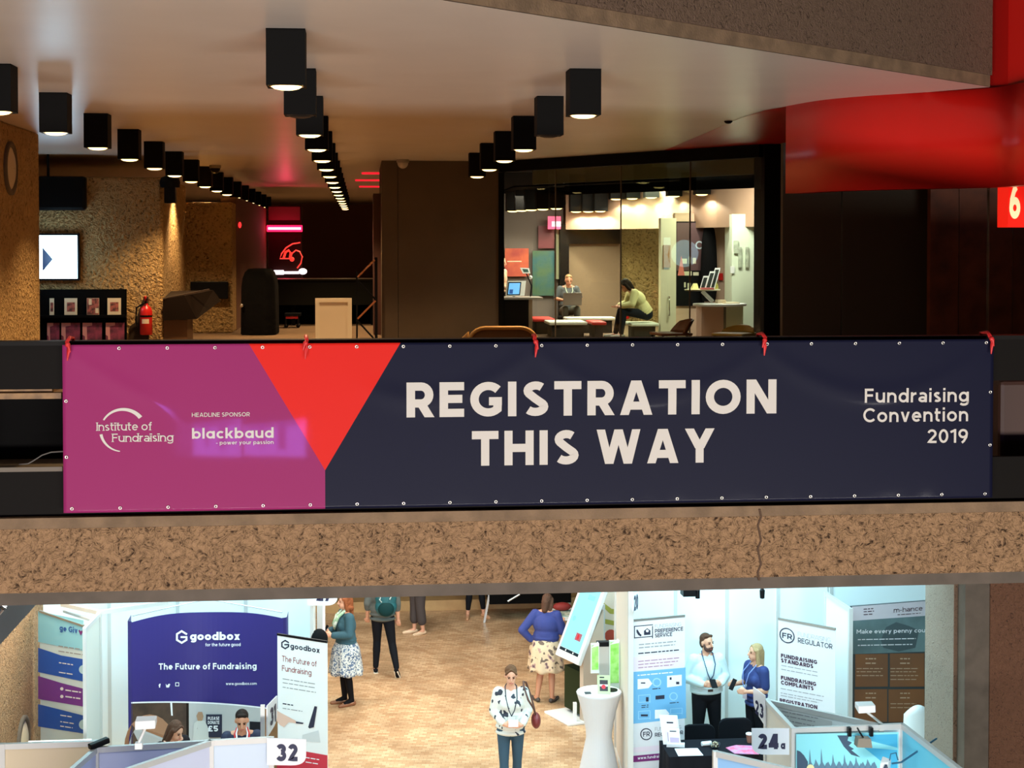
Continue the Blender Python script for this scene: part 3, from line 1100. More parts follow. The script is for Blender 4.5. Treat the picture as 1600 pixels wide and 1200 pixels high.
def extinguisher(px, Y, ytop, ybot, label, wall=0):
    s = (ybot - ytop) * Y / 2400
    x, z = fx(px, Y), fz(ybot, Y, px)
    t = thing('fire_extinguisher', label, 'fire extinguisher', (x, Y, z))
    r = .17 * s * .95
    b = MB(REDPL); b.lathe([(r * .9, 0), (r, .02 * s), (r, .62 * s), (r * .8, .72 * s), (r * .35, .78 * s), (r * .3, .83 * s)], (x, Y, z), 20); b.build('cylinder', t, smooth=True)
    b = MB(BPLAST); b.box((x - .03 * s, Y - .05 * s, z + .83 * s), (x + .03 * s, Y + .06 * s, z + .9 * s)); b.bar((x, Y, z + .9 * s), (x + .05 * s, Y - .16 * s, z + .98 * s), .03 * s); b.build('valve', t)
    b = MB(REDPL); b.bar((x, Y, z + .88 * s), (x - .02 * s, Y - .02, z + 1.02 * s), .05 * s); b.build('handle', t)
    b = MB(BPLAST); b.tube([(x - .02, Y - .03, z + .84 * s), (x - r * 1.5, Y - .04, z + .72 * s), (x - r * 1.6, Y - .04, z + .4 * s), (x - r * 1.4, Y - .04, z + .25 * s)], .018 * s + .004, 8); b.build('hose', t, smooth=True)
    b = MB(mat('extinguisher_label', (236, 214, 190), .5))
    rows = [[V((x + r * 1.01 * math.sin(a), Y - r * 1.01 * math.cos(a), z + q * s)) for a in [-.6 + 1.2 * i / 8 for i in range(9)]] for q in (.3, .42)]
    b.grid(rows); b.build('label', t)
    b = MB(BPLAST); b.box((x - .04, Y + r * .9, z + .4 * s), (x + .04, wall, z + .6 * s)); b.build('bracket', t)
    b = MB(BPLAST); b.lathe([(r * 1.015, .47 * s), (r * 1.015, .52 * s)], (x, Y, z), 20); b.build('strap', t)
    return t


t = thing('extinguisher_board', 'dark backing board behind the red fire extinguisher', 'board', (fx(218, y), y, fz(535, y, 218)))
b = MB(mat('dark_board_paint', (58, 46, 36), .7))
o = V((fx(203, y), y - .015, fz(545, y, 215)))
k = y / 2400
b.plate([(0, 0), (29 * k, 0), (29 * k, 80 * k), (22 * k, 80 * k), (8 * k, 40 * k), (0, 34 * k)], o, (1, 0, 0), (0, 0, 1), .013); b.build('panel', t)
extinguisher(229, y - .14, 465, 523, 'red fire extinguisher mounted on the concrete wall beside the leaflet rack', 25.974)
# sloped desk on the pier, black box on the middle wall
y = 26.0
t = thing('sloped_wall_desk', 'dark brown sloped desk unit projecting from the lit concrete pier', 'desk', (fx(256, y) + .3, y + .8, fz(500, y, 300)))
DESK = mat('dark_brown_laminate', (30, 22, 17), .4)
xx = fx(256, y) + .005
za, zb, zc = fz(467, y, 290), fz(456, y, 320), fz(500, y, 290)
b = MB(DESK)
b.hexa([(xx, y - .1, zc), (xx + .55, y - .1, zc + .02), (xx + .85, y + 1.0, zc + .28), (xx, y + 1.0, zc + .1), (xx, y - .1, za), (xx + .35, y - .1, za + .06), (xx + .72, y + 1.0, zb), (xx, y + 1.0, za + .1)])
b.build('body', t)
b = MB(mat('desk_top_edge', (60, 45, 35), .35))
b.bar((xx, y - .11, za + .005), (xx + .72, y + .3, zb + .03), .04, .02); b.build('top_edge', t)
b = MB(mat('brown_plinth', (104, 72, 42), .6)); b.box((xx, y + .02, 0), (xx + .38, y + .9, zc)); b.build('plinth', t)
y = 29.42
b = MB(BPLAST); b.box((fx(299, y), y - .08, fz(467, y, 330)), (fx(357, y), y + .06, fz(440, y, 330)))
tag(b.build('wall_cabinet', bevel=.01), 'flat black cabinet fixed to the middle concrete wall', 'cabinet')

# ---------------------------------------------- far end: covered stack, counter, neon, board, folding stand
y = 28.6
t = thing('covered_trolley', 'tall trolley under a black dust cover at the far end of the carpet', 'trolley', (fx(402, y), y + .5, 0))
b = MB(mat('black_cloth', (9, 8, 8), .9, bump=(5, .6, 3, .05)))
xa, xc = fx(374, y), fx(433, y)
rows = []
for z, sx, top in ((.02, 1.0, 0), (.4, .99, 0), (.9, .96, 0), (1.05, .9, 0), (1.16, .78, 0), (1.22, .6, 0), (1.23, .2, 0)):
    cx, hw = (xa + xc) / 2, (xc - xa) / 2 * sx
    rows.append([V((cx + hw * (abs(math.cos(a)) ** .5) * (1 if math.cos(a) > 0 else -1) * (1 + .03 * math.sin(7 * a)), y + .5 + .5 * sx * (abs(math.sin(a)) ** .5) * (1 if math.sin(a) > 0 else -1) * (1 + .03 * math.cos(9 * a)), z)) for a in [2 * math.pi * i / 40 for i in range(40)]])
b.grid(rows, close_u=True); b.face(rows[-1])
b.build('cover', t, smooth=True)
b = MB(CHROME); b.ball((xa + .05, y + .02, .55), .04, 8, 6); b.build('buckle', t, smooth=True)
y = 32.0
t = thing('bar_counter', 'long black counter standing across the far end of the foyer', 'counter', (fx(510, y), y + .5, 0))
b = MB(mat('black_counter_front', (26, 26, 23), .6)); b.box((fx(425, y), y, .42), (fx(588, y), y + .8, fz(438, y, 510))); b.build('body', t)
b = MB(mat('counter_top', (44, 40, 32), .3)); b.box((fx(422, y), y - .05, fz(438, y, 510)), (fx(589, y), y + .85, fz(436, y, 510))); b.build('worktop', t)
for px in (455, 520, 580):
    b = MB(BLACKM); b.box((fx(px, y), y + .1, 0), (fx(px, y) + .08, y + .7, .42)); b.build('leg', t)
b = MB(BLACKM); b.box((fx(430, y), y + .7, .0), (fx(588, y), y + .75, .42)); b.build('kick_board', t)
b = MB(mat('red_seat', (170, 30, 40), .5)); yy = 31.0
b.box((fx(447, yy), yy, fz(498, yy, 455)), (fx(466, yy), yy + .4, fz(494, yy, 455)))
t = thing('castor_stool', 'small dark stool with a red seat edge in front of the black counter', 'stool', (fx(457, yy), yy + .2, 0))
b.build('seat_edge', t)
b = MB(BPLAST); b.box((fx(445, yy), yy - .01, fz(494, yy, 455)), (fx(470, yy), yy + .45, fz(490, yy, 455))); b.build('seat', t)
for px in (447, 466):
    for d in (0, .35):
        b = MB(BPLAST); b.bar((fx(px, yy), yy + d + .02, .05), (fx(px, yy), yy + d + .02, fz(494, yy, 455)), .03); b.ball((fx(px, yy), yy + d + .02, .04), .04, 8, 6); b.build('leg', t)
# lit back bar behind the counter
y = 40.0
t = thing('back_bar', 'dark back bar with a glowing white shelf under the spiral neon', 'bar', (fx(452, y), y, 0))
b = MB(mat('dark_back_bar', (38, 16, 16), .6)); b.box((fx(420, y), y, 0), (fx(472, y), y + .5, fz(322, y, 450))); b.build('cabinet', t)
b = MB(mat('lit_shelf', (245, 235, 245), .4, emit=1.6))
b.box((fx(429, y), y - .12, fz(429, y, 450)), (fx(444, y), y - .01, fz(422, y, 450))); b.box((fx(444, y), y - .1, fz(428, y, 450)), (fx(468, y), y - .01, fz(424, y, 450)))
b.ball((fx(474, y), y - .1, fz(424, y, 474)), (.11, .08, .08), 12, 8)
b.build('lit_shelf', t)
b = MB(mat('pink_panel_light', (96, 34, 46), .5)); b.box((fx(421, y), y - .06, fz(344, y, 450)), (fx(470, y), y - .001, fz(323, y, 450))); b.build('header_panel', t)
NEON_R = mat('red_neon', (255, 30, 60), .4, emit=5, ecol=(255, 20, 60))
NEON_P = mat('pale_neon', (255, 190, 205), .4, emit=4, ecol=(255, 150, 175))
y = 39.6
t = thing('neon_tube_light', 'glowing red neon bar above the spiral sign', 'neon light', (fx(446, y), y, fz(357, y, 446)))
b = MB(NEON_P); b.tube([(fx(420, y), y, fz(357, y, 446)), (fx(471, y), y, fz(357, y, 446))], .034, 10); b.build('tube', t, smooth=True)
b = MB(NEON_R); b.tube([(fx(418, y), y + .06, fz(357, y, 446)), (fx(473, y), y + .06, fz(357, y, 446))], .085, 10); b.build('glow_casing', t, smooth=True)
b = MB(BPLAST); b.box((fx(440, y), y + .1, fz(360, y, 446)), (fx(452, y), 39.93, fz(354, y, 446))); b.build('bracket', t)
point('neon_glow', (fx(446, 39.2), 39.2, fz(357, 39.2)), 12, (1, .05, .12), .1)
b = MB(mat('orange_neon', (230, 80, 70), .4, emit=.9, ecol=(255, 70, 60)))
t = thing('neon_sign', 'thin orange neon spiral sign hanging in front of the back bar', 'neon sign', (fx(455, y), y, fz(420, y, 455)))


def npx(pts): return [V((fx(px, y), y, fz(py, y, px))) for px, py in pts]


b.tube(npx([(470, 379), (458, 381), (448, 387), (441, 396), (438, 404), (455, 404), (457, 396), (463, 391), (469, 393), (473, 401), (471, 411), (465, 419)]), .018, 8)
b.build('tube', t, smooth=True)
b = MB(mat('red_neon_core', (240, 50, 40), .4, emit=1.5)); b.tube(npx([(444, 403), (447, 394), (452, 391), (455, 395), (454, 403)]), .03, 8); b.ball((fx(457, y), y, fz(405, y, 457)), .06, 10, 8)
b.build('inner_tube', t, smooth=True)
b = MB(BPLAST); b.tube(npx([(440, 375), (453, 378), (470, 379)]), .012, 6); b.tube([V((fx(462, y), y, fz(380, y, 462))), V((fx(462, y), y + .3, fz(372, y, 462)))], .012, 6); b.build('hanger', t)
# red neon glow on the ceiling, put in as three glowing strips
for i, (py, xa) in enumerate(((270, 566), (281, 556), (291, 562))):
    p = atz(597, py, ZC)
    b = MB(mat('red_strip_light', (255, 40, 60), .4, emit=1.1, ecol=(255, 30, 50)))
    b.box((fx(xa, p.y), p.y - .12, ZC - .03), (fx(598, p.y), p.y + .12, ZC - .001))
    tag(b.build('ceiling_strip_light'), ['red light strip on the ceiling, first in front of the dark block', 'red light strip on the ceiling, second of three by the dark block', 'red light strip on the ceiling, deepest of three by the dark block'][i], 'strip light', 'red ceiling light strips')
# white notice board
y = 23.0
t = thing('notice_board', 'cream framed notice board standing on the carpet behind the banner', 'board', (fx(521, y), y, 0))
xa, xc, z1 = fx(493, y), fx(550, y), fz(466, y, 520)
CREAM = mat('cream_board', (232, 220, 196), .6)
b = MB(CREAM)
fw = .06
b.box((xa, y, .05), (xa + fw, y + .05, z1)); b.box((xc - fw, y, .05), (xc, y + .05, z1)); b.box((xa + fw, y, z1 - fw), (xc - fw, y + .05, z1)); b.box((xa + fw, y, .05), (xc - fw, y + .05, .05 + fw))
b.build('frame', t)
b = MB(mat('cream_panel', (230, 216, 192), .7)); b.box((xa + fw, y + .008, .11), (xc - fw, y + .045, z1 - fw)); b.build('panel', t)
for s in (xa + .05, xc - .05):
    b = MB(CREAM); b.box((s - .03, y - .15, 0), (s + .03, y + .2, .05)); b.build('foot', t)
# folding display stand
y = 27.0
t = thing('folding_stand', 'black folding display stand with copper braces beside the dark block', 'stand', (fx(572, y), y, 0))
ZZ = lambda py: fz(py, y, 570)
b = MB(BPLAST); b.bar((fx(588, y), y, 0), (fx(588, y), y, ZZ(402)), .05); b.build('post', t)
b = MB(BPLAST); b.bar((fx(558, y), y, 0), (fx(558, y), y, ZZ(424)), .03); b.build('post', t)
CU = mat('copper_brace', (196, 130, 84), .3, metal=.8)
for (x0, y0, x1, y1, m) in ((559, 433, 586, 406, CU), (559, 498, 587, 470, CU), (558, 437, 587, 468, BPLAST), (558, 500, 587, 532, BPLAST)):
    b = MB(m); b.bar((fx(x0, y), y - .03, ZZ(y0)), (fx(x1, y), y - .03, ZZ(y1)), .03); b.build('brace', t)

# ---------------------------------------------- red door number sign
p0 = at(1575, 290, 14.2)
t = thing('number_sign', 'glowing red box sign with a cream number 6 under the red bulkhead', 'sign', (at(1590, 355, 14.2).x, 14.2, at(1590, 355, 14.2).z))
SIGNR = mat('lit_red_acrylic', (255, 40, 26), .3, emit=.75, ecol=(255, 34, 20))
za, zb = at(1590, 355, 14.2).z, at(1590, 287, 14.2).z
xa, xb = fx(1573, 14.2), fx(1598, 14.2)
b = MB(SIGNR)
b.hexa([(xa, 14.2, za), (xb, 14.1, za), (xb + .3, 14.45, za), (xa, 14.45, za), (xa, 14.2, zb), (xb, 14.1, zb), (xb + .3, 14.45, zb), (xa, 14.45, zb)])
b.build('box', t)
b = MB(mat('lit_cream_number', (255, 226, 170), .4, emit=.95))
ux = (V((xb, 14.1, 0)) - V((xa, 14.2, 0))).normalized()
b.text('6', .012, .08, zb - za - .11, (xa, 14.2, za), ux, (0, 0, 1), .006, .23, width=.10); b.build('lettering', t)
b = MB(SIGNR); b.box((xa + .05, 14.3, zb), (xa + .09, 14.34, 2.23)); b.build('hanger', t)
point('sign_glow', (xa - .1, 13.85, zb + .1), 2.5, (1, .1, .05), .1)

# ---------------------------------------------- things inside the glazed room
scal = bpy.data.lights.new('room_downlight_beam', 'SPOT')
scal.energy, scal.color, scal.spot_size, scal.spot_blend, scal.shadow_soft_size = 34, (1, .93, .74), R_(150), .25, .03
for k, px in enumerate((909, 928, 950, 975, 1002, 1032, 1068, 1112)):
    # in front of the curved bulkhead
    for a, c in zip(SPN, SPN[1:]):
        d = ray(px, 300)
        e = c - a
        tt = (a.x * e.y - a.y * e.x) / (d.x * e.y - d.y * e.x)
        q = V((d.x * tt, d.y * tt, 0))
        if a.x - .01 <= q.x <= c.x + .01: break
    n = V((e.y, -e.x, 0)).normalized()
    if n.y > 0: n = -n
    q = q + n * .2
    downlight(q.x, q.y, True, 'black box downlight grazing the white bulkhead, %s from the dark column inside the glazed room' % ORD[k], 'downlights inside the glazed room', 2.72 if q.x < xq - .14 else 2.95, scal)
for k, (px, Y, z) in enumerate(((801, 30.4, 2.72), (815, 29.8, 2.72), (830, 29.2, 2.72), (848, 28.6, 2.72), (869, 28.0, 2.72))):
    downlight(fx(px, Y), Y, True, 'black box downlight, %s along the grey wall of the glazed room' % ORD[k], 'downlights along the grey wall of the glazed room', z, scal)
area('room_light', (fx(1000, 28.6), 28.6, 2.66), (fx(1000, 28.6), 29.6, 0), 2.4, .5, 190, (1, .95, .76))  # area fills added under the ceiling to brighten the glazed room
area('room_light', (fx(1115, 25.2), 25.2, 2.8), (fx(1115, 25.2), 25.7, 0), 1.2, .4, 80, (1, .98, .82))
area('room_light', (fx(850, 29.6), 29.6, 2.6), (fx(850, 29.6), 30.2, 0), 1.2, .4, 50, (1, .85, .7))

# pictures and panels on the grey wall
y = 31.5
def panel(name, label, cat, px0, py0, px1, py1, Y, m, th=.03, extra=None, group=None):
    o = V((fx(px0, Y), Y, fz(py1, Y, (px0 + px1) / 2)))
    wdt, hgt = fx(px1, Y) - fx(px0, Y), fz(py0, Y, (px0 + px1) / 2) - fz(py1, Y, (px0 + px1) / 2)
    b = MB(m); b.plate([(0, 0), (wdt, 0), (wdt, hgt), (0, hgt)], o, (1, 0, 0), (0, 0, 1), th)
    if extra: extra(b, o, wdt, hgt)
    return tag(b.build(name), label, cat, group)


panel('wall_poster', 'orange red poster on the grey wall inside the glazed room', 'poster', 789, 388, 826, 432, y, mat('orange_print', (196, 92, 52), .6, mottled=(3, (150, 50, 44), .35, .65)),
      extra=lambda b, o, w, h: (b.use(PAPER), b.rect(.1 * w, .52 * h, .7 * w, .55 * h, o, (1, 0, 0), (0, 0, 1), .004)))
panel('wall_poster', 'dark red poster high on the grey wall inside the glazed room', 'poster', 841, 353, 866, 388, y, mat('maroon_print', (96, 26, 34), .5))
panel('wall_panel', 'dark teal display panel beside the dark column in the glazed room', 'panel', 832, 392, 866, 462, y, mat('teal_print', (38, 84, 86), .5, mottled=(3, (64, 92, 62), .4, .6)))
panel('wall_panel', 'tall pale green panel beside the dark column in the glazed room', 'panel', 867, 345, 875, 436, y, mat('pale_green_panel', (172, 178, 140), .6))
panel('wall_display', 'glowing pink and white display high beside the dark column', 'display', 856, 338, 876, 358, 31.2, mat('pink_display', (250, 60, 110), .4, emit=.9),
      extra=lambda b, o, w, h: (b.use(mat('white_display', (255, 210, 230), .4, emit=1.0)), b.rect(.3 * w, .2 * h, 1.0 * w, .6 * h, o, (1, 0, 0), (0, 0, 1), .004)))
# reception counter, monitor
y = 28.2
t = thing('reception_counter', 'black reception counter behind the first glass pane', 'counter', (fx(805, y), y, 0))
b = MB(BLACKM); b.box((fx(778, y), y, 0), (fx(826, y), y + .7, fz(468, y, 805))); b.build('body', t)
b = MB(mat('counter_top_grey', (150, 140, 130), .4)); b.box((fx(776, y), y - .06, fz(468, y, 805)), (fx(848, y), y + .75, fz(465, y, 805))); b.build('worktop', t)
b = MB(mat('tan_end_panel', (140, 112, 84), .6)); b.box((fx(826, y), y + .02, 0), (fx(832, y), y + .7, fz(468, y, 805))); b.build('end_panel', t)
zt = fz(465, y, 805) + .005
t = thing('computer_monitor', 'white computer monitor with a blue screen on the reception counter', 'monitor', (fx(808, y), y + .3, zt))
o, ux, uy = V((fx(791, y + .2), y + .2, zt + .02)), V((1, .25, 0)).normalized(), V((.12, .1, 1)).normalized()
b = MB(WPLAST); b.plate([(0, 0), (.36, 0), (.36, .28), (0, .28)], o, ux, uy, .06); b.build('casing', t)
b = MB(mat('blue_screen', (110, 180, 240), .4, emit=.8)); b.rect(.03, .03, .25, .24, o, ux, uy, .004); b.use(BPLAST); b.rect(.01, .012, .27, .26, o, ux, uy, .002); b.use(mat('blue_window', (40, 90, 170), .4, emit=.4)); b.rect(.05, .04, .12, .12, o, ux, uy, .006); b.build('screen', t)
b = MB(WPLAST); b.bar(o + ux * .18 - ux.cross(uy) * .08 + V((0, 0, -.02)), o + ux * .18 - ux.cross(uy) * .08 + V((0, 0, .16)), .05); b.build('stand', t)
t = thing('tablet_stand', 'small pale tablet on a bendy stand above the reception counter', 'tablet', (fx(826, y), y + .4, zt))
o = V((fx(817, y + .4), y + .4, fz(427, y + .4, 825)))
b = MB(WPLAST); b.plate([(0, 0), (.14, 0), (.12, .10), (-.05, .11)], o, (1, 0, 0), (0, .3, .95), .02); b.build('frame', t)
b = MB(mat('dim_screen', (60, 92, 88), .3)); b.flat([(.02, .02), (.11, .02), (.095, .08), (-.01, .085)], o, (1, 0, 0), (0, .3, .95), .003); b.build('screen', t)
b = MB(BPLAST); b.tube([(fx(829, y + .4), y + .42, zt), (fx(831, y + .4), y + .45, zt + .2), o + V((.05, .03, .04))], .015, 8); b.build('arm', t)
b = MB(WPLAST); b.ball((fx(829, y + .35), y + .35, fz(434, y, 829)), .035, 10, 8); b.build('knob', t, smooth=True)
# low tables with red and white tops
def low_table(px0, px1, Y, py, m, dep, label):
    xa, xb, zt = fx(px0, Y), fx(px1, Y), fz(py, Y, (px0 + px1) / 2)
    t = thing('cube_table', label, 'table', ((xa + xb) / 2, Y + dep / 2, 0), 'cube tables inside the glazed room')
    b = MB(m); b.box((xa, Y, zt - .06), (xb, Y + dep, zt)); b.build('top', t, bevel=.02)
    b = MB(mat('charcoal_cube', (44, 44, 42), .6)); b.box((xa + .06, Y + .06, 0), (xb - .06, Y + dep - .06, zt - .06)); b.build('base', t)
    return zt


TOPR, TOPW = mat('red_table_top', (206, 52, 42), .4), mat('white_table_top', (232, 232, 214), .4)
low_table(833, 868, 28.4, 498, TOPR, .9, 'low cube table with red top beside the reception counter')
ztab = low_table(858, 918, 27.5, 503, TOPW, .8, 'low cube table with white top in front of the seated man')
low_table(925, 948, 27.2, 503, TOPR, .8, 'low cube table with red top between the two seated people')
low_table(884, 962, 28.7, 496, TOPW, .4, 'low cube table with long white top near the taupe screen')
zst = low_table(986, 1030, 27.0, 505, TOPW, .7, 'low white topped cube seat under the woman in the cream jacket')
extinguisher(978, 31.2, 464, 498, 'red fire extinguisher by the ochre concrete wall of the glazed room', 31.58)
# sign on the jamb, handle, black board with writing
panel('door_plaque', 'narrow brown plaque on the white door jamb', 'plaque', 1036, 383, 1047, 418, 27.15, mat('oak_plaque', (170, 118, 60), .5))
b = MB(CHROME); q = at(1046, 474, 27.1); b.tube([q + V((0, .07, .12)), q + V((0, 0, .12)), q, q + V((0, 0, -.22)), q + V((0, .07, -.22))], .012, 8)
tag(b.build('door_pull', smooth=True), 'steel pull handle on the white door jamb', 'handle')


def board(b, o, w, h):
    b.use(mat('chalk_ink', (214, 208, 180), .6))
    U, W = (1, 0, 0), (0, 0, 1)
    for (x0, y0, x1, y1) in ((.2, .50, .38, .56), (.44, .50, .52, .58), (.58, .5, .7, .57), (.08, .36, .2, .40), (.25, .36, .55, .41), (.6, .36, .8, .40), (.28, .22, .34, .28), (.4, .2, .52, .27)):
        b.rect(x0 * w, y0 * h, x1 * w, y1 * h, o, U, W, .004)
    b.use(mat('plum_print', (92, 62, 66), .6)); b.rect(.02 * w, .42 * h, .98 * w, .985 * h, o, U, W, .002)
    b.use(mat('pink_cone', (206, 110, 100), .6)); b.flat([(.05 * w, .36 * h), (.3 * w, .36 * h), (.18 * w, .6 * h)], o, U, W, .006)
    b.use(mat('pale_blue_print', (190, 208, 222), .6)); b.annulus(.82 * w, .72 * h, .05, .075, o, U, W, .004, 14)


panel('notice_board', 'black and plum notice board with chalk lettering beyond the round counter', 'board', 1056, 346, 1100, 478, 27.55, BPLAST, extra=board)
b = MB(mat('black_coat', (18, 18, 20), .9)); xx, yy = fx(1108, 27.3), 27.35
rows = [[V((xx + r * math.cos(a), yy + .1 * math.sin(a), z)) for a in [2 * math.pi * i / 18 for i in range(18)]] for r, z in ((.12, .65), (.16, .9), (.15, 1.4), (.13, 1.75), (.1, 1.95), (.03, 2.05))]
b.grid(rows, close_u=True); b.face(rows[0][::-1]); b.face(rows[-1])
tag(b.build('hanging_coat', smooth=True), 'black coat hanging on the pink wall behind the round counter', 'coat')
panel('call_point_box', 'small red box on the pink wall behind the round counter', 'box', 1123, 427, 1129, 438, 27.55, REDPL, .05)
panel('wall_telephone', 'white wall telephone on the pale door frame', 'telephone', 1141, 416, 1147, 427, 25.98, WPLAST, .05)
for k, (a, c, y0, y1) in enumerate(((1146, 1153, 376, 396), (1153, 1158, 386, 418), (1164, 1169, 386, 418))):
    panel('picture_panel', ['grey figure cutout, highest on the pale wall', 'narrow grey picture, nearer the telephone on the pale wall', 'narrow grey picture, nearer the black pier on the pale wall'][k], 'picture', a, y0, c, y1, 25.97, mat('grey_print', (150, 156, 140), .6, mottled=(8, (196, 206, 184), .4, .6)), .02, group='pictures on the pale wall')
# round counter with pink front, tray shelf and tablets
y = 25.6
cx, zt = fx(1124, y), fz(474, y, 1124)
t = thing('round_counter', 'round white topped counter with pink and white front behind the last pane', 'counter', (cx, y, 0))
b = MB(WPLAST); b.lathe([(.4, zt - .05), (.46, zt - .04), (.46, zt - .01), (.45, zt), (.01, zt)], (cx, y, 0), 32, 1, .7); b.build('worktop', t, smooth=False)
b = MB(mat('pink_panel', (216, 178, 160), .6)); b.box((cx - .36, y - .2, 0), (cx + .02, y + .2, zt - .05)); b.build('front_panel', t)
b = MB(mat('pale_panel', (222, 232, 206), .6)); b.box((cx + .06, y - .2, 0), (cx + .36, y + .2, zt - .05)); b.build('door_panel', t)
b = MB(mat('grey_post', (110, 108, 98), .6)); b.box((cx + .02, y - .21, 0), (cx + .06, y + .2, zt - .05)); b.build('post', t)
zs = fz(452, y, 1095)
t = thing('tray_shelf', 'cream shelf on an angled arm above the round counter', 'shelf', (cx - .2, y, zt))
b = MB(mat('cream_tray', (230, 226, 196), .5)); b.lathe([(.01, zs - .03), (.30, zs - .02), (.31, zs), (.01, zs)], (cx - .3, y, 0), 28, 1, .7); b.build('tray', t)
b = MB(WPLAST); b.bar((cx - .12, y, zt + .03), (cx - .3, y, zs - .035), .06); b.build('arm', t)
for k, (dx, h) in enumerate(((-.26, .24), (-.16, .32), (-.08, .38))):
    t = thing('tablet_computer', ['white tablet leaning on the cream shelf, lowest of three', 'white tablet leaning on the cream shelf between two others', 'white tablet leaning on the cream shelf, tallest of three'][k], 'tablet', (cx + dx - .1, y, zs), 'tablets on the cream shelf')
    o = V((cx + dx - .1, y - .05 + .04 * k, zs))
    uy = V((.3, .1, .95)).normalized()
    b = MB(WPLAST); b.plate([(0, 0), (.09, 0), (.09, h), (0, h)], o, (1, -.3, 0), uy, .012); b.build('frame', t)
    b = MB(mat('dark_glass_screen', (56, 64, 62), .15)); b.rect(.015, .03, .075, h - .03, o, V((1, -.3, 0)), uy, .002); b.build('screen', t)
t = thing('paper_stack', 'loose pale papers lying on the round counter', 'papers', (cx, y, zt))
b = MB(PAPER); b.box((cx + .02, y - .2, zt), (cx + .3, y + .1, zt + .02)); b.box((cx - .06, y - .12, zt), (cx + .08, y + .06, zt + .06)); b.build('sheets', t)
b = MB(mat('yellow_box', (236, 230, 150), .6)); b.hexa([(cx - .5, y - .1, zs), (cx - .38, y - .1, zs), (cx - .38, y + .05, zs), (cx - .5, y + .05, zs), (cx - .46, y - .06, zs + .1), (cx - .4, y - .06, zs + .1), (cx - .4, y, zs + .1), (cx - .46, y, zs + .1)])
tag(b.build('yellow_bag'), 'crumpled yellow bag on the cream shelf', 'bag')
b = MB(mat('yellow_bottle_plastic', (230, 226, 120), .4)); b.lathe([(.04, zs), (.04, zs + .06), (.015, zs + .1), (.015, zs + .13)], (cx - .035, y + .12, 0), 12)
tag(b.build('yellow_bottle', smooth=True), 'small yellow bottle at the end of the cream shelf', 'bottle')
b = MB(mat('pink_leaflet_print', (206, 110, 110), .6)); b.box((cx - .36, y - .19, zs), (cx - .14, y - .09, zs + .03))
tag(b.build('leaflet_pile'), 'low pile of pink leaflets on the cream shelf', 'leaflets')


def shell_chair(px, Y, py, label, col, ang, scale=1.):
    x, ztop = fx(px, Y), fz(py, Y, px)
    t = thing('shell_chair', label, 'chair', (x, Y, 0), rot=ang)
    m = mat('chair_' + '_'.join(map(str, col)), col, .5)
    b = MB(m)
    rows = []
    for i in range(9):
        a = -1 + 2 * i / 8
        rows.append([V((.25 * a * (1 - .25 * v * v), .26 - .02 * math.cos(a) - .13 * a * a + .12 * v, .44 + (ztop - .44) * v * (1 - .12 * a * a))) for v in [j / 6 for j in range(7)]])
    b.grid(rows)
    o = b.build('backrest', t, local=True, smooth=True)
    s = o.modifiers.new('solid', 'SOLIDIFY'); s.thickness = .03
    b = MB(m); b.box((-.24, -.22, .41), (.24, .26, .45)); b.build('seat', t, local=True, bevel=.02)
    for sx in (-1, 1):
        for sy in (-1, 1):
            b = MB(mat('chair_leg_black', (30, 28, 26), .4)); b.bar((sx * .2, sy * .18, .41), (sx * .24, sy * .24, 0), .025); b.build('leg', t, local=True)


shell_chair(1046, 21.2, 500, 'brown shell chair showing its side outside the glass door', (96, 62, 34), R_(-80))
shell_chair(1146, 21.0, 511, 'yellow green shell chair outside the last glass pane', (190, 176, 84), R_(-40))
# tub sofa just behind the balustrade
y = 12.5
t = thing('tub_chair', 'tan leather tub chair with a rounded brown back behind the banner', 'chair', (fx(790, y), y + .35, 0))
xa, xb, zt = fx(729, y), fx(842, y), fz(510, y, 790)
LEA, PIPE = mat('brown_leather', (112, 74, 36), .5), mat('tan_piping', (196, 146, 76), .5)
def backpoly(ins, z0, zt):
    r = .14
    pts = [(xa + ins, z0), (xb - ins, z0)]
    for a in range(0, 91, 15): pts.append((xb - ins - r + r * math.cos(R_(a)), zt - ins - r + r * math.sin(R_(a))))
    for a in range(90, 181, 15): pts.append((xa + ins + r + r * math.cos(R_(a)), zt - ins - r + r * math.sin(R_(a))))
    return pts
b = MB(LEA); b.plate(backpoly(.02, .3, zt), (0, y, 0), (1, 0, 0), (0, 0, 1), .12); b.build('backrest', t)
b = MB(PIPE)
pp = backpoly(.012, .3, zt)[2:]
b.tube([(xa - .02, y + .02, .3)] and [(u, y - .005, v) for u, v in pp], .016, 8); b.build('piping', t, smooth=True)
b = MB(LEA); b.box((xa + .02, y + .12, .18), (xb - .02, y + .7, .42)); b.build('seat', t, bevel=.04)
b = MB(PIPE); b.hexa([(xa - .06, y + .1, .2), (xa + .02, y + .1, .2), (xa + .02, y + .7, .2), (xa - .1, y + .7, .2), (xa - .06, y + .1, zt - .12), (xa + .03, y + .1, zt - .03), (xa + .02, y + .7, zt - .3), (xa - .1, y + .7, zt - .3)]); b.build('armrest', t, bevel=.02)
b = MB(PIPE); b.hexa([(xb - .02, y + .1, .2), (xb + .04, y + .1, .2), (xb + .04, y + .7, .2), (xb - .02, y + .7, .2), (xb - .02, y + .1, zt - .1), (xb + .02, y + .1, zt - .16), (xb + .04, y + .7, zt - .3), (xb - .02, y + .7, zt - .3)]); b.build('armrest', t, bevel=.02)
for sx in (xa + .08, xb - .08):
    for sy in (y + .15, y + .6):
        b = MB(BPLAST); b.bar((sx, sy, 0), (sx, sy, .19), .04); b.build('leg', t)
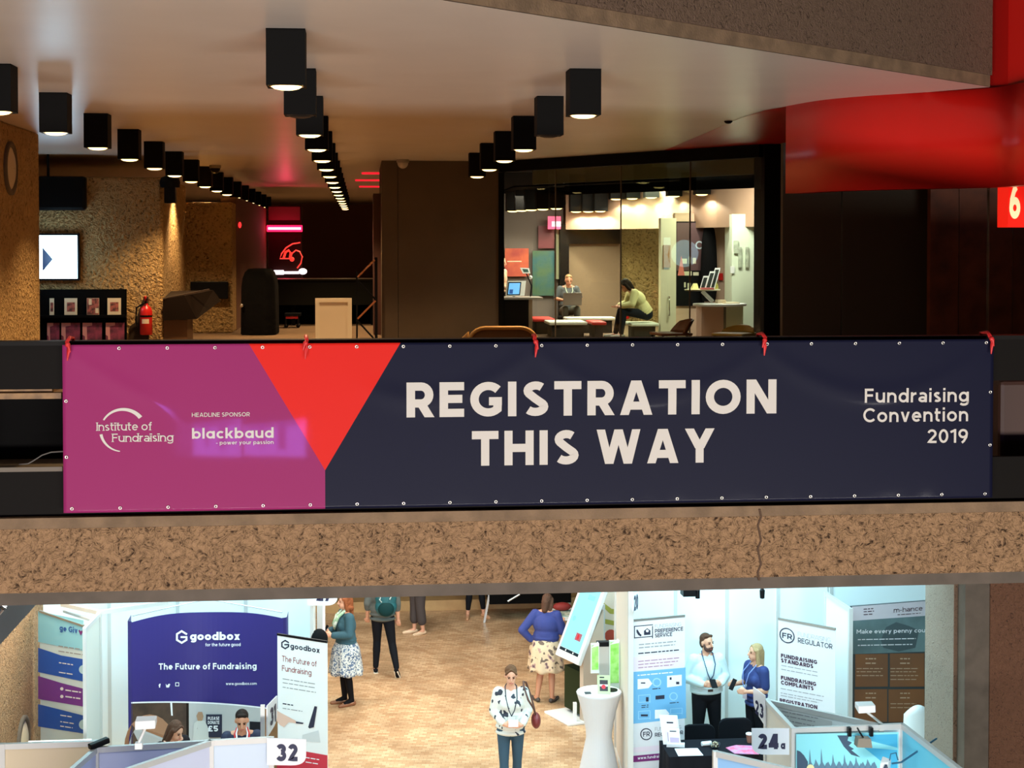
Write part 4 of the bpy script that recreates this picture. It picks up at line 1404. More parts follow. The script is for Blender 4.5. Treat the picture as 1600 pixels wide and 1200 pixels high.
# =================================================================== BANNER
bx0, bx1 = at(97, 538, YB - .07), at(1553, 530, YB - .07)
BX, BW_, BZ0, BZ1 = bx0.x, bx1.x - bx0.x, at(100, 802, YB - .07).z, 1.092
BHT = BZ1 - BZ0
YF = YB - .055
TIES = [(108, .0), (478, 0), (836, 0), (1192, 0), (1545, 0)]
tie_u = [at(p, 535, YF).x - BX for p, _ in TIES]


def wave(u, v):
    """out-of-plane offset of the vinyl, towards the viewer"""
    d = .003 * math.sin(u * 1.3 + v * .8) + .0008 * math.sin(u * 4.1 - v * 3)
    top = v / BHT
    for k in range(4):                       # swags between ties
        a, c = tie_u[k], tie_u[k + 1]
        if a <= u <= c:
            s = (u - a) / (c - a)
            dip = BHT - .05 - .30 * (1 - (2 * s - 1) ** 2)
            d += .0045 * math.exp(-((v - dip) / .07) ** 2) * (.35 + .65 * math.sin(math.pi * s))
    # diagonal tension fold on the magenta field
    q = (v - (BHT - .05)) + .62 * (u - .05)
    if 0 < u < 1.4: d += .0016 * math.exp(-(q / .05) ** 2) * max(0, 1 - u / 1.4)
    # crumples along the hem
    d += .0002 * math.exp(-(v / .06) ** 2) * math.sin(u * 21 + 2 * math.sin(u * 7))
    ss = lambda x: (lambda y: y * y * (3 - 2 * y))(max(0, min(1, x)))
    k = ss((u - .3) / .45) * (1 - ss((u - 1.62) / .45))
    return max(0, d * (1 - k) + .008)


def bpt(u, v, off=0.):
    return V((BX + u, YF - wave(u, v) - off, BZ0 + v))


NAVY = mat('navy_vinyl', (30, 31, 52), .26, spec=.55, bump=(1.6, .35, 3, .05))
MAGV = mat('magenta_vinyl', (166, 56, 112), .32, spec=.5, bump=(1.6, .3, 3, .05))
REDV = mat('red_vinyl', (238, 44, 38), .32, spec=.5, bump=(1.6, .3, 3, .05))
BWHITE = mat('banner_white', (206, 199, 190), .5, spec=.1)
KX = 1456 / BW_                                 # pixels per metre along the banner


def ub(px): return (px - 97) / KX


t = thing('vinyl_banner', 'long navy, magenta and red vinyl banner reading registration this way, tied to the balcony', 'banner', (BX + BW_ / 2, YF, BZ0))
NU, NV = 260, 70
vtip = BHT * (1 - (738 - 537) / 262)
uL, uR, uT = ub(375), ub(606), ub(490)


def banner_mat():
    """three printed fields meeting along straight edges, on glossy vinyl"""
    m = mat('printed_vinyl', (30, 31, 52), .4, spec=.045, coat=.16)
    m.node_tree.nodes['Principled BSDF'].inputs['Coat Roughness'].default_value = .035
    nt = m.node_tree
    L = nt.links.new
    tc = nt.nodes.new('ShaderNodeTexCoord')
    sp = nt.nodes.new('ShaderNodeSeparateXYZ')
    L(tc.outputs['UV'], sp.inputs[0])
    def lin_gt(k, c):            # 1 where  u > k * v + c
        a = nt.nodes.new('ShaderNodeMath'); a.operation = 'MULTIPLY_ADD'; a.inputs[1].default_value = k; a.inputs[2].default_value = c
        L(sp.outputs['Y'], a.inputs[0])
        g = nt.nodes.new('ShaderNodeMath'); g.operation = 'GREATER_THAN'
        L(sp.outputs['X'], g.inputs[0]); L(a.outputs[0], g.inputs[1])
        return g.outputs[0]
    def op(o, x, y):
        a = nt.nodes.new('ShaderNodeMath'); a.operation = o
        L(x, a.inputs[0]); L(y, a.inputs[1])
        return a.outputs[0]
    kl = (uL - uT) / (BHT - vtip); kr = (uR - uT) / (BHT - vtip)
    gl, gr, gs = lin_gt(kl, uT - kl * vtip), lin_gt(kr, uT - kr * vtip), lin_gt(0, uT)
    red = op('SUBTRACT', gl, op('MULTIPLY', gl, gr))          # right of the left edge and not right of the right edge
    gv = nt.nodes.new('ShaderNodeMath'); gv.operation = 'GREATER_THAN'; gv.inputs[1].default_value = vtip
    L(sp.outputs['Y'], gv.inputs[0])
    red = op('MULTIPLY', red, gv.outputs[0])
    inv = nt.nodes.new('ShaderNodeMath'); inv.operation = 'SUBTRACT'; inv.inputs[0].default_value = 1; L(gv.outputs[0], inv.inputs[1])
    navy = op('ADD', op('MULTIPLY', gv.outputs[0], gr), op('MULTIPLY', inv.outputs[0], gs))
    m1 = nt.nodes.new('ShaderNodeMix'); m1.data_type = 'RGBA'
    m1.inputs[6].default_value = lin((146, 44, 98)); m1.inputs[7].default_value = lin((214, 38, 30)); L(red, m1.inputs[0])
    m2 = nt.nodes.new('ShaderNodeMix'); m2.data_type = 'RGBA'
    L(m1.outputs[2], m2.inputs[6]); m2.inputs[7].default_value = lin((23, 24, 44)); L(navy, m2.inputs[0])
    L(m2.outputs[2], nt.nodes['Principled BSDF'].inputs['Base Color'])
    return m


b = MB(banner_mat())
b.grid([[bpt(BW_ * i / NU, BHT * j / NV) for i in range(NU + 1)] for j in range(NV + 1)])
fab = b.build('vinyl_sheet', t, smooth=True)
uvl = fab.data.uv_layers.new(name='UVMap')
for lo in fab.data.loops:
    vi = lo.vertex_index
    uvl.data[lo.index].uv = (BW_ * (vi % (NU + 1)) / NU, BHT * (vi // (NU + 1)) / NV)
sd = fab.modifiers.new('solid', 'SOLIDIFY'); sd.thickness = .002; sd.offset = -1
b = MB(BWHITE)
PYL = lambda py, px: BHT * (1 - (py - (538 - .0055 * (px - 97))) / (264 - .011 * (px - 97)))
def btext(s, px0, px1, pyb, cap_px, t_, **k):
    pm = (px0 + px1) / 2
    kz = (264 - .011 * (pm - 97)) / BHT
    b.text(s, ub(px0), PYL(pyb, pm), cap_px / kz, (0, 0, 0), (1, 0, 0), (0, 0, 1), off=.0045, t=t_, width=ub(px1) - ub(px0), fn=bpt, **k)


btext('REGISTRATION', 615, 1198, 649, 54, .235, track=.17)
btext('THIS WAY', 716, 1099, 725.5, 54, .235, track=.17)
btext('Fundraising', 1341, 1512, 628.5, 22, .165, track=.16)
btext('Convention', 1339, 1511, 659, 22, .165, track=.16)
btext('2019', 1444, 1511, 692, 21.5, .165, track=.16)
btext('Institute of', 147, 229, 672, 13, .13, track=.1, serif=True)
btext('Fundraising', 170, 261, 689.5, 13, .13, track=.1, serif=True)
btext('HEADLINE SPONSOR', 289, 376, 650.5, 6.5, .15, track=.14)
btext('blɑckbɑud', 289, 412, 684.5, 16.5, .19, track=.13)
btext('- power your passion', 325, 412, 694, 6.2, .17, track=.13)
# the two arcs of the institute mark
for (cx, cy, r, a0, a1, w0, w1) in ((186, 672, 33, 150, 37, 1.2, 3.2), (186, 672, 33, 190, 262, 2.2, .8)):
    n = 22
    L = []
    for i in range(n + 1):
        a = R_(a0 + (a1 - a0) * i / n)
        wd = w0 + (w1 - w0) * i / n
        L.append([bpt(ub(cx + (r + k * wd) * math.cos(a)), PYL(cy - (r + k * wd) * math.sin(a), cx), .004) for k in (-1, 1)])
    for p_, q_ in zip(L, L[1:]):
        f = [p_[0], p_[1], q_[1], q_[0]]
        b.face(f if (f[1] - f[0]).cross(f[2] - f[1]).y < 0 else f[::-1])
b.build('lettering', t)
# eyelets
eye = MB(mat('nickel_eyelet', (206, 202, 194), .3, metal=.85))
eye.grid([[V((r * math.cos(a), y, r * math.sin(a))) for a in [2 * math.pi * i / 14 for i in range(14)]] for r, y in ((.0045, -.001), (.007, -.004), (.0105, -.003), (.011, 0))], close_u=True)
e0 = None
for side, n in (('t', 21), ('b', 21), ('l', 2), ('r', 2)):
    for i in range(n):
        if side in 'tb': u, v = .05 + (BW_ - .1) * i / (n - 1), (BHT - .022 if side == 't' else .026)
        else: u, v = (.02 if side == 'l' else BW_ - .02), BHT * (i + 1) / 3
        if side == 't' and min(abs(u - q) for q in tie_u) < .02: continue
        if e0 is None: e = e0 = eye.build('eyelet', t, local=True, smooth=True)
        else: e = e0.copy(); C.objects.link(e)
        p = bpt(u, v, .003)
        e.location = p - t.location
# red ties
TIE = mat('red_ribbon', (206, 40, 40), .5)
labs = ['red ribbon tie at the magenta end of the banner', 'red ribbon tie on the red triangle of the banner', 'red ribbon tie above the letters of registration, before the tan chair', 'red ribbon tie beside the black pier of the glazed room', 'red ribbon tie at the outer navy end of the banner']
for k, (px, _) in enumerate(TIES):
    p = at(px, 534, YF)
    x = p.x
    b = MB(TIE)
    sx = -1 if k % 2 else 1
    b.tube([(x + .002, YF + .13, 1.0), (x, YF + .13, 1.125), (x, YF + .02, 1.135), (x - .006 * sx, YF - .035, 1.11), (x + .004, YF - .04, 1.06), (x - .003, YF - .045, 1.0)], [.006, .01, .011, .012, .011, .004], 8)
    b.tube([(x - .012 * sx, YF - .04, 1.10), (x + .006 * sx, YF - .05, 1.09), (x + .014 * sx, YF - .045, 1.05)], [.006, .011, .004], 8)
    b.ball((x, YF - .045, 1.095), (.016, .012, .016), 10, 8)
    tag(b.build('ribbon_tie', smooth=True), labs[k], 'ribbon', 'red ribbon ties of the banner')
# grey cable lying on the grey ledge
b = MB(mat('grey_cable', (92, 88, 84), .6))
pts = [at(px, py, YB + .05) for px, py in ((30, 726), (44, 724.5), (52, 720), (66, 711), (80, 706.5), (97, 705.5), (120, 706))]
b.tube(pts, .004, 8)
tag(b.build('loose_cable', smooth=True), 'thin grey cable looping over the grey ledge beside the banner', 'cable')
# two violet screens across the hall, mirrored in the glossy magenta end of the banner
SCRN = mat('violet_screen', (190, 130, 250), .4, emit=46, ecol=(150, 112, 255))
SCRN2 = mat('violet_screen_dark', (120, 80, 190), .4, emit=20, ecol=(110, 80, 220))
YM = 2 * YF + 6.0
for k, (x0, y0, x1, y1, sk) in enumerate(((302, 662, 377, 712, -8), (381, 664, 478, 712, -9))):
    mir = lambda px, py: V((at(px, py, YM).x, -6.0, at(px, py, YM).z))
    q = [mir(x0, y1), mir(x1, y1 + 2), mir(x1, y0 + sk), mir(x0, y0)]
    t2 = thing('wall_display', ['violet lit display across the hall, mirrored over the sponsor lettering', 'violet lit display across the hall, mirrored towards the red triangle'][k], 'display', q[0] + (q[1] - q[0]) * .5, 'displays mirrored in the banner')
    b = MB(BPLAST); d_ = V((0, -.06, 0)); b.hexa([q[0] + d_, q[1] + d_, q[1], q[0], q[3] + d_, q[2] + d_, q[2], q[3]]); b.build('casing', t2)
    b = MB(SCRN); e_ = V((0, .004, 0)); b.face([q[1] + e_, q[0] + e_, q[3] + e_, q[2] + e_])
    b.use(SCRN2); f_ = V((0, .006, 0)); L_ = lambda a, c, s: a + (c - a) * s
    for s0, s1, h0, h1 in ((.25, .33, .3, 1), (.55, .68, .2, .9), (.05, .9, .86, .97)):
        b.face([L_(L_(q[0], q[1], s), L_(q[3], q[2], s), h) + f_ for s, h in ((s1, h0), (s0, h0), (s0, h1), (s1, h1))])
    b.build('screen', t2)
    b = MB(BPLAST); mm = (q[0] + q[1]) / 2; b.bar(V((mm.x, -6.04, ZL)), V((mm.x, -6.04, mm.z + .1)), .06); b.build('pole', t2)
    b = MB(BPLAST); b.box((mm.x - .3, -6.3, ZL), (mm.x + .3, -5.8, ZL + .03)); b.build('base', t2)
# =================================================================== LOWER HALL
ZT = -2.85
PANEL = mat('white_shell_panel', (232, 238, 240), .5)
PANELC = mat('cream_shell_panel', (226, 208, 176), .5)
PANELL = mat('lavender_shell_panel', (204, 210, 242), .4)  # pale panel with lavender light from screens put into its colour
RAIL = mat('pale_aluminium_rail', (206, 206, 204), .4, metal=.2)
NAVYG = mat('indigo_print', (44, 34, 112), .5)
PWHITE = mat('print_white', (238, 238, 244), .5)


class Plane:
    """upright printed surface through two points"""
    def __init__(s, a, c):
        s.a, s.c = V((a[0], a[1], 0)), V((c[0], c[1], 0))
        d = (s.c - s.a).normalized()
        s.u = d
        s.n = V((d.y, -d.x, 0))
        if s.n.y > 0: s.n = -s.n

    def hit(s, px, py, off=0.):
        d = ray(px, py)
        t = (s.a - EYE).dot(s.n) / d.dot(s.n)
        return EYE + d * t + s.n * off

    def poly(s, b, pts, off):
        q = [s.hit(x, y, off) for x, y in pts]
        nn = (q[1] - q[0]).cross(q[2] - q[1])
        b.face(q if nn.dot(s.n) > 0 else q[::-1])

    def quad(s, b, x0, y0, x1, y1, off, sl=0.):
        s.poly(b, [(x0, y0), (x0, y1), (x1, y1 + sl * (x1 - x0)), (x1, y0 + sl * (x1 - x0))], off)

    def text(s, b, txt, x0, x1, yb, cap, t, off=.004, sl=0., x1l=0., **k):
        b.text(txt, x0, 0, cap, (0, 0, 0), (1, 0, 0), (0, 0, 1), off, t, width=x1 - x0, fn=lambda u, v, o: s.hit(u, yb - v + sl * (u - x0), o), **k)

    def lines(s, b, x0, x1, ys, th=1.2, off=.004, sl=0., seed=1):
        """rows of print too small to read"""
        rnd = random.Random(seed)
        for y in ys:
            x = x0
            e = x1 - rnd.random() * .2 * (x1 - x0)
            while x < e:
                w = 3 + rnd.random() * 8
                y2 = y + sl * (x - x0)
                s.quad(b, x, y2 - th, min(e, x + w), y2, off, sl)
                x += w + 1.5

    def ring(s, b, cx, cy, r0, r1, off, sl=0., n=22, a0=0, a1=360):
        for i in range(n):
            a, c = R_(a0 + (a1 - a0) * i / n), R_(a0 + (a1 - a0) * (i + 1) / n)
            f = lambda r, q: (cx + r * math.cos(q), cy + r * math.sin(q) + sl * r * math.cos(q))
            s.poly(b, [f(r0, a), f(r1, a), f(r1, c), f(r0, c)] if r0 > .01 else [f(r1, a), f(r1, c), (cx, cy)], off)


PK = [0]


def shell_wall(name, label, pA, pB, zt=ZT, panel=PANEL, posts=2, z0=ZL, cat='partition', th=.04, kind=None):
    """shell-scheme wall: panel infill, top and bottom rail, posts"""
    a, c = V((pA[0], pA[1], 0)), V((pB[0], pB[1], 0))
    t = thing(name, label, cat, ((a.x + c.x) / 2, (a.y + c.y) / 2, z0))
    b = MB(panel)
    b.bar(a + V((0, 0, (z0 + zt) / 2)), c + V((0, 0, (z0 + zt) / 2)), .015, zt - z0 - .06); b.build('panel', t)
    b = MB(RAIL); b.bar(a + V((0, 0, zt - .02)), c + V((0, 0, zt - .02)), th, .05); b.build('top_rail', t)
    b = MB(RAIL); b.bar(a + V((0, 0, z0 + .025)), c + V((0, 0, z0 + .025)), th, .05); b.build('bottom_rail', t)
    for i in range(posts):
        q = a + (c - a) * (i / max(1, posts - 1))
        PK[0] += 1
        w_ = th + .0021 * (PK[0] % 7)
        b = MB(RAIL); b.bar(q + V((0, 0, z0)), q + V((0, 0, zt + .0011 * (PK[0] % 7))), w_, w_); b.build('post', t)
    return t


def xy(px, py, z=ZT):
    p = atz(px, py, z)
    return (p.x, p.y)


def number_sign(label, txt, plane, quadpx, tx0, tx1, tyb, cap, rounded='br', t=.27, sl=0., extra=None, name='stand_number_sign'):
    """white number sign with one rounded corner"""
    (xa, ya), (xb, yb_), (xc, yc), (xd, yd) = quadpx     # tl, tr, br, bl
    pts = []
    def lerp(p, q, k): return (p[0] + (q[0] - p[0]) * k, p[1] + (q[1] - p[1]) * k)
    def corner(prev, p, nxt, k=.38):
        a, c = lerp(p, prev, k), lerp(p, nxt, k)
        return [((1 - s) ** 2 * a[0] + 2 * s * (1 - s) * p[0] + s * s * c[0], (1 - s) ** 2 * a[1] + 2 * s * (1 - s) * p[1] + s * s * c[1]) for s in [i / 6 for i in range(7)]]
    tl, tr, br, bl = quadpx
    pts = [tl, tr] + (corner(tr, br, bl) if rounded == 'br' else [br]) + (corner(br, bl, tl) if rounded == 'bl' else [bl])
    t_ = thing(name, label, 'sign', plane.hit((xa + xc) / 2, max(yc, yd)))
    b = MB(mat('sign_white', (240, 242, 246), .45))
    plane.poly(b, pts, .006)
    plane.poly(b, pts[::-1], -.006)
    q0, q1 = [plane.hit(x, y, .006) for x, y in pts], [plane.hit(x, y, -.006) for x, y in pts]
    for i in range(len(pts)):
        j = (i + 1) % len(pts)
        b.face([q0[i], q0[j], q1[j], q1[i]])
    b.build('board', t_)
    b = MB(mat('sign_navy', (24, 30, 70), .5))
    plane.text(b, txt, tx0, tx1, tyb, cap, t, .009, sl)
    b.build('lettering', t_)
    if extra: b = MB(mat('sign_navy', (24, 30, 70), .5)); extra(b, plane); b.build('lettering', t_)
    return t_


def rollup(label, TL, TR, zt, base_px=None, paint=None, back=(236, 238, 238), top_m=None):
    a, c = atz(TL[0], TL[1], zt), atz(TR[0], TR[1], zt)
    pl = Plane(a, c)
    mid = (a + c) / 2
    t = thing('roll_up_banner', label, 'banner', (mid.x, mid.y, ZL))
    b = MB(mat('rollup_vinyl_%d_%d_%d' % back, back, .45))
    u, n = pl.u, pl.n
    A, Cc = V((a.x, a.y, 0)), V((c.x, c.y, 0))
    if (Cc - A).dot(u) < 0: u = -u
    b.hexa([A + V((0, 0, ZL + .08)) + n * .002, Cc + V((0, 0, ZL + .08)) + n * .002, Cc + V((0, 0, ZL + .08)) - n * .002, A + V((0, 0, ZL + .08)) - n * .002,
            A + V((0, 0, zt)) + n * .002, Cc + V((0, 0, zt)) + n * .002, Cc + V((0, 0, zt)) - n * .002, A + V((0, 0, zt)) - n * .002])
    if paint: paint(b, pl)
    b.build('graphic', t)
    b = MB(top_m or SILVER); b.bar(A + V((0, 0, zt)), Cc + V((0, 0, zt)), .022, .025); b.build('top_rail', t)
    b = MB(SILVER); b.bar(A - u * .02 + V((0, 0, ZL + .045)), Cc + u * .02 + V((0, 0, ZL + .045)), .12, .08); b.build('cassette', t)
    b = MB(SILVER); m = (A + Cc) / 2 - n * .03; b.bar(m + V((0, 0, ZL + .05)), m + V((0, 0, zt)), .02); b.build('pole', t)
    return t, pl


# ------------------------------------------------ booth walls
Yw = 20.7
shell_wall('booth_back_wall', 'white back wall of the booth with the indigo curved display', (fx(60, Yw), Yw), (fx(488, Yw), Yw), -2.55, PANEL, 5)
Yw2 = 20.6
shell_wall('booth_back_wall', 'white back wall behind the bearded man and the blonde woman', (fx(975, Yw2), Yw2), (fx(1296, Yw2), Yw2), -2.55, PANEL, 5)
pA, pB = xy(1329, 951, -2.85), xy(1291, 926, -2.85)
shell_wall('booth_side_wall', 'white side wall of the booth beside the regulator banner', pA, pB, -2.85, PANEL, 2)
pA = xy(155, 957); pB = xy(132, 981)
shell_wall('booth_side_wall', 'pale grey wall end beside the blue and purple giving banner', pA, pB, ZT, mat('grey_white_panel', (206, 208, 200), .5), 2)
b = MB(RAIL)
p = V(pA + (ZT,))
b.bar(p, atz(262, 941, ZT), .05); b.bar(p, atz(97, 944, ZT), .05); b.bar(p + V((-.05, .0, -.11)), atz(100, 955, ZT - .11), .03, .03)
tag(b.build('booth_truss'), 'pale aluminium frame rails meeting over the grey wall end', 'frame')
pA, pB = (fx(970, 20.2), 20.5), (fx(986, 18.6), 18.6)
shell_wall('booth_side_wall', 'tall pale wall end beside the white cocktail table', pA, pB, -2.55, mat('warm_grey_panel', (214, 206, 196), .5), 2, th=.06)
# goodbox wall return at the aisle
pA, pB = (fx(486, 19.6), 19.6), (fx(489, 20.7), 20.7)
shell_wall('booth_side_wall', 'narrow white wall end between the indigo display and the aisle', pA, pB, -2.55, PANEL, 2)
b = MB(mat('grey_pillar_panel', (184, 186, 188), .5)); b.box((fx(494, 21.5), 21.5, ZL), (fx(503, 21.5), 21.9, -2.6))
b.use(PWHITE); b.box((fx(503, 21.5), 21.5, ZL), (fx(506, 21.5), 21.9, -2.6))
tag(b.build('grey_upright'), 'grey upright panel at the aisle beside the woman in the denim jacket', 'panel')
b = MB(mat('red_fabric_strip', (176, 44, 44), .6))
p0, p1 = at(489, 930, 20.9), at(491, 986, 20.9)
b.tube([at(489, 925, 21.0), at(489, 945, 21.0), at(490, 965, 21.0), at(491.5, 986, 21.0)], [.035, .035, .022, .008], 10)
tag(b.build('red_scarf', smooth=True), 'red scarf hanging beside the grey upright at the aisle', 'scarf')

# ------------------------------------------------ giving banner, cream counter
def paint_giving(b, P):
    b.use(mat('giving_sky', (146, 214, 236), .5)); P.quad(b, 60, 955, 131, 1003, .004, .2)
    b.use(mat('giving_blue', (36, 92, 190), .5))
    P.poly(b, [(60, 1012), (60, 1050), (131, 1065), (131, 1030), (96, 1024)], .004)
    P.poly(b, [(60, 1100), (60, 1135), (131, 1146), (131, 1118), (96, 1109)], .004)
    b.use(mat('giving_purple', (126, 62, 156), .5)); P.poly(b, [(60, 1056), (60, 1092), (131, 1104), (131, 1076), (96, 1067)], .004)
    b.use(mat('giving_ink', (34, 92, 170), .5)); P.text(b, 'ge Giv', 94, 122, 985, 9, .22, .008, .16)
    b.use(mat('giving_heart', (120, 40, 120), .5)); P.poly(b, [(123.5, 985), (127, 993), (130.5, 987), (129, 984.5), (127, 986.5), (125, 983.5)], .008)
    b.use(GREYINK); P.lines(b, 92, 130, (1010, 1018), 1.6, .006, .15, 3)
    b.use(PWHITE); P.lines(b, 93, 116, (1036, 1051), 1.6, .008, .15, 4); P.lines(b, 103, 131, (1079, 1089), 2, .008, .15, 5); P.lines(b, 95, 118, (1118, 1128, 1135), 1.6, .008, .15, 6)
    P.ring(b, 97.5, 1076, 0, 2.6, .008); P.ring(b, 97.5, 1088, 0, 2.6, .008)
    b.use(mat('giving_pale', (190, 226, 240), .5)); P.ring(b, 131, 1046, 0, 7, .006, n=16, a0=90, a1=270); P.ring(b, 132, 1132, 0, 8, .006, n=16, a0=90, a1=270)


rollup('pale blue roll-up banner with blue and purple blocks about giving', (62, 955), (131, 978), -3.0, paint=paint_giving, back=(214, 232, 236))
pA, pB = xy(92, 1160), xy(150, 1158)
shell_wall('booth_partition', 'cream partition panel beside the lower concrete pillar', (pA[0] - .5, pA[1]), pB, ZT, PANELC, 2)
pz = atz(112, 1158, -4.1)
b = MB(WPLAST); b.box((pz.x - .5, pz.y - .2, -4.15), (pz.x + .22, pz.y + .06, -4.1)); t = thing('booth_shelf', 'white counter top below the giving banner', 'counter', (pz.x, pz.y, ZL)); b.build('worktop', t)
b = MB(PANELC); b.box((pz.x - .4, pz.y - .1, ZL), (pz.x + .12, pz.y + .04, -4.15)); b.build('body', t)

# ------------------------------------------------ front partitions of stands 31 and 32
P1, P2, P3, P4 = xy(150, 1168), xy(330, 1157), xy(424, 1152), xy(196, 1202)
shell_wall('booth_partition', 'lavender partition of stand 32 behind the diagonal rail', P1, P2, ZT, PANELL, 2)
shell_wall('booth_partition', 'short pale partition carrying the sign of stand 32', P2, P3, ZT, mat('pale_blue_panel', (206, 222, 240), .4), 2)
d4 = ((P4[0] - P2[0]) * 1.5 + P2[0], (P4[1] - P2[1]) * 1.5 + P2[1])
shell_wall('booth_partition', 'partition running diagonally forward from the middle of stand 32', P2, d4, ZT, mat('white_blue_panel', (214, 220, 244), .4), 2)
d1 = (P1[0] - .25, P1[1] - 1.2)
shell_wall('booth_partition', 'partition running forward at the concrete pillar end of stand 32', P1, d1, ZT, PANELL, 2)
b = MB(BPLAST); p = V(P1 + (ZT + .02,)); b.bar(p + V((-.05, -.05, 0)), p + V((.1, .06, .03)), .07, .05)
tag(b.build('clamp_light', bevel=.01), 'small black clamp on the corner of the lavender partition', 'clamp')
pl31 = Plane(xy(417, 1103, -2.72), xy(432, 1087, -2.72))
number_sign('white stand sign 31 seen edge-on above the partition', '31', pl31, [(417, 1103), (432.5, 1087), (432, 1128), (417, 1152)], 420.5, 430, 1136, 28, 'br', .24, sl=-1.0)
pl32 = Plane((P3[0], P3[1] - .05), (P3[0] + .5, P3[1] - .05))
number_sign('large white stand sign 32 with bold navy figures', '32', pl32, [(417, 1153), (478.5, 1155), (478, 1196), (417, 1195)], 431, 465, 1189, 27, 'br', .26)
pl27 = Plane((0, 19.5), (1, 19.5))
number_sign('white stand sign 27 half hidden under the beam', '27', pl27, [(480, 912), (528, 912), (527, 946), (480, 946)], 494, 518, 939, 20, 'br', .27)
b = MB(RAIL); p = pl31.hit(418, 1150); b.bar(V((p.x - .045, p.y, ZL)), V((p.x - .045, p.y, p.z + .3)), .04)
tag(b.build('sign_post'), 'aluminium post holding the sign of stand 31', 'post')


# ------------------------------------------------ indigo curved display
def gY(px): return 19.35 + .5 * math.sin(math.pi * min(1, max(0, (px - 205) / 238)))


def gpt(px, py, off=0.):
    return at(px, py, gY(px)) + V((0, -off, 0))


t = thing('curved_display', 'indigo curved pop-up display with white lettering about the future of fundraising', 'display', (fx(324, 19.6), 19.6, ZL))
b = MB(NAVYG)
cols_ = [205 + 238 * i / 30 for i in range(31)]
def wav(px): return 1097 - 3 * math.sin((px - 205) / 238 * math.pi * .9) + 13 * ((px - 205) / 238) ** 2
zt_g = at(324, 955, gY(324)).z
b.grid([[V((gpt(px, 1000).x, gY(px), zt_g + .012 * math.sin((px - 205) / 238 * 9))) for px in cols_], [gpt(px, wav(px)) for px in cols_]])
b.use(PWHITE); b.grid([[gpt(px, wav(px), 0) for px in cols_], [gpt(px, wav(px) + 2.2, 0) for px in cols_]])
BRN = mat('brown_photo_print', (84, 62, 48), .6, mottled=(5, (58, 42, 34), .35, .65))
GRYP = mat('grey_photo_print', (186, 184, 184), .6)
OAK = mat('oak_photo_print', (160, 112, 72), .6, mottled=(6, (132, 90, 58), .4, .6))
for a, c, m in ((205, 291, BRN), (291, 295, mat('dark_photo_print', (40, 32, 28), .6)), (295, 408, GRYP), (408, 443, OAK)):
    cc = [a + (c - a) * i / 10 for i in range(11)]
    b.use(m); b.grid([[gpt(px, wav(px) + 2.2) for px in cc], [V((gpt(px, 1150).x, gY(px), ZL + .05)) for px in cc]])
def gpoly(m, pts, off=.006):
    b.use(m)
    q = [gpt(x, y, off) for x, y in pts]
    b.face(q if (q[1] - q[0]).cross(q[2] - q[1]).y < 0 else q[::-1])
# arched photograph, poster and back-turned figure of the printed scene
arch = [(206 + 30 + 40 * math.cos(R_(a)) - 2, 1168 - 52 * math.sin(R_(a))) for a in range(0, 181, 15)]
gpoly(mat('arch_tan_print', (166, 118, 88), .6), arch, .004)
gpoly(GRYP, [(234 + 33 * math.cos(R_(a)), 1172 - 46 * math.sin(R_(a))) for a in range(0, 181, 15)], .006)
gpoly(PWHITE, [(266, 1097), (269, 1097), (270, 1118), (267.5, 1118)], .005)
gpoly(INK, [(300, 1117), (326, 1117), (326, 1152), (300, 1152)][:0] or [(322, 1116), (347, 1116), (347, 1152), (322, 1152)], .005)
gpoly(mat('hoodie_print', (204, 202, 198), .6), [(301, 1160), (303, 1130), (311, 1124), (320, 1126), (327, 1140), (328, 1160)], .007)
gpoly(mat('hair_print', (170, 132, 104), .6), [(309, 1126), (307, 1118), (310, 1112), (316, 1112), (318, 1119), (316, 1126)], .008)
gpoly(mat('sling_print', (70, 66, 62), .6), [(308, 1138), (311, 1134), (320, 1150), (316, 1154)], .009)
gpoly(mat('black_box_print', (36, 36, 42), .6), [(390, 1127), (408, 1128), (410, 1150), (390, 1150)], .005)
b.use(PWHITE)
def gtext(s, x0, x1, yb, cap, tt, off=.009, **k):
    b.text(s, x0, 0, cap, (0, 0, 0), (1, 0, 0), (0, 0, 1), off, tt, width=x1 - x0, fn=lambda u, v, o: gpt(u, yb - v - .006 * (u - x0), o), **k)
gtext('PLEASE', 325, 343, 1124, 5, .2, off=.024); gtext('DONATE', 325, 343, 1130.5, 5, .2, off=.024)
gtext('£5', 325.5, 341, 1142, 9, .22, off=.024)
gtext('goodbox', 297, 375, 1000, 12.5, .24, track=.1)
gtext('for the future good', 321, 376, 1009.5, 5, .15)
gtext('The Future of Fundraising', 248, 401, 1046, 9.8, .2, track=.14)
gtext('f', 248, 251, 1074, 6, .24); gtext('www.goodbox.com', 353, 401, 1070, 4.4, .15)
gpoly(PWHITE, [(259, 1068), (261, 1071), (264, 1068), (266, 1069), (264, 1074), (260, 1074)])
b.use(PWHITE); gm = [(274, 1066), (280, 1066), (280, 1072), (274, 1072)]
for i in range(4):
    a, c = gm[i], gm[(i + 1) % 4]
    q = [gpt(*a, .008), gpt(*c, .008), gpt(c[0] * .7 + 277 * .3, c[1] * .7 + 1069 * .3, .008), gpt(a[0] * .7 + 277 * .3, a[1] * .7 + 1069 * .3, .008)]
    b.face(q if (q[1] - q[0]).cross(q[2] - q[1]).y < 0 else q[::-1])


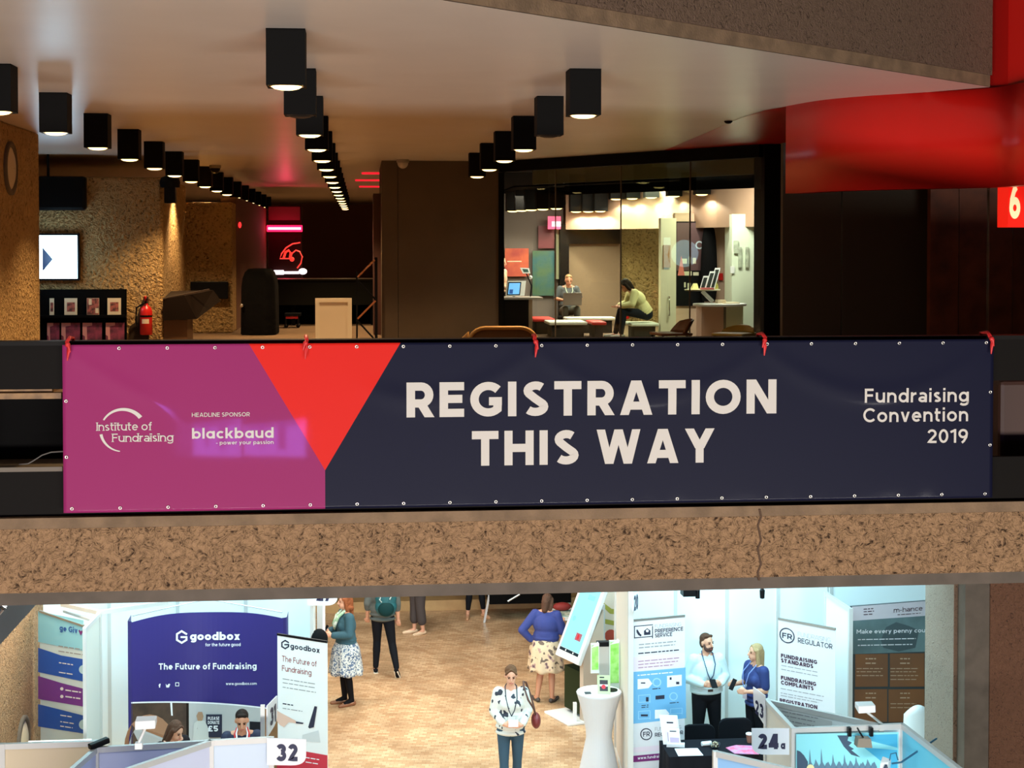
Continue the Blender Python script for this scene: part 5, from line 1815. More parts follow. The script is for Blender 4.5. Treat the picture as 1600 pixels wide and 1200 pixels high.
def hexmark(emit, cx, cy, r, w):
    """open hexagon with an inner stroke"""
    pts = [(cx + r * math.sin(R_(60 * k)), cy - r * 1.06 * math.cos(R_(60 * k))) for k in range(6)]
    seq = [pts[1], pts[0], pts[5], pts[4], pts[3], pts[2], (pts[2][0], cy + .02 * r), (cx - .1 * r, cy + .02 * r)]
    for a, c in zip(seq, seq[1:]):
        l = math.hypot(c[0] - a[0], c[1] - a[1])
        nx, ny = -(c[1] - a[1]) / l * w / 2, (c[0] - a[0]) / l * w / 2
        ex, ey = (c[0] - a[0]) / l * w / 3, (c[1] - a[1]) / l * w / 3
        emit([(a[0] + nx - ex, a[1] + ny - ey), (c[0] + nx + ex, c[1] + ny + ey), (c[0] - nx + ex, c[1] - ny + ey), (a[0] - nx - ex, a[1] - ny - ey)])


hexmark(lambda p: gpoly(PWHITE, p, .009), 284, 995, 8.6, 3)
b.build('graphic', t)
b = MB(RAIL)
tp = V((0, 0, 0))
for a, c in (((207, 950), (324, 945)), ((324, 945), (441, 950))):
    p, q = at(a[0], 962, gY(a[0]) + .25), at(c[0], 962, gY(c[0]) + .25)
    p.z = zt_g + (.02 if a[0] < 300 else .10); q.z = zt_g + (.10 if a[0] < 300 else .02)
    b.tube([p, q], .009, 8)
b.build('frame', t)
for px in (206, 441):
    b = MB(NAVYG)
    p = gpt(px, 1000)
    sg = 1 if px > 300 else -1
    b.grid([[V((p.x + sg * .06 * math.sin(a), p.y + .06 - .06 * math.cos(a) + (.3 if a > 1.5 else 0), z)) for a in (0, .4, .8, 1.2, 1.57)] for z in (ZL + .05, zt_g + .01)])
    b.build('end_cap', t, smooth=True)


def paint_goodroll(b, P):
    b.use(mat('roll_grey', (226, 230, 232), .5))
    sl = .16
    b.use(INK)
    hexmark(lambda p: P.poly(b, p, .005), 446, 1007, 6, 2.2)
    P.text(b, 'goodbox', 454, 500, 1013, 8.5, .2, .005, sl, track=.12)
    b.use(mat('plum_ink', (150, 72, 78), .6)); P.text(b, 'The Future of', 441, 495, 1033, 9, .13, .005, sl); P.text(b, 'Fundraising', 441, 487, 1048, 9, .13, .005, sl)
    b.use(GREYINK); P.lines(b, 442, 495, (1061, 1067, 1074), 1.2, .005, sl, 8); P.lines(b, 442, 476, (1107,), 1.2, .005, sl, 9)
    b.use(INK); P.lines(b, 442, 460, (1100,), 1.6, .005, sl, 9)
    P.poly(b, [(492, 1103), (496, 1104), (491, 1136), (484, 1138), (482, 1136)], .007)
    P.poly(b, [(463, 1127), (475, 1129), (474, 1131), (463, 1130)], .009)
    b.use(mat('hand_print', (226, 188, 170), .6)); P.poly(b, [(433, 1110), (444, 1116), (463, 1126), (463, 1130), (452, 1128), (444, 1136), (437, 1132), (433, 1126)], .007)
    b.use(mat('plinth_print', (206, 210, 212), .6)); P.poly(b, [(473, 1148), (498, 1141), (501, 1160), (472, 1158)], .005)
    b.use(mat('crimson_print', (200, 52, 70), .6)); P.poly(b, [(433, 1166), (512, 1180), (512, 1330), (433, 1300)], .005)
    b.use(PWHITE); P.lines(b, 478, 502, (1184, 1191), 1.4, .007, sl, 10)


rollup('white roll-up banner with black lettering and crimson foot beside the indigo display', (433.5, 991), (511.5, 1003), -3.0, paint=paint_goodroll, top_m=BPLAST)
p = at(498, 1000, 19.35)
b = MB(mat('black_bag_cloth', (20, 19, 20), .8)); b.ball((p.x, p.y + .25, p.z - .05), (.11, .09, .13), 16, 10)
tag(b.build('black_bag', smooth=True), 'black bag top showing behind the white roll-up banner', 'bag')
# extra support under the bag: a plinth behind the banner
b = MB(PANEL); b.box((p.x - .05, p.y + .12, ZL), (p.x + .1, p.y + .42, p.z - .2)); tag(b.build('white_plinth'), 'white plinth behind the white roll-up banner', 'plinth')


def arm_light(name, label, head_px, arm_px, Y, col=WPLAST, hw=.17):
    """flat floodlight head on a straight arm"""
    h, a = at(head_px[0], head_px[1], Y), at(arm_px[0], arm_px[1], Y)
    t = thing(name, label, 'lamp', a)
    b = MB(col); b.hexa([h + V(q) for q in ((-hw / 2, -.06, -.05), (hw / 2, -.06, -.045), (hw / 2, .06, -.02), (-hw / 2, .06, -.02), (-hw / 2, -.05, .02), (hw / 2, -.05, .025), (hw / 2, .06, .035), (-hw / 2, .06, .035))]); b.build('head', t, bevel=.008)
    b = MB(col); b.tube([h + V((0, .0, -.04)), a], .012, 8); b.build('arm', t, smooth=True)
    b = MB(col); b.box(a + V((-.03, -.03, -.05)), a + V((.03, .03, .0))); b.build('clamp', t)


arm_light('arm_floodlight', 'white arm floodlight clamped over the lavender partition', (228, 1128), (217, 1160), 13.1)
arm_light('arm_floodlight', 'white arm floodlight in front of the brown panelled display', (1352, 1104), (1379, 1132), 14.2)
for px, lab in ((456, 'black spotlight under the beam beside the indigo display'), (1075, 'black box spotlight over the preference banner'), (1191, 'black spotlight over the blonde woman')):
    p = at(px, 926, 19.2)
    t = thing('booth_spotlight', lab, 'spotlight', p)
    b = MB(BPLAST)
    if px == 1075: b.box(p + V((-.08, -.1, -.03)), p + V((.08, .1, .05))); b.lathe([(.01, -.06), (.03, -.055), (.03, .05)], p + V((.125, 0, -.02)), 12)
    else: b.lathe([(.01, -.08), (.03, -.07), (.035, .03), (.01, .06)], p, 12)
    b.build('head', t)
    b = MB(BPLAST); b.tube([p + V((0, 0, .03)), p + V((-.1, .3, .22)), V((p.x - .1, p.y + .3, -.46))], .012, 8); b.build('arm', t)

# ------------------------------------------------ touch kiosk
BLc, BRc = atz(872, 1014, -4.25), atz(904, 1029, -4.25)
u = (BRc - BLc).normalized()
nk = V((u.y, -u.x, 0))
if nk.x > 0: nk = -nk
up = (-nk * .43 + V((0, 0, .98)))
L = up.length
up = up.normalized()
W = (BRc - BLc).length
t = thing('touch_kiosk', 'white touchscreen kiosk with a glowing tilted screen used by the woman in blue', 'kiosk', ((BLc + BRc) / 2 - nk * .25) * 1)
t.location.z = ZL
b = MB(WPLAST); b.plate([(-.03, -.09), (W + .03, -.09), (W + .03, L + .03), (-.03, L + .03)], BLc, u, up, .07); b.build('casing', t, bevel=.01)
b = MB(mat('kiosk_screen', (110, 205, 222), .3, emit=.5, ecol=(160, 236, 250)))
b.rect(.03, .06, W - .03, L - .02, BLc, u, up, .003)
b.use(mat('kiosk_bar', (34, 44, 52), .3)); b.rect(.03, .012, W - .03, .055, BLc, u, up, .003)
b.use(WPLAST); b.disc(W * .35, .034, .015, BLc, u, up, .005, 10); b.disc(W * .7, .034, .015, BLc, u, up, .005, 10)
b.use(mat('kiosk_red_icon', (160, 90, 104), .4)); b.rect(W * .55, .22, W * .82, .33, BLc, u, up, .005); b.use(mat('kiosk_red_icon2', (190, 40, 50), .4)); b.rect(W * .63, .24, W * .72, .31, BLc, u, up, .007)
b.use(mat('kiosk_blue_icon', (120, 190, 214), .4)); b.rect(W * .5, .83, W * .8, .9, BLc, u, up, .005); b.disc(W * .22, .5, .04, BLc, u, up, .005, 14)
b.use(mat('kiosk_top', (100, 130, 140), .4)); b.rect(.03, L - .02, W - .03, L + .01, BLc, u, up, .003)
b.build('screen', t)
m = (BLc + BRc) / 2 - nk * .3
b = MB(mat('greige_laminate', (196, 178, 160), .5))
f0, f1 = BRc - nk * .08, BRc - nk * .42
b.hexa([V((f0.x, f0.y, ZL + .03)) - u * .1, V((f0.x, f0.y, ZL + .03)), V((f1.x, f1.y, ZL + .03)), V((f1.x, f1.y, ZL + .03)) - u * .1,
        V((f0.x, f0.y, -4.2)) - u * .1, V((f0.x, f0.y, -4.2)), V((f1.x, f1.y, -3.6)), V((f1.x, f1.y, -3.6)) - u * .1])
b.build('side_panel', t)
b = MB(mat('dark_green_box', (40, 48, 28), .6)); q = (BLc + BRc) / 2 - nk * .25
b.bar(V((q.x, q.y, ZL + .40)) - u * .28, V((q.x, q.y, ZL + .40)) + u * .15, .3, .62); b.build('cabinet', t)
b = MB(WPLAST)
base = [BLc + nk * .18 - u * .1, BRc + nk * .18 + u * .02, BRc - nk * .55 + u * .1, BLc - nk * .55 - u * .1]
b.hexa([V((q.x, q.y, ZL + .0)) for q in base] + [V((q.x, q.y, ZL + .035)) for q in base]); b.build('base', t, bevel=.01)
b = MB(WPLAST); q = BRc + nk * .02 - u * .07
b.bar(V((q.x, q.y, ZL + .03)), V((q.x, q.y, ZL + .3)), .05); b.build('post', t)

# ------------------------------------------------ cocktail table with stretch cover
tc = atz(936, 1080, -4.1)
t = thing('cocktail_table', 'tall cocktail table in a white stretch cover beside the pale wall end', 'table', (tc.x, tc.y, ZL))
b = MB(mat('white_stretch_cover', (206, 206, 211), .7))
prof = [(.26, 0), (.255, .03), (.19, .35), (.165, .5), (.17, .6), (.22, .85), (.285, 1.07), (.292, 1.09), (.285, 1.1)]
rows = []
for r, z in prof:
    rows.append([V((tc.x + r * (1 + (.05 if z < .5 else .01) * math.cos(4 * a) + .008 * math.sin(26 * a)) * math.cos(a), tc.y + r * (1 + (.05 if z < .5 else .01) * math.cos(4 * a) + .008 * math.sin(26 * a)) * math.sin(a), ZL + z)) for a in [2 * math.pi * i / 72 for i in range(72)]])
b.grid(rows, close_u=True)
b.build('cover', t, smooth=True)
b = MB(WPLAST); b.lathe([(.01, 1.085), (.285, 1.095), (.285, 1.10), (.01, 1.102)], (tc.x, tc.y, ZL), 40); b.build('tabletop', t)
zt = ZL + 1.102
t = thing('leaflet_holder', 'pale green framed card with a red motif standing on the cocktail table', 'card', (tc.x - .02, tc.y - .08, zt))
o, ux, uy = V((tc.x - .04, tc.y - .13, zt)), V((.98, -.2, 0)).normalized(), V((0, .12, 1)).normalized()
b = MB(mat('pale_green_card', (188, 216, 168), .5)); b.plate([(0, 0), (.165, 0), (.165, .24), (0, .24)], o, ux, uy, .012)
b.use(mat('navy_card', (40, 50, 60), .5)); b.rect(.03, .04, .135, .18, o, ux, uy, .003); b.use(PWHITE); b.rect(.03, .10, .135, .125, o, ux, uy, .005)
b.use(mat('card_red', (210, 50, 70), .5)); b.disc(.08, .095, .028, o, ux, uy, .007, 14); b.use(INK); b.rect(.03, .205, .09, .22, o, ux, uy, .003); b.build('card', t)
b = MB(mat('dark_phone', (50, 54, 60), .3)); b.box((tc.x - .2, tc.y - .12, zt), (tc.x - .12, tc.y - .05, zt + .012)); tag(b.build('small_phone'), 'small dark phone lying on the cocktail table', 'phone')
b = MB(mat('dark_green_mat', (38, 44, 38), .7)); b.lathe([(.085, zt), (.085, zt + .01), (.01, zt + .011)], (tc.x + .16, tc.y + .02, 0), 24); tag(b.build('dark_coaster'), 'round dark mat behind the green card on the cocktail table', 'mat')
# leaflet tower behind the table
q = atz(938, 1075, -4.4)
yk = tc.y + .42
t = thing('leaflet_tower', 'chrome leaflet tower holding bright green leaflets behind the cocktail table', 'rack', (fx(938, yk), yk, ZL))
b = MB(SILVER); xx = fx(944, yk); b.box((xx - .07, yk, ZL + .03), (xx + .07, yk + .06, fz(1008, yk, 940))); b.build('column', t)
b = MB(BPLAST); b.box((xx - .09, yk - .02, fz(1010, yk, 940)), (xx + .09, yk + .08, fz(1003, yk, 940))); b.build('cap', t)
b = MB(SILVER); b.lathe([(.13, ZL), (.13, ZL + .02), (.02, ZL + .03)], (xx, yk + .03, 0), 24); b.build('base', t)
for px0, px1, py0, py1, lab in ((923, 936, 1004, 1050, 'lime'), (952, 968, 1000, 1075, 'lime')):
    b = MB(mat('acrylic_pocket', (214, 226, 214), .2)); o = V((fx(px0, yk), yk - .05, fz(py1, yk, 940))); w_, h_ = fx(px1, yk) - o.x, fz(py0, yk, 940) - o.z
    b.plate([(0, 0), (w_, 0), (w_, h_), (0, h_)], o, (1, 0, 0), (0, .0, 1), .04)
    b.use(mat('lime_leaflet', (128, 206, 76), .5, mottled=(12, (170, 226, 130), .4, .7))); b.rect(.012, h_ * .12, w_ - .012, h_ - .02, o, (1, 0, 0), (0, 0, 1), .004)
    b.use(PWHITE); b.flat([(0, h_ - .05), (w_ * .4, h_ - .02), (w_ * .8, h_ + .03), (w_, h_), (w_ * .9, h_ - .03)], o, (1, 0, 0), (0, 0, 1), .006)
    b.build('leaflet_pocket', t)
# picture panel and grey panel behind the kiosk
yk = 22.9
panel('picture_panel', 'tall picture panel with green curves and a red flower behind the kiosk', 'panel', 944, 915, 968, 1010, yk, mat('cream_print', (226, 214, 196), .6),
      extra=lambda b, o, w, h: (b.use(mat('olive_print', (168, 166, 74), .6)), b.flat([(0, h * .72), (w * .5, h * .62), (w, h * .60), (w, h * .52), (w * .4, h * .54), (0, h * .64)], o, (1, 0, 0), (0, 0, 1), .004), b.flat([(0, h * .46), (w, h * .4), (w, h * .33), (0, h * .38)], o, (1, 0, 0), (0, 0, 1), .004),
                                b.use(mat('flower_print', (186, 74, 58), .6)), b.disc(w * .45, h * .18, w * .4, o, (1, 0, 0), (0, 0, 1), .005, 14)))
panel('grey_screen_panel', 'plain pale grey panel between the kiosk and the picture panel', 'panel', 922, 945, 946, 1060, 22.8, mat('pale_grey_panel', (196, 204, 206), .5))
b = MB(PANEL); b.box((fx(920, 23), 22.96, ZL), (fx(972, 23), 23.1, -2.6)); tag(b.build('exhibit_wall'), 'white exhibit wall carrying the flower picture behind the kiosk', 'wall')

# ------------------------------------------------ stand 20: preference and regulator banners
def paint_fps(b, P):
    sl = -.09
    S = P.poly
    b.use(mat('pink_print_pale', (232, 214, 226), .6)); P.quad(b, 988, 1027, 1070, 1049, .003, sl)
    b.use(mat('sky_print', (112, 176, 220), .6)); S(b, [(988, 1050), (1071, 1043), (1072, 1122), (988, 1131)], .003)
    b.use(INK)
    for x0, y0, x1, y1 in ((990.5, 978, 1020, 979.3), (990.5, 996, 1020, 997.3), (990.5, 978, 991.8, 997.3), (1018.7, 978, 1020, 997.3)): P.quad(b, x0, y0, x1, y1, .005, sl * (1 if x1 - x0 > 5 else 0))
    S(b, [(994, 984), (996, 983.4), (998, 987), (1000, 990), (1002.4, 992), (1001, 994.5), (997, 992), (994.5, 988)], .005)
    S(b, [(1006, 985.5), (1011, 981.5), (1016, 985), (1016, 991.5), (1006, 992.3)], .005)
    b.use(PWHITE); P.ring(b, 1011, 985.5, 0, 2.2, .007)
    b.use(GREYINK); P.text(b, 'FUNDRAISING', 1023, 1064, 981.5, 5.6, .08, .005, sl)
    b.use(INK); P.text(b, 'PREFERENCE', 1023, 1067, 989, 6, .19, .005, sl, track=.1); P.text(b, 'SERVICE', 1023, 1050, 996, 6, .19, .005, sl, track=.1)
    b.use(GREYINK); P.lines(b, 998, 1062, (1008, 1013), 1.6, .005, sl, 12)
    b.use(INK); P.lines(b, 997, 1064, (1022,), 1.8, .005, sl, 13)
    b.use(mat('plum_small', (160, 110, 140), .6)); P.lines(b, 997, 1063, (1034, 1039, 1044), 1.2, .005, sl, 14)
    b.use(PWHITE); P.lines(b, 996, 1064, (1056,), 1.6, .005, sl, 15)
    for pts in ([(996, 1061), (1013, 1060), (1019, 1068), (1013, 1075), (996, 1077)], [(1042, 1056), (1065, 1054), (1065, 1071), (1042, 1074)], [(1023, 1109), (1040, 1108), (1046, 1115), (1040, 1121), (1023, 1123)]): S(b, pts, .005)
    b.use(mat('sky_pale', (158, 206, 236), .6))
    P.ring(b, 1026, 1066, 5, 7, .006); P.ring(b, 1052, 1088, 5, 6.5, .006)
    for x0, y0, x1, y1 in ((997, 1086, 1016, 1098), (997, 1111, 1016, 1124), (1047, 1107, 1066, 1116)):
        for q in ((x0, y0, x1, y0 + 1), (x0, y1 - 1, x1, y1), (x0, y0, x0 + 1, y1), (x1 - 1, y0, x1, y1)): P.quad(b, q[0], q[1], q[2], q[3], .005, sl * .8 if q[2] - q[0] > 3 else 0)
    b.use(INK); P.quad(b, 1024, 1087, 1038, 1093, .005, sl)
    P.lines(b, 1002, 1014, (1103, 1106), 1.2, .005, sl, 16); P.lines(b, 1046, 1062, (1099,), 1.2, .005, sl, 17); P.lines(b, 1019, 1032, (1077,), 1.2, .005, sl, 18)
    P.quad(b, 1046, 1058, 1049, 1062, .007); P.quad(b, 1056, 1065, 1061, 1069, .007); P.quad(b, 1001, 1066, 1008, 1068, .007); P.quad(b, 1009, 1089, 1013, 1096, .007); P.quad(b, 1001, 1116, 1012, 1119, .007)
    P.ring(b, 1009.5, 1147, 7.8, 9.4, .005)
    P.text(b, 'FR', 1004.5, 1015, 1151, 7.5, .18, .005, sl)
    b.use(GREYINK); P.text(b, 'FUNDRAISING', 1023, 1064, 1142, 5.6, .08, .005, sl)
    b.use(INK); P.text(b, 'REGULATOR', 1023, 1067, 1151, 6, .17, .005, sl)
    b.use(mat('plum_band', (122, 36, 112), .6)); S(b, [(988, 1181), (1072, 1173), (1072, 1184), (988, 1191)], .004)
    b.use(mat('pink_print_pale', (232, 214, 226), .6)); S(b, [(988, 1168), (1072, 1161), (1072, 1170), (988, 1176)], .003)
    b.use(PWHITE); P.text(b, 'www.fundraising', 996, 1040, 1186.5, 4.5, .17, .007, sl)


rollup('roll-up banner for a preference service, white over sky blue, beside stand sign 20', (988.5, 969.5), (1070, 962), -3.0, paint=paint_fps, back=(226, 224, 228))


def paint_fr(b, P):
    sl = .19
    b.use(INK)
    P.ring(b, 1230, 993, 10.2, 12, .005, sl)
    P.text(b, 'FR', 1222.5, 1238, 996.5, 8.5, .18, .005, sl)
    P.text(b, 'REGULATOR', 1247, 1301, 1004, 8, .15, .005, sl)
    b.use(GREYINK); P.text(b, 'FUNDRAISING', 1247, 1298, 994, 7, .06, .005, sl)
    b.use(mat('aubergine_ink', (62, 32, 58), .6))
    for s_, x1, y in (('FUNDRAISING', 1277, 1027), ('STANDARDS', 1271, 1034.5), ('FUNDRAISING', 1275.5, 1061.5), ('COMPLAINTS', 1271.5, 1069), ('REGISTRATION', 1277.5, 1097)):
        P.text(b, s_, 1218.5 if y > 1090 else 1220.5, x1, y, 6.2, .26, .005, sl, track=.1)
    b.use(GREYINK); P.lines(b, 1221, 1290, (1040, 1046), 1.2, .005, sl, 20); P.lines(b, 1220, 1290, (1076, 1083, 1087), 1.2, .005, sl, 21)


rollup('pale grey roll-up banner for a regulator with aubergine headings', (1216, 966.5), (1305.5, 983), -3.0, paint=paint_fr, back=(212, 214, 220))
pl20 = Plane((fx(988, 18.5), 18.5), (fx(994, 18.3) + .02, 18.9))
pl20 = Plane(xy(988, 930, -2.6), xy(997.5, 922, -2.6))
number_sign('white stand sign 20 seen edge-on on the pale wall end', '20', pl20, [(988.5, 930), (998, 924), (998, 954), (988.5, 959)], 989.5, 996, 955, 24, 'bl', .24, sl=-.55)

# black covered table with its things
ta, tb_ = atz(1030, 1157, -4.46), atz(1200, 1160, -4.46)
yT0, yT1 = ta.y - .62, ta.y
t = thing('display_table', 'table under a floor-length black cloth in front of the bearded man', 'table', ((ta.x + tb_.x) / 2, (yT0 + yT1) / 2, ZL))
BCL = mat('black_tablecloth', (26, 26, 32), .85)
b = MB(BCL); b.box((ta.x, yT0, ZL + .72), (tb_.x, yT1, ZL + .74)); b.build('tabletop', t, bevel=.005)
b = MB(BCL)
per = []
for i in range(40): per.append((ta.x + (tb_.x - ta.x) * i / 40, yT0, 0, -1))
for i in range(16): per.append((tb_.x, yT0 + (yT1 - yT0) * i / 16, 1, 0))
for i in range(40): per.append((tb_.x - (tb_.x - ta.x) * i / 40, yT1, 0, 1))
for i in range(16): per.append((ta.x, yT1 - (yT1 - yT0) * i / 16, -1, 0))
b.grid([[V((x + nx * k * (.01 + .02 * math.sin(i * 1.1)), y + ny * k * (.01 + .02 * math.sin(i * 1.1)), z)) for i, (x, y, nx, ny) in enumerate(per)] for z, k in ((ZL + .74, 0), (ZL + .6, .4), (ZL + .3, .9), (ZL + .005, 1.2))], close_u=True)
b.build('cloth', t, smooth=True)
zt = ZL + .742
q = atz(1056, 1166, zt)
t = thing('brochure_holder', 'white tiered brochure holder standing on the black table', 'holder', (q.x, q.y, zt))
o = V((q.x - .12, q.y, zt)); ux = V((.97, -.2, 0)).normalized()
b = MB(WPLAST); b.plate([(0, 0), (.22, 0), (.22, .36), (0, .36)], o + V((-.02, .08, 0)), ux, V((-.12, .12, 1)).normalized(), .01); b.build('back_panel', t)
b = MB(mat('clear_pocket', (226, 228, 232), .3)); b.plate([(0, 0), (.22, 0), (.22, .04), (0, .04)], o + V((0, -.02, 0)), ux, V((0, -.1, 1)).normalized(), .06); b.build('pocket', t)
for k, (dx, dy, h, m) in enumerate(((.02, .05, .31, 'a'), (.04, .01, .2, 'b'))):
    b = MB(PWHITE); oo = o + ux * dx + V((0, dy, .02)); b.plate([(0, 0), (.14, 0), (.14, h), (0, h)], oo, ux, V((-.08, .1, 1)).normalized(), .02)
    b.use(mat('lilac_print', (190, 170, 200), .6)); b.rect(.015, .03, .125, h * .45, oo, ux, V((-.08, .1, 1)).normalized(), .003); b.use(INK); b.rect(.02, h * .8, .1, h * .86, oo, ux, V((-.08, .1, 1)).normalized(), .003)
    b.build('brochure', t)


def sheet(name, label, cat, pts, z, m, th=.004, extra=None):
    P = [atz(x, y, z) for x, y in pts]
    b = MB(m)
    top = [p + V((0, 0, th)) for p in P]
    nn = (top[1] - top[0]).cross(top[2] - top[1])
    if nn.z < 0: top = top[::-1]; P = P[::-1]
    b.face(top); b.face(P[::-1])
    for i in range(len(P)): b.face([P[i], P[(i + 1) % len(P)], top[(i + 1) % len(P)], top[i]])
    if extra: extra(b, top)
    return tag(b.build(name), label, cat)


sheet('paper_sheet', 'white paper sheet lying flat on the black table', 'paper', [(1054, 1170), (1090, 1169.5), (1099, 1180.5), (1060, 1181.5)], zt, PWHITE)
sheet('pink_leaflet', 'pink and lilac leaflets fanned out on the black table', 'leaflet', [(1134, 1169), (1150, 1165), (1176, 1166), (1186, 1179), (1148, 1178)], zt, mat('pink_leaflet', (224, 96, 130), .5, mottled=(9, (196, 150, 200), .4, .6)), .008)
q = atz(1104, 1166, zt)
b = MB(WPLAST); b.tube([q + V((-.06, 0, .03)), q + V((.06, .02, .03))], .028, 14); tag(b.build('white_canister', smooth=False), 'small white canister lying on the black table', 'canister')
q = atz(1117, 1169, zt)
t = thing('sweet_bowl', 'glass bowl of wrapped sweets on the black table', 'bowl', q)
b = MB(glass('bowl_glass', (.9, .92, .92, 1))); b.lathe([(.04, 0), (.06, .02), (.065, .06), (.06, .06), (.055, .02), (.03, .008)], q, 20); b.build('bowl', t, smooth=True)
b = MB(mat('sweet_wrappers', (196, 176, 140), .3, mottled=(40, (70, 60, 60), .45, .55)))
for i in range(14): b.ball(q + V((.035 * math.cos(i * 2.4) * (1 if i < 9 else .5), .035 * math.sin(i * 2.4) * (1 if i < 9 else .5), .03 + .018 * (i // 5))), .016, 8, 6)
o = b.build('sweets', t, smooth=True); o['kind'] = 'stuff'
q = atz(1171, 1160, zt)
t = thing('coffee_cup', 'brown paper coffee cup with a white lid beside stand sign 24a', 'cup', q)
b = MB(mat('kraft_paper', (140, 96, 80), .7)); b.lathe([(.03, 0), (.042, .1)], q, 18); b.build('cup', t, smooth=True)
b = MB(WPLAST); b.lathe([(.045, .1), (.045, .112), (.036, .118), (.005, .118)], q, 18); b.build('lid', t)


def hall_chair(px, py, Y, label):
    Y = 19.1
    x_ = 0
    x, z = fx(px, Y), fz(py, Y, px)
    t = thing('conference_chair', label, 'chair', (x, Y, ZL), 'black chairs behind the black table')
    m = mat('black_chair_fabric', (24, 25, 30), .8)
    b = MB(m)
    r = .1
    pts = [(-.22, .5), (.22, .5), (.22, z - ZL - r)] + [(.12 + .1 * math.cos(R_(a)), z - ZL - .1 + .1 * math.sin(R_(a))) for a in (30, 60, 90)] + [(-.12 + .1 * math.cos(R_(a)), z - ZL - .1 + .1 * math.sin(R_(a))) for a in (90, 120, 150)] + [(-.22, z - ZL - r)]
    b.plate(pts, (x, Y + .22, ZL), (1, 0, 0), (0, 0, 1), .05); b.build('backrest', t, bevel=.01)
    b = MB(m); b.box((x - .23, Y - .18, ZL + .42), (x + .23, Y + .21, ZL + .48)); b.build('seat', t, bevel=.01)
    for sx in (-.2, .2):
        for sy in (-.16, .22):
            b = MB(BPLAST); b.bar((x + sx, Y + sy, ZL), (x + sx, Y + sy, ZL + .42), .025); b.build('leg', t)


hall_chair(1099.5, 1141, 19.15, 'black chair back before the bearded man at the black table')
hall_chair(1158, 1131, 19.2, 'black chair back before the blonde woman at the black table')
# ------------------------------------------------ brown panelled display
def paint_mh(b, P):
    sl = -.075
    b.use(mat('pale_lilac_print', (214, 204, 212), .6)); P.poly(b, [(1331, 948), (1447, 939), (1447, 962), (1331, 970)], .003)
    b.use(mat('teal_grey_print', (120, 146, 150), .6, mottled=(1.5, (84, 102, 106), .35, .65))); P.poly(b, [(1331, 970), (1447, 962), (1447, 1018), (1331, 1022)], .003)
    b.use(mat('smoke_print', (76, 92, 98), .6)); P.poly(b, [(1376, 1000), (1384, 980), (1400, 972), (1420, 978), (1436, 985), (1430, 1012), (1404, 1018), (1380, 1012)], .004)
    b.use(mat('dark_slate_print', (62, 70, 74), .6)); P.poly(b, [(1331, 1022), (1447, 1018), (1447, 1200), (1331, 1200)], .003)
    b.use(mat('brown_box_print', (150, 98, 62), .6, mottled=(1.0, (126, 86, 62), .35, .65)))
    for q in ((1336, 1022, 1387, 1073), (1390, 1021, 1444, 1073), (1335, 1077, 1386, 1128), (1388, 1077, 1444, 1128)): P.quad(b, *q, .005, -.01)
    b.use(mat('plum_dark_ink', (78, 50, 62), .6)); P.text(b, 'm-hance', 1396, 1441, 957, 7.5, .12, .006, sl)
    P.lines(b, 1349, 1366, (952.5, 956.5, 961), 1.4, .006, sl, 30); P.lines(b, 1402, 1438, (961,), 1, .006, sl, 31)
    b.use(PWHITE); P.text(b, 'Make every penny count', 1338, 1455, 990, 6.5, .17, .006, -.02); P.lines(b, 1340, 1432, (1000, 1009), 1.4, .006, -.02, 32)
    b.use(mat('tan_ink', (206, 176, 150), .6))
    for x in (1350, 1404):
        for y0 in (1030, 1084): P.lines(b, x + 2, x + 20, (y0, y0 + 7), 1.8, .007, 0, int(x))
    P.lines(b, 1338, 1384, (1045, 1050, 1056), 1.2, .007, 0, 33); P.lines(b, 1391, 1440, (1045, 1050, 1056, 1062), 1.2, .007, 0, 34); P.lines(b, 1391, 1436, (1100, 1106), 1.2, .007, 0, 35)


a, c = atz(1331, 948, -2.95), atz(1447, 939, -2.95)
P = Plane(a, c)
t = thing('panel_display', 'display with brown text boxes under a misty band beside the concrete pillar', 'display', ((a.x + c.x) / 2, (a.y + c.y) / 2, ZL))
b = MB(mat('display_back', (70, 74, 78), .6))
cx_ = c + (c - a).normalized() * .5
nn = P.n
b.hexa([V((a.x, a.y, ZL + .03)), V((cx_.x, cx_.y, ZL + .03)), V((cx_.x, cx_.y, ZL + .03)) - nn * .05, V((a.x, a.y, ZL + .03)) - nn * .05, V((a.x, a.y, -2.95)), V((cx_.x, cx_.y, -2.95)), V((cx_.x, cx_.y, -2.95)) - nn * .05, V((a.x, a.y, -2.95)) - nn * .05])
paint_mh(b, P); b.build('graphic', t)
b = MB(SILVER)
for q in (a, cx_): b.bar(V((q.x, q.y, ZL + .015)) + nn * .2, V((q.x, q.y, ZL + .015)) - nn * .3, .06, .03)
b.build('base', t)
Yq = 20.4
shell_wall('booth_back_wall', 'white back wall over the brown panelled display', (fx(1300, Yq), Yq), (fx(1480, Yq), Yq), -2.5, PANEL, 2)
q = at(1438, 1104, 18.0)
t = thing('white_shell_chair', 'white shell chair half hidden by the lower concrete pillar', 'chair', (q.x, q.y, ZL))
b = MB(WPLAST)
b.grid([[V((q.x + .24 * s * (1 - .3 * k), q.y + .05 * s * s + .12 * k - .06, ZL + .45 + (q.z - ZL - .45) * (1 - (1 - k) ** 2 * (0)) * k * (1 - .15 * s * s))) for s in [-1 + i / 5 for i in range(11)]] for k in [j / 8 for j in range(9)]])
o = b.build('backrest', t, smooth=True); sd = o.modifiers.new('solid', 'SOLIDIFY'); sd.thickness = .025
b = MB(WPLAST); b.box((q.x - .24, q.y - .42, ZL + .42), (q.x + .24, q.y + .02, ZL + .46)); b.build('seat', t, bevel=.015)
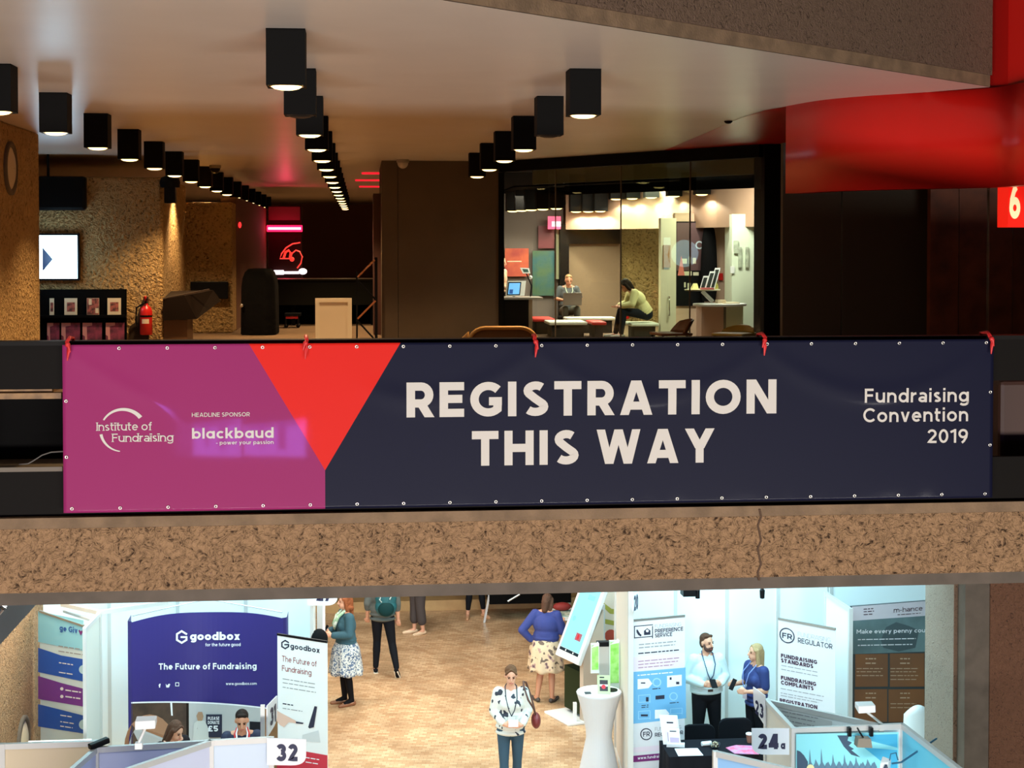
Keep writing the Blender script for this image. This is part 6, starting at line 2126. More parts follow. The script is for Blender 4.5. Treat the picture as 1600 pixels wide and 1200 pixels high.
for sx in (-.18, .18):
    for sy in (-.36, -.04):
        b = MB(CHROME); b.bar((q.x + sx, q.y + sy, ZL), (q.x + sx, q.y + sy, ZL + .42), .025); b.build('leg', t)
# ------------------------------------------------ front stands 23 and 24a
Pa, Pe, Pb, Pc, Pd = xy(1198, 1093), xy(1376, 1132.3), xy(1240, 1138), xy(1410, 1131), xy(1502, 1202)
shell_wall('booth_partition', 'white partition running back from stand sign 23', Pa, Pe, ZT, PANEL, 2)
shell_wall('booth_partition', 'cream grey partition carrying stand sign 24a', Pa, Pb, ZT, mat('cream_grey_panel', (222, 216, 206), .5), 2)
shell_wall('booth_partition', 'partition faced with the cyan forest poster', Pb, Pc, ZT, PANEL, 2)
shell_wall('booth_partition', 'partition with a cyan infill running forward by the lower concrete pillar', Pc, (Pd[0] + .3 * (Pd[0] - Pc[0]), Pd[1] + .3 * (Pd[1] - Pc[1])), ZT, mat('cyan_panel', (120, 214, 240), .4), 2)
Ppl = Plane((Pb[0], Pb[1] - .06), (Pc[0], Pc[1] - .06))
b = MB(mat('cyan_print', (150, 236, 246), .5))
t = thing('forest_poster', 'cyan poster of a stylised pine forest and mountain on the stand partition', 'poster', (Ppl.hit(1330, 1200).x, Ppl.hit(1330, 1200).y, ZL))
b.face([Ppl.hit(1244, 1147), V((Ppl.hit(1244, 1147).x, Ppl.hit(1244, 1147).y, ZL + .2)), V((Ppl.hit(1404, 1144).x, Ppl.hit(1404, 1144).y, ZL + .2)), Ppl.hit(1404, 1144)])
b.use(mat('blue_print_sky', (70, 184, 226), .5)); Ppl.poly(b, [(1330, 1149), (1402, 1147), (1402, 1168), (1370, 1160)], .003); Ppl.poly(b, [(1402, 1172), (1402, 1200), (1390, 1200), (1350, 1168)], .003)
b.use(mat('slate_print', (56, 84, 110), .5)); Ppl.poly(b, [(1308, 1149), (1326, 1149), (1324, 1157), (1331, 1160), (1326, 1165), (1334, 1170), (1330, 1172), (1344, 1183), (1330, 1179), (1318, 1166)], .004)
Ppl.poly(b, [(1245, 1215), (1245, 1172), (1250, 1174), (1256, 1180), (1262, 1190), (1262, 1215)], .006)
b.use(mat('pine_print', (96, 134, 158), .5))
pine = [(1252, 1230)]
rnd = random.Random(4)
x = 1252
for k, h in enumerate((1184, 1170, 1186, 1169, 1192, 1178, 1190, 1178, 1188, 1182, 1194, 1186, 1192, 1180)):
    pine += [(x, 1198), (x + 3, 1192), (x + 4, h), (x + 6, 1190)]
    x += 9
for i in range(1, len(pine) - 4, 4): Ppl.poly(b, [(pine[i][0] - 2, 1230), pine[i], pine[i + 1], pine[i + 2], pine[i + 3], (pine[i + 3][0] + 4, 1198), (pine[i + 3][0] + 4, 1230)], .005)
b.use(mat('sun_print', (250, 240, 180), .5)); Ppl.ring(b, 1266, 1200, 0, 6, .008)
b.build('print', t)
plate_ = Plane((Pa[0] - .0, Pa[1] - .04), (Pe[0], Pe[1] - .04))
b = MB(mat('grey_text_panel', (198, 202, 202), .5))
plate_.poly(b, [(1210, 1106), (1300, 1127), (1300, 1150), (1238, 1150)], 0)
b.use(GREYINK); plate_.lines(b, 1222, 1285, (1112, 1118, 1125, 1131), 1.6, .004, .2, 40)
b2 = plate_.poly
tag(b.build('text_poster'), 'grey poster with rows of small print on the white partition', 'poster')
pl23 = Plane((Pa[0] - .02, Pa[1] - .03), (Pa[0] - .22, Pa[1] + .17))
number_sign('white curved stand sign 23 seen at an angle', '23', pl23, [(1177, 1073), (1196, 1087), (1196.5, 1136), (1178, 1106)], 1180.5, 1193.5, 1114, 22, 'bl', .24, sl=.75)
pl24 = Plane((Pb[0] - .02, Pb[1] - .06), (Pb[0] - .5, Pb[1] - .06))
number_sign('large white stand sign 24a with bold figures', '24', pl24, [(1174.5, 1138), (1233, 1138), (1233, 1179), (1175, 1179)], 1184, 1216, 1170, 24, 'bl', .29, extra=lambda b, P: P.text(b, 'ɑ', 1219.5, 1226.5, 1170, 13, .27, .009))
# light blue partition at the lower edge, lamps and clips over the poster
qa, qb = xy(1118, 1174), xy(1262, 1207)
shell_wall('booth_partition', 'light blue partition standing before the black table', qa, qb, ZT, mat('light_blue_panel', (150, 196, 240), .4), 2)
b = MB(mat('taupe_lamp', (136, 124, 108), .5)); p = Ppl.hit(1342, 1150, .12)
b.hexa([p + V(q) for q in ((-.075, -.05, -.05), (.07, -.05, -.06), (.07, .05, -.06), (-.075, .05, -.05), (-.06, -.04, .03), (.06, -.04, .02), (.06, .05, .02), (-.06, .05, .03))])
t = thing('poster_lamp', 'taupe floodlight hanging over the cyan forest poster', 'lamp', p)
b.build('head', t)
b = MB(BPLAST); b.tube([p + V((0, 0, .02)), p + V((-.03, .02, .07)), Ppl.hit(1338, 1136, .03)], .008, 8); b.build('arm', t)
for k, px in enumerate((1326, 1360)):
    b = MB(BPLAST); p = Ppl.hit(px, 1139, .02); b.box(p + V((-.015, -.02, -.06)), p + V((.015, .03, .02)))
    tag(b.build('black_clip'), ['black clip over the cyan poster, on the number sign side of the taupe lamp', 'black clip over the cyan poster, on the pillar side of the taupe lamp'][k], 'clip', 'black clips on the partition rail')
p = Ppl.hit(1362, 1174, .35)
e = V((Pc[0] + .22, Pc[1] - .30, ZT - .05))
t = thing('boom_spotlight', 'white and dark spotlight on a long thin boom before the cyan poster', 'lamp', e)
b = MB(WPLAST); b.hexa([p + V(q) for q in ((-.07, -.04, -.03), (.0, -.05, -.07), (.06, .03, -.06), (-.02, .05, -.02), (-.06, -.03, .02), (.02, -.03, .03), (.07, .03, .03), (-.01, .05, .06))]); b.build('head', t, bevel=.01)
b = MB(mat('dark_lens', (52, 66, 84), .3)); b.hexa([p + V(q) for q in ((-.05, -.055, -.05), (.0, -.06, -.085), (.015, -.055, -.06), (-.035, -.05, -.02), (-.03, -.055, .0), (.0, -.055, .0), (.0, -.05, .01), (-.02, -.05, .01))]); b.build('lens', t)
b = MB(mat('steel_boom', (60, 110, 140), .4, metal=.5)); b.tube([p + V((.06, 0, 0)), p + V((.15, 0, .01)), e], .009, 8); b.tube([p + V((.04, 0, .03)), p + V((.05, 0, .09)), p + V((.10, 0, .1)), p + V((.12, 0, .03))], .006, 8); b.build('boom', t)
# chrome fitting at the stair soffit
b = MB(CHROME); p = at(4, 948, 13.4)
b.tube([p + V((-.3, 0, .02)), p + V((0, 0, .02)), p + V((.035, 0, -.005))], .03, 12); b.tube([p + V((-.3, 0, -.06)), p + V((-.02, 0, -.05)), p + V((.0, 0, -.02))], .02, 10)
tag(b.build('chrome_bracket', smooth=True), 'chrome bracket at the grey stair soffit', 'bracket')
# far end: black table and paper table
y = 27.6
t = thing('black_stage_table', 'long black topped table at the far end of the block floor', 'table', (fx(828, y), y + .4, ZL))
b = MB(BLACKM); b.box((fx(765, y), y, fz(943, y, 828)), (fx(893, y), y + .8, fz(925, y, 828))); b.build('tabletop', t)
b = MB(SILVER)
for px in (757, 896): b = MB(SILVER); b.bar((fx(px, y), y + .1, ZL), (fx(px + (8 if px < 800 else -8), y), y + .1, fz(930, y, 828)), .04); b.build('leg', t)
b = MB(SILVER); b.tube([(fx(793, y), y - .03, fz(939, y, 793)), (fx(812, y), y - .03, fz(928, y, 812))], .02, 8); b.build('brace', t)
y = 25.2
t = thing('paper_table', 'small white table strewn with papers behind the woman in blue', 'table', (fx(885, y), y + .3, ZL))
zt = fz(966, y, 885)
b = MB(WPLAST); b.box((fx(862, y), y, zt - .04), (fx(912, y), y + .7, zt)); b.build('tabletop', t)
for px in (866, 908):
    for d in (.06, .64): b = MB(SILVER); b.bar((fx(px, y), y + d, ZL), (fx(px, y), y + d, zt - .04), .035); b.build('leg', t)
b = MB(mat('scattered_print', (206, 208, 190), .6, mottled=(14, (120, 150, 140), .4, .6))); b.box((fx(866, y), y + .1, zt), (fx(905, y), y + .5, zt + .02)); tag(b.build('paper_pile'), 'spread papers on the small white table behind the woman in blue', 'papers')
b = MB(mat('red_cloth', (140, 40, 36), .7)); b.ball((fx(884, y), y + .45, zt + .09), (.16, .1, .07), 14, 8); tag(b.build('red_bag', smooth=True), 'crumpled red bag on the small white table', 'bag')  # rounded lump added in place of a person's red arms
# =================================================================== PEOPLE
SKIN = mat('skin_light', (214, 158, 130), .55)
SKIN2 = mat('skin_tan', (196, 138, 108), .55)
EYEM = mat('eye_dark', (52, 36, 30), .3)
LIP = mat('lip_colour', (172, 92, 84), .5)
BASE = dict(pelvis=(0, 0, .92), chest=(0, 0, 1.24), neck=(0, 0, 1.44), head=(0, -.025, 1.592),
            sh=.175, el=((-.23, .03, 1.12), (.23, .03, 1.12)), wr=((-.23, -.06, .88), (.23, -.06, .88)),
            hipw=.088, kn=((-.095, -.02, .49), (.095, -.02, .49)), an=((-.10, .02, .085), (.10, .02, .085)), toe=((-.03, -.2, 0), (.03, -.2, 0)))


def remesh(o, vox=.009, it=4, fac=.5):
    r = o.modifiers.new('remesh', 'REMESH'); r.mode = 'VOXEL'; r.voxel_size = vox; r.use_smooth_shade = True
    s = o.modifiers.new('smooth', 'SMOOTH'); s.iterations = it; s.factor = fac
    return o


def lp(a, b, k): return V(a) + (V(b) - V(a)) * k


def person(label, loc, heading, H=1.7, pose=None, skin=SKIN, look=(0, 0), top=None, bottom=None, hair=None, shoes=None, beard=None, girth=1.0, group=None, fingers=True):
    """loc: point under the pelvis on the floor; heading 0 faces -Y; look = (yaw, pitch) of the head"""
    J = dict(BASE)
    J.update(pose or {})
    t = thing('person', label, 'person', loc, group, R_(heading))
    sc_ = H / 1.70
    t.scale = (sc_,) * 3
    pel, che, nec, hd = V(J['pelvis']), V(J['chest']), V(J['neck']), V(J['head'])
    spine = (nec - pel).normalized()
    g = girth
    sx = V((1, 0, 0)) if 'side' not in J else V(J['side']).normalized()
    SH = [che + (nec - che) * .68 + sx * J['sh'] * s for s in (-1, 1)]
    HP = [pel + V((s * J['hipw'], 0, -.02)) for s in (-1, 1)]
    trot = V((0, 0, 1)).rotation_difference(spine).to_matrix()
    hr = Matrix.Rotation(R_(look[0]), 3, 'Z') @ Matrix.Rotation(R_(look[1]), 3, 'X')
    hp = lambda x, y, z: hd + hr @ V((x, y, z))

    def torso(b, k, zlo=None, zhi=1.):
        """trunk swollen by k"""
        b.ball(pel + V((0, 0, .0)), (.160 * g + k, .112 * g + k, .115 + k), 18, 12, trot)
        b.ball(lp(pel, che, .45), (.138 * g + k, .104 * g + k, .15), 18, 12, trot)
        b.ball(lp(pel, che, .95), (.162 * g + k, .116 * g + k, .175), 18, 12, trot)
        b.cap(lp(SH[0], SH[1], .08) + V((0, 0, -.012)), .056 + k, lp(SH[0], SH[1], .92) + V((0, 0, -.012)), .056 + k)
        for s in (0, 1): b.cap(lp(che, nec, .9), .05 + k, lp(SH[s], nec, .3), .045 + k)

    # ---- body
    b = MB(skin)
    torso(b, 0)
    b.cap(lp(che, nec, .7), .056, hd + hr @ V((0, .02, -.06)), .05)
    b.ball(hd + hr @ V((0, .012, .02)), (.073, .09, .092), 18, 12, hr)
    b.ball(hp(0, -.022, -.045), (.056, .066, .066), 16, 10, hr)
    b.ball(hp(0, -.055, -.085), (.026, .026, .022), 12, 8, hr)
    b.cap(hp(0, -.085, .02), .009, hp(0, -.103, -.018), .0145)
    for s in (-1, 1): b.ball(hp(.074 * s, .01, -.005), (.012, .022, .032), 10, 8, hr)
    b.cap(hp(-.018, -.082, -.055), .008, hp(.018, -.082, -.055), .008)
    for s in (0, 1):
        e, w = V(J['el'][s]), V(J['wr'][s])
        b.cap(SH[s], .05, e, .038); b.cap(e, .04, lp(e, w, .35), .039); b.cap(lp(e, w, .3), .04, w, .026)
        d = J.get('hd', (None, None))[s]
        d = V(d).normalized() if d else (w - e).normalized()
        q = V(J.get('hs', ((1, 0, 0), (1, 0, 0)))[s])
        q = (q - d * q.dot(d)).normalized() if (q - d * q.dot(d)).length > .05 else d.orthogonal().normalized()
        nn = d.cross(q)
        pc = w + d * .05
        b.cap(w, .025, w + d * .03, .03)
        for k in (-1.5, -.5, .5, 1.5):
            b.cap(w + d * .03 + q * k * .012, .016, w + d * .085 + q * k * .0185, .0135)
        cl = J.get('curl', (.5, .5))[s]
        sgn = J.get('palm', (1, 1))[s]
        for k, ln in ((-1.5, .058), (-.5, .072), (.5, .068), (1.5, .05)):
            a0 = w + d * .088 + q * k * .0185
            a1 = a0 + (d * (1 - .4 * cl) + nn * sgn * .8 * cl + q * k * .03) * ln * .55
            a2 = a1 + (d * (1 - 1.2 * cl) + nn * sgn * 1.1 * cl) * ln * .5
            b.cap(a0, .0105, a1, .0095, 8); b.cap(a1, .0095, a2, .0082, 8)
        tq = q * (1.0 if J.get('thumb', (1, 1))[s] > 0 else -1.0)
        b.cap(w + d * .03 + tq * .022, .0135, w + d * .058 + tq * .046 + nn * sgn * .012, .0115, 8)
        b.cap(w + d * .058 + tq * .046 + nn * sgn * .012, .0115, w + d * .09 + tq * .05 + nn * sgn * .026, .009, 8)
        kn, an = V(J['kn'][s]), V(J['an'][s])
        b.cap(HP[s], .084 * (1 + (g - 1) * .6), kn, .054); b.cap(kn, .052, lp(kn, an, .35), .054); b.cap(lp(kn, an, .3), .055, an, .034)
        tv = V(J['toe'][s])
        b.cap(an + V((0, 0, -.03)), .036, an + tv * .75 + V((0, 0, -.05)), .026)
        b.cap(an + tv * .3 + V((0, 0, -.045)), .032, an + tv * .95 + V((0, 0, -.055)), .022)
    body = remesh(b.build('body', t, local=True), .0085, 3, .4)
    # ---- eyes, brows, mouth
    b = MB(EYEM)
    for s in (-1, 1):
        b.ball(hp(.031 * s, -.076, .012), (.0115, .008, .007), 10, 6, hr)
    b.build('eyes', body, local=True, smooth=True)
    b = MB(hair[1] if hair else EYEM)
    for s in (-1, 1): b.cap(hp(.018 * s, -.083, .031), .0045, hp(.046 * s, -.073, .032), .004, 6)
    b.build('eyebrows', body, local=True, smooth=True)
    b = MB(LIP); b.cap(hp(-.02, -.088, -.056), .0055, hp(.02, -.088, -.056), .0055, 8); b.build('mouth', body, local=True, smooth=True)
    # ---- hair: style, material
    if hair:
        st, m = hair[0], hair[1]
        b = MB(m)
        b.ball(hp(0, .036, .048), (.079, .086, .078), 18, 12, hr)
        b.ball(hp(0, .05, -.005), (.072, .07, .09), 16, 10, hr)
        if st == 'short': b.cap(hp(-.04, -.026, .096), .022, hp(.04, -.026, .096), .022)
        if st in ('long', 'bob', 'wavy', 'tied'):
            zl = {'long': -.28, 'bob': -.13, 'wavy': -.19, 'tied': -.1}[st]
            if st != 'tied':
                for s in (-1, 1):
                    b.cap(hp(.068 * s, .0, .04), .03, hp(.075 * s, .01, zl * .55), .032)
                    b.cap(hp(.075 * s, .01, zl * .5), .034, hp(.07 * s, .03, zl), .022)
            if st == 'tied':
                for s in (-1, 1): b.cap(hp(.058 * s, -.026, .055), .014, hp(.066 * s, .02, -.03), .018)
            b.cap(hp(0, .07, .0), .07, hp(0, .075, zl), .05)
            if st == 'wavy':
                for i in range(9): b.ball(hp(.075 * math.cos(i * .7 - .2), .05 + .05 * math.sin(i * .7), zl * (.5 + .06 * i)), .034, 10, 8)
            for s in (-1, 1): b.cap(hp(.004 * s, -.038, .106), .013, hp(.068 * s, -.034, .04), .015)
        b_ = b.build('hair', t, local=True)
        remesh(b_, .0085, 3, .4)
    if beard:
        b = MB(beard)
        b.ball(hp(0, -.034, -.068), (.058, .06, .05), 16, 10, hr)
        for s in (-1, 1): b.cap(hp(.062 * s, -.012, -.01), .015, hp(.05 * s, -.03, -.07), .022)
        b.cap(hp(-.028, -.089, -.04), .008, hp(.028, -.089, -.04), .008)
        remesh(b.build('beard', t, local=True), .008, 2, .4)
    # ---- bottom: dict(kind, mat, len)
    if bottom:
        b = MB(bottom['mat'])
        if bottom['kind'] == 'trousers':
            k = bottom.get('ease', .014)
            ln = bottom.get('len', .97)
            b.ball(pel + V((0, 0, .005)), (.160 * g + k, .112 * g + k, .12 + k), 18, 12, trot)
            if bottom.get('waist', True): b.cap(pel + spine * .06 + V((-.055 * g, 0, 0)), .10 * g + k, pel + spine * .06 + V((.055 * g, 0, 0)), .10 * g + k)
            for s in (0, 1):
                kn, an = V(J['kn'][s]), V(J['an'][s])
                e = lp(kn, an, ln)
                b.cap(HP[s], .088 * (1 + (g - 1) * .6) + k, kn, .057 + k); b.cap(kn, .056 + k, lp(kn, an, .4), .056 + k)
                b.cap(lp(kn, an, .3), .056 + k, e, bottom.get('hem', .042) + k * .5)
            remesh(b.build(bottom.get('name', 'trousers'), t, local=True), .010, 4, .5)
        else:
            z0, z1, fl = bottom['hem_z'], pel.z + .12, bottom.get('flare', .1)
            rows = []
            N = 60
            for i in range(13):
                k = i / 12
                z = z1 + (z0 - z1) * k
                rx = .145 * g + (.03 * g + .03) * min(1, k * 3) + fl * k
                ry = .105 * g + (.035 * g + .02) * min(1, k * 3) + fl * k
                rows.append([V((pel.x + (rx + .016 * k * math.sin(9 * a + 1)) * math.cos(a), pel.y + .0 + (ry + .016 * k * math.sin(9 * a + 1)) * math.sin(a), z + .014 * k * math.sin(7 * a))) for a in [2 * math.pi * j / N for j in range(N)]])
            b.grid(rows, close_u=True)
            o = b.build('skirt', t, local=True, smooth=True)
            sd = o.modifiers.new('solid', 'SOLIDIFY'); sd.thickness = .008
            if bottom.get('tights'):
                b = MB(bottom['tights'])
                b.ball(pel, (.164 * g, .116 * g, .12), 18, 12, trot)
                for s in (0, 1):
                    kn, an = V(J['kn'][s]), V(J['an'][s])
                    b.cap(HP[s], .088, kn, .059); b.cap(kn, .057, lp(kn, an, .35), .059); b.cap(lp(kn, an, .3), .06, an + V((0, 0, -.01)), .039)
                    b.cap(an, .042, an + V(J['toe'][s]) * .6 + V((0, 0, -.04)), .032)
                remesh(b.build('tights', t, local=True), .009, 3, .4)
    # ---- top: dict(mat, ease, sleeve 0..2, hem)
    if top:
        k = top.get('ease', .016)
        b = MB(top['mat'])
        torso_lo = top.get('hem', .0)            # drop below the pelvis centre
        b.ball(lp(pel, che, .45), (.138 * g + k * 1.5, .104 * g + k * 1.5, .16), 18, 12, trot)
        b.ball(lp(pel, che, .95), (.164 * g + k, .118 * g + k, .18), 18, 12, trot)
        if top.get('bust'): 
            for s in (-1, 1): b.ball(lp(pel, che, .98) + V((.07 * s, -.075, 0)), .068 + k * .5, 12, 8)
        h0 = pel + spine * .10
        h1 = pel + spine * (.02 - torso_lo)
        wdt = .052 * g
        b.cap(h0 + V((-wdt, 0, 0)), .112 * g + k, h0 + V((wdt, 0, 0)), .112 * g + k)
        for kk in (0, .5, 1):
            h = lp(h0, h1, kk)
            b.ball(h, (.163 * g + k + .012, .116 * g + k + .012, .05), 18, 8, trot)
        b.cap(lp(SH[0], SH[1], .06) + V((0, 0, -.016)), .053 + k * .8, lp(SH[0], SH[1], .94) + V((0, 0, -.016)), .053 + k * .8)
        for s in (0, 1): b.cap(lp(che, nec, .76), .042 + k * .7, lp(SH[s], nec, .2), .038 + k * .7)
        if top.get('collar'): b.cap(lp(che, nec, .9) + V((0, .005, 0)), .062, lp(che, nec, 1.12) + V((0, .012, 0)), .058)
        for s in (0, 1):
            e, w = V(J['el'][s]), V(J['wr'][s])
            sl = top.get('sleeve', 2)
            b.cap(SH[s], .055 + k, lp(SH[s], e, min(1, sl)), .042 + k * 1.1)
            if sl > 1: b.cap(e, .042 + k * 1.1, lp(e, w, min(.97, sl - 1)), .032 + k)
        remesh(b.build(top.get('name', 'shirt'), t, local=True), .0095, 4, .5)
    if shoes:
        for s in (0, 1):
            an, tv = V(J['an'][s]), V(J['toe'][s])
            b = MB(shoes['mat'])
            low = V((0, 0, -.055))
            b.cap(an + low + V((0, 0, .008)) - tv * .18, .036, an + tv * .55 + low, .04)
            b.cap(an + tv * .4 + low, .041, an + tv * 1.0 + low - V((0, 0, .006)), .028)
            if shoes.get('high'): b.cap(an + low, .04, an + V((0, 0, -.005)), .045)
            if shoes.get('heel'): b.cap(an + low - tv * .2, .02, an - tv * .2 + V((0, 0, -.075)), .012)
            o = remesh(b.build('shoe', t, local=True), .0085, 3, .4)
            if 'sole' in shoes:
                b = MB(shoes['sole']); d = tv.normalized(); q = d.cross(V((0, 0, 1))).normalized()
                pp = []
                for u, wd in ((-.32, .02), (-.28, .036), (.2, .036), (.7, .043), (1.02, .03), (1.13, .012)):
                    pp.append((u, wd))
                up = [an + tv * u + q * wd + V((0, 0, -.078)) for u, wd in pp] + [an + tv * u - q * wd + V((0, 0, -.078)) for u, wd in reversed(pp)]
                b.face(up); dn = [p - V((0, 0, .016)) for p in up]; b.face(dn[::-1])
                for i in range(len(up)): b.face([up[i], dn[i], dn[(i + 1) % len(up)], up[(i + 1) % len(up)]])
                b.build('sole', o, local=True)
    t['_J'] = 0
    del t['_J']
    return t, J


def lanyard(t, J, m, badge=None, low=1.02, y=-.15, w=.007, top_z=1.45, girth_=1):
    b = MB(m)
    n = V(J['neck']); c = V(J['chest'])
    e = V((c.x, c.y + y, low))
    for s in (-1, 1):
        b.tube([n + V((.05 * s, .05, .03)), n + V((.075 * s, -.03, .02)), lp(n, c, .5) + V((.07 * s, y * .93, .0)), lp(c, e, .35) + V((.035 * s, y * .75, 0)), e], w, 6)
    bl_ = b.build('lanyard', t, local=True, smooth=True)
    if badge:
        b = MB(badge); b.box(e + V((-.045, -.012, -.12)), e + V((.045, -.004, -.01))); b.build("badge", bl_, local=True)


def pattern(name, base, cols, scale, thr, stretch=(1, 1, 1)):
    m = mat(name, base, .7)
    nt = m.node_tree
    tc = nt.nodes.new('ShaderNodeTexCoord'); mp = nt.nodes.new('ShaderNodeMapping')
    mp.inputs['Scale'].default_value = stretch
    nz = nt.nodes.new('ShaderNodeTexNoise'); nz.inputs['Scale'].default_value = scale; nz.inputs['Detail'].default_value = 1.5
    r = nt.nodes.new('ShaderNodeValToRGB'); r.color_ramp.interpolation = 'CONSTANT'
    e = r.color_ramp.elements
    e[0].position, e[0].color = 0, lin(cols[0])
    e[1].position, e[1].color = thr[0], lin(base)
    for c, p in zip(cols[1:], thr[1:]):
        n = e.new(p); n.color = lin(c)
    L = nt.links.new
    L(tc.outputs['Object'], mp.inputs[0]); L(mp.outputs[0], nz.inputs[0]); L(nz.outputs['Fac'], r.inputs[0]); L(r.outputs[0], nt.nodes['Principled BSDF'].inputs['Base Color'])
    return m


def held(name, label, cat, t, p, size, m, rot=None, screen=None):
    """flat thing held in a hand; p in the person's own frame"""
    M = Matrix.Translation(t.location) @ Matrix.Rotation(t.rotation_euler.z, 4, 'Z') @ Matrix.Scale(t.scale.x, 4)
    c = M @ V(p)
    R = Matrix.Rotation(t.rotation_euler.z, 3, 'Z') @ (rot or Matrix.Identity(3))
    b = MB(m)
    sx, sy, sz = (q / 2 for q in size)
    b.hexa([c + R @ V(q) for q in ((-sx, -sy, -sz), (sx, -sy, -sz), (sx, sy, -sz), (-sx, sy, -sz), (-sx, -sy, sz), (sx, -sy, sz), (sx, sy, sz), (-sx, sy, sz))])
    if screen:
        b.use(screen); q = [c + R @ V(v) for v in ((-sx * .9, -sy - .001, -sz * .9), (sx * .9, -sy - .001, -sz * .9), (sx * .9, -sy - .001, sz * .9), (-sx * .9, -sy - .001, sz * .9))]; b.face(q)
    return tag(b.build(name), label, cat)


H_BROWN = mat('hair_brown', (84, 56, 42), .7, spec=.2, bump=(60, .6))
H_LBROWN = mat('hair_light_brown', (98, 66, 44), .7, spec=.2, bump=(60, .6))
H_AUBURN = mat('hair_auburn', (140, 78, 46), .7, spec=.2, bump=(50, .8))
H_DARK = mat('hair_dark', (38, 28, 24), .45, bump=(60, .6))
H_BLOND = mat('hair_blond', (172, 144, 104), .7, spec=.2, bump=(60, .6))
BLK = mat('black_trouser_cloth', (24, 25, 30), .8)
PHONE = mat('phone_black', (22, 22, 26), .3)

# 1 white patterned blouse, walking towards the camera
z = ZL + 1.65 * 1.0
p = atz(798, 1043, ZL + 1.64)
bl = pattern('leaf_print_blouse', (214, 212, 205), [(44, 48, 62), (44, 48, 62)], 10.5, [.385, .66], (1, 1, .8))
t, J = person('woman in white blouse with dark leaf print and teal jeans walking towards the balcony', (p.x, p.y, ZL), -2, 1.65,
              dict(sh=.158, el=((-.215, .02, 1.13), (.22, .03, 1.13)), wr=((-.10, -.19, 1.02), (.13, -.20, 1.01)), hd=((.85, -.4, 0), (-.9, -.3, .05)), hs=((0, 0, 1), (0, 0, 1)), curl=(.6, .6), palm=(-1, 1),
                   head=(0, -.05, 1.60), kn=((-.09, -.08, .50), (.085, .02, .49)), an=((-.08, -.13, .085), (.08, .10, .09))),
              look=(0, 20), top=dict(mat=bl, ease=.021, sleeve=1.85, hem=.07, name='blouse', bust=True), bottom=dict(kind='trousers', mat=mat('teal_denim', (44, 70, 88), .8), ease=.004, waist=False), hair=('tied', H_LBROWN), shoes=dict(mat=mat('brown_leather_shoe', (96, 62, 44), .5)), girth=1.03)
lanyard(t, J, mat('navy_lanyard', (44, 46, 60), .6), mat('white_badge', (236, 236, 236), .4), 1.12, -.185)
held('paper_cup', 'white folded programme held by the woman in the leaf print blouse', 'programme', t, (.015, -.29, 1.06), (.12, .02, .09), PWHITE, Matrix.Rotation(.3, 3, 'X'))
M = t.location
b = MB(mat('oxblood_leather', (112, 34, 36), .45)); b.ball(M + V((.315, .0, .97)), (.06, .11, .10), 14, 10)
o = thing('shoulder_bag', 'oxblood shoulder bag hanging beside the leaf print blouse', 'bag', M + V((.305, .0, .86)))
b.build('pouch', o, smooth=True)
b = MB(mat('brown_strap', (84, 52, 44), .5)); b.tube([M + V((.305, -.04, 1.05)), M + V((.28, -.10, 1.14)), M + V((.2, -.17, 1.28)), M + V((.155, -.09, 1.425)), M + V((.16, .02, 1.455)), M + V((.2, .10, 1.42)), M + V((.28, .14, 1.2)), M + V((.31, .05, 1.05))], .013, 8); b.build('strap', o, smooth=True)

# 2 teal denim jacket
p = atz(541, 1101, ZL)
t, J = person('woman in teal denim jacket and patterned skirt holding a dark phone', (p.x, p.y, ZL), -72, 1.66,
              dict(el=((-.23, .0, 1.13), (.24, -.02, 1.13)), wr=((-.10, -.24, 1.14), (.12, -.25, 1.12)), hd=((.35, -.9, .2), (-.3, -.9, .2)), hs=((0, 0, 1), (0, 0, 1)), kn=((-.08, -.02, .49), (.08, .0, .49)), an=((-.07, .0, .085), (.09, .06, .085))),
              look=(-4, 6), top=dict(mat=mat('teal_denim_jacket', (46, 84, 98), .8, bump=(90, .3)), ease=.022, sleeve=1.92, hem=.0, name='jacket', bust=True, collar=True),
              bottom=dict(kind='skirt', mat=pattern('blue_grey_print', (206, 208, 206), [(84, 104, 134), (120, 132, 148), (58, 74, 104)], 26, [.44, .58, .64]), hem_z=.50, flare=.075, tights=mat('black_tights', (22, 20, 22), .7)),
              hair=('wavy', H_AUBURN), shoes=dict(mat=mat('tan_shoe', (134, 82, 52), .5), heel=True), girth=1.1)
b = MB(mat('green_scarf', (150, 186, 150), .7, mottled=(20, (226, 232, 220), .4, .6)))
b.tube([V((-.05, -.02, 1.47)), V((-.055, -.13, 1.38)), V((-.03, -.185, 1.26)), V((0, -.18, 1.18)), V((.02, -.185, 1.26)), V((.05, -.14, 1.38)), V((.05, -.02, 1.47))], [.02, .026, .03, .012, .03, .026, .02], 10); b.build('scarf', t, local=True, smooth=True)
held('mobile_phone', 'dark phone held by the woman in the teal denim jacket', 'phone', t, (.0, -.33, 1.19), (.075, .012, .15), PHONE, Matrix.Rotation(-.6, 3, 'X'))

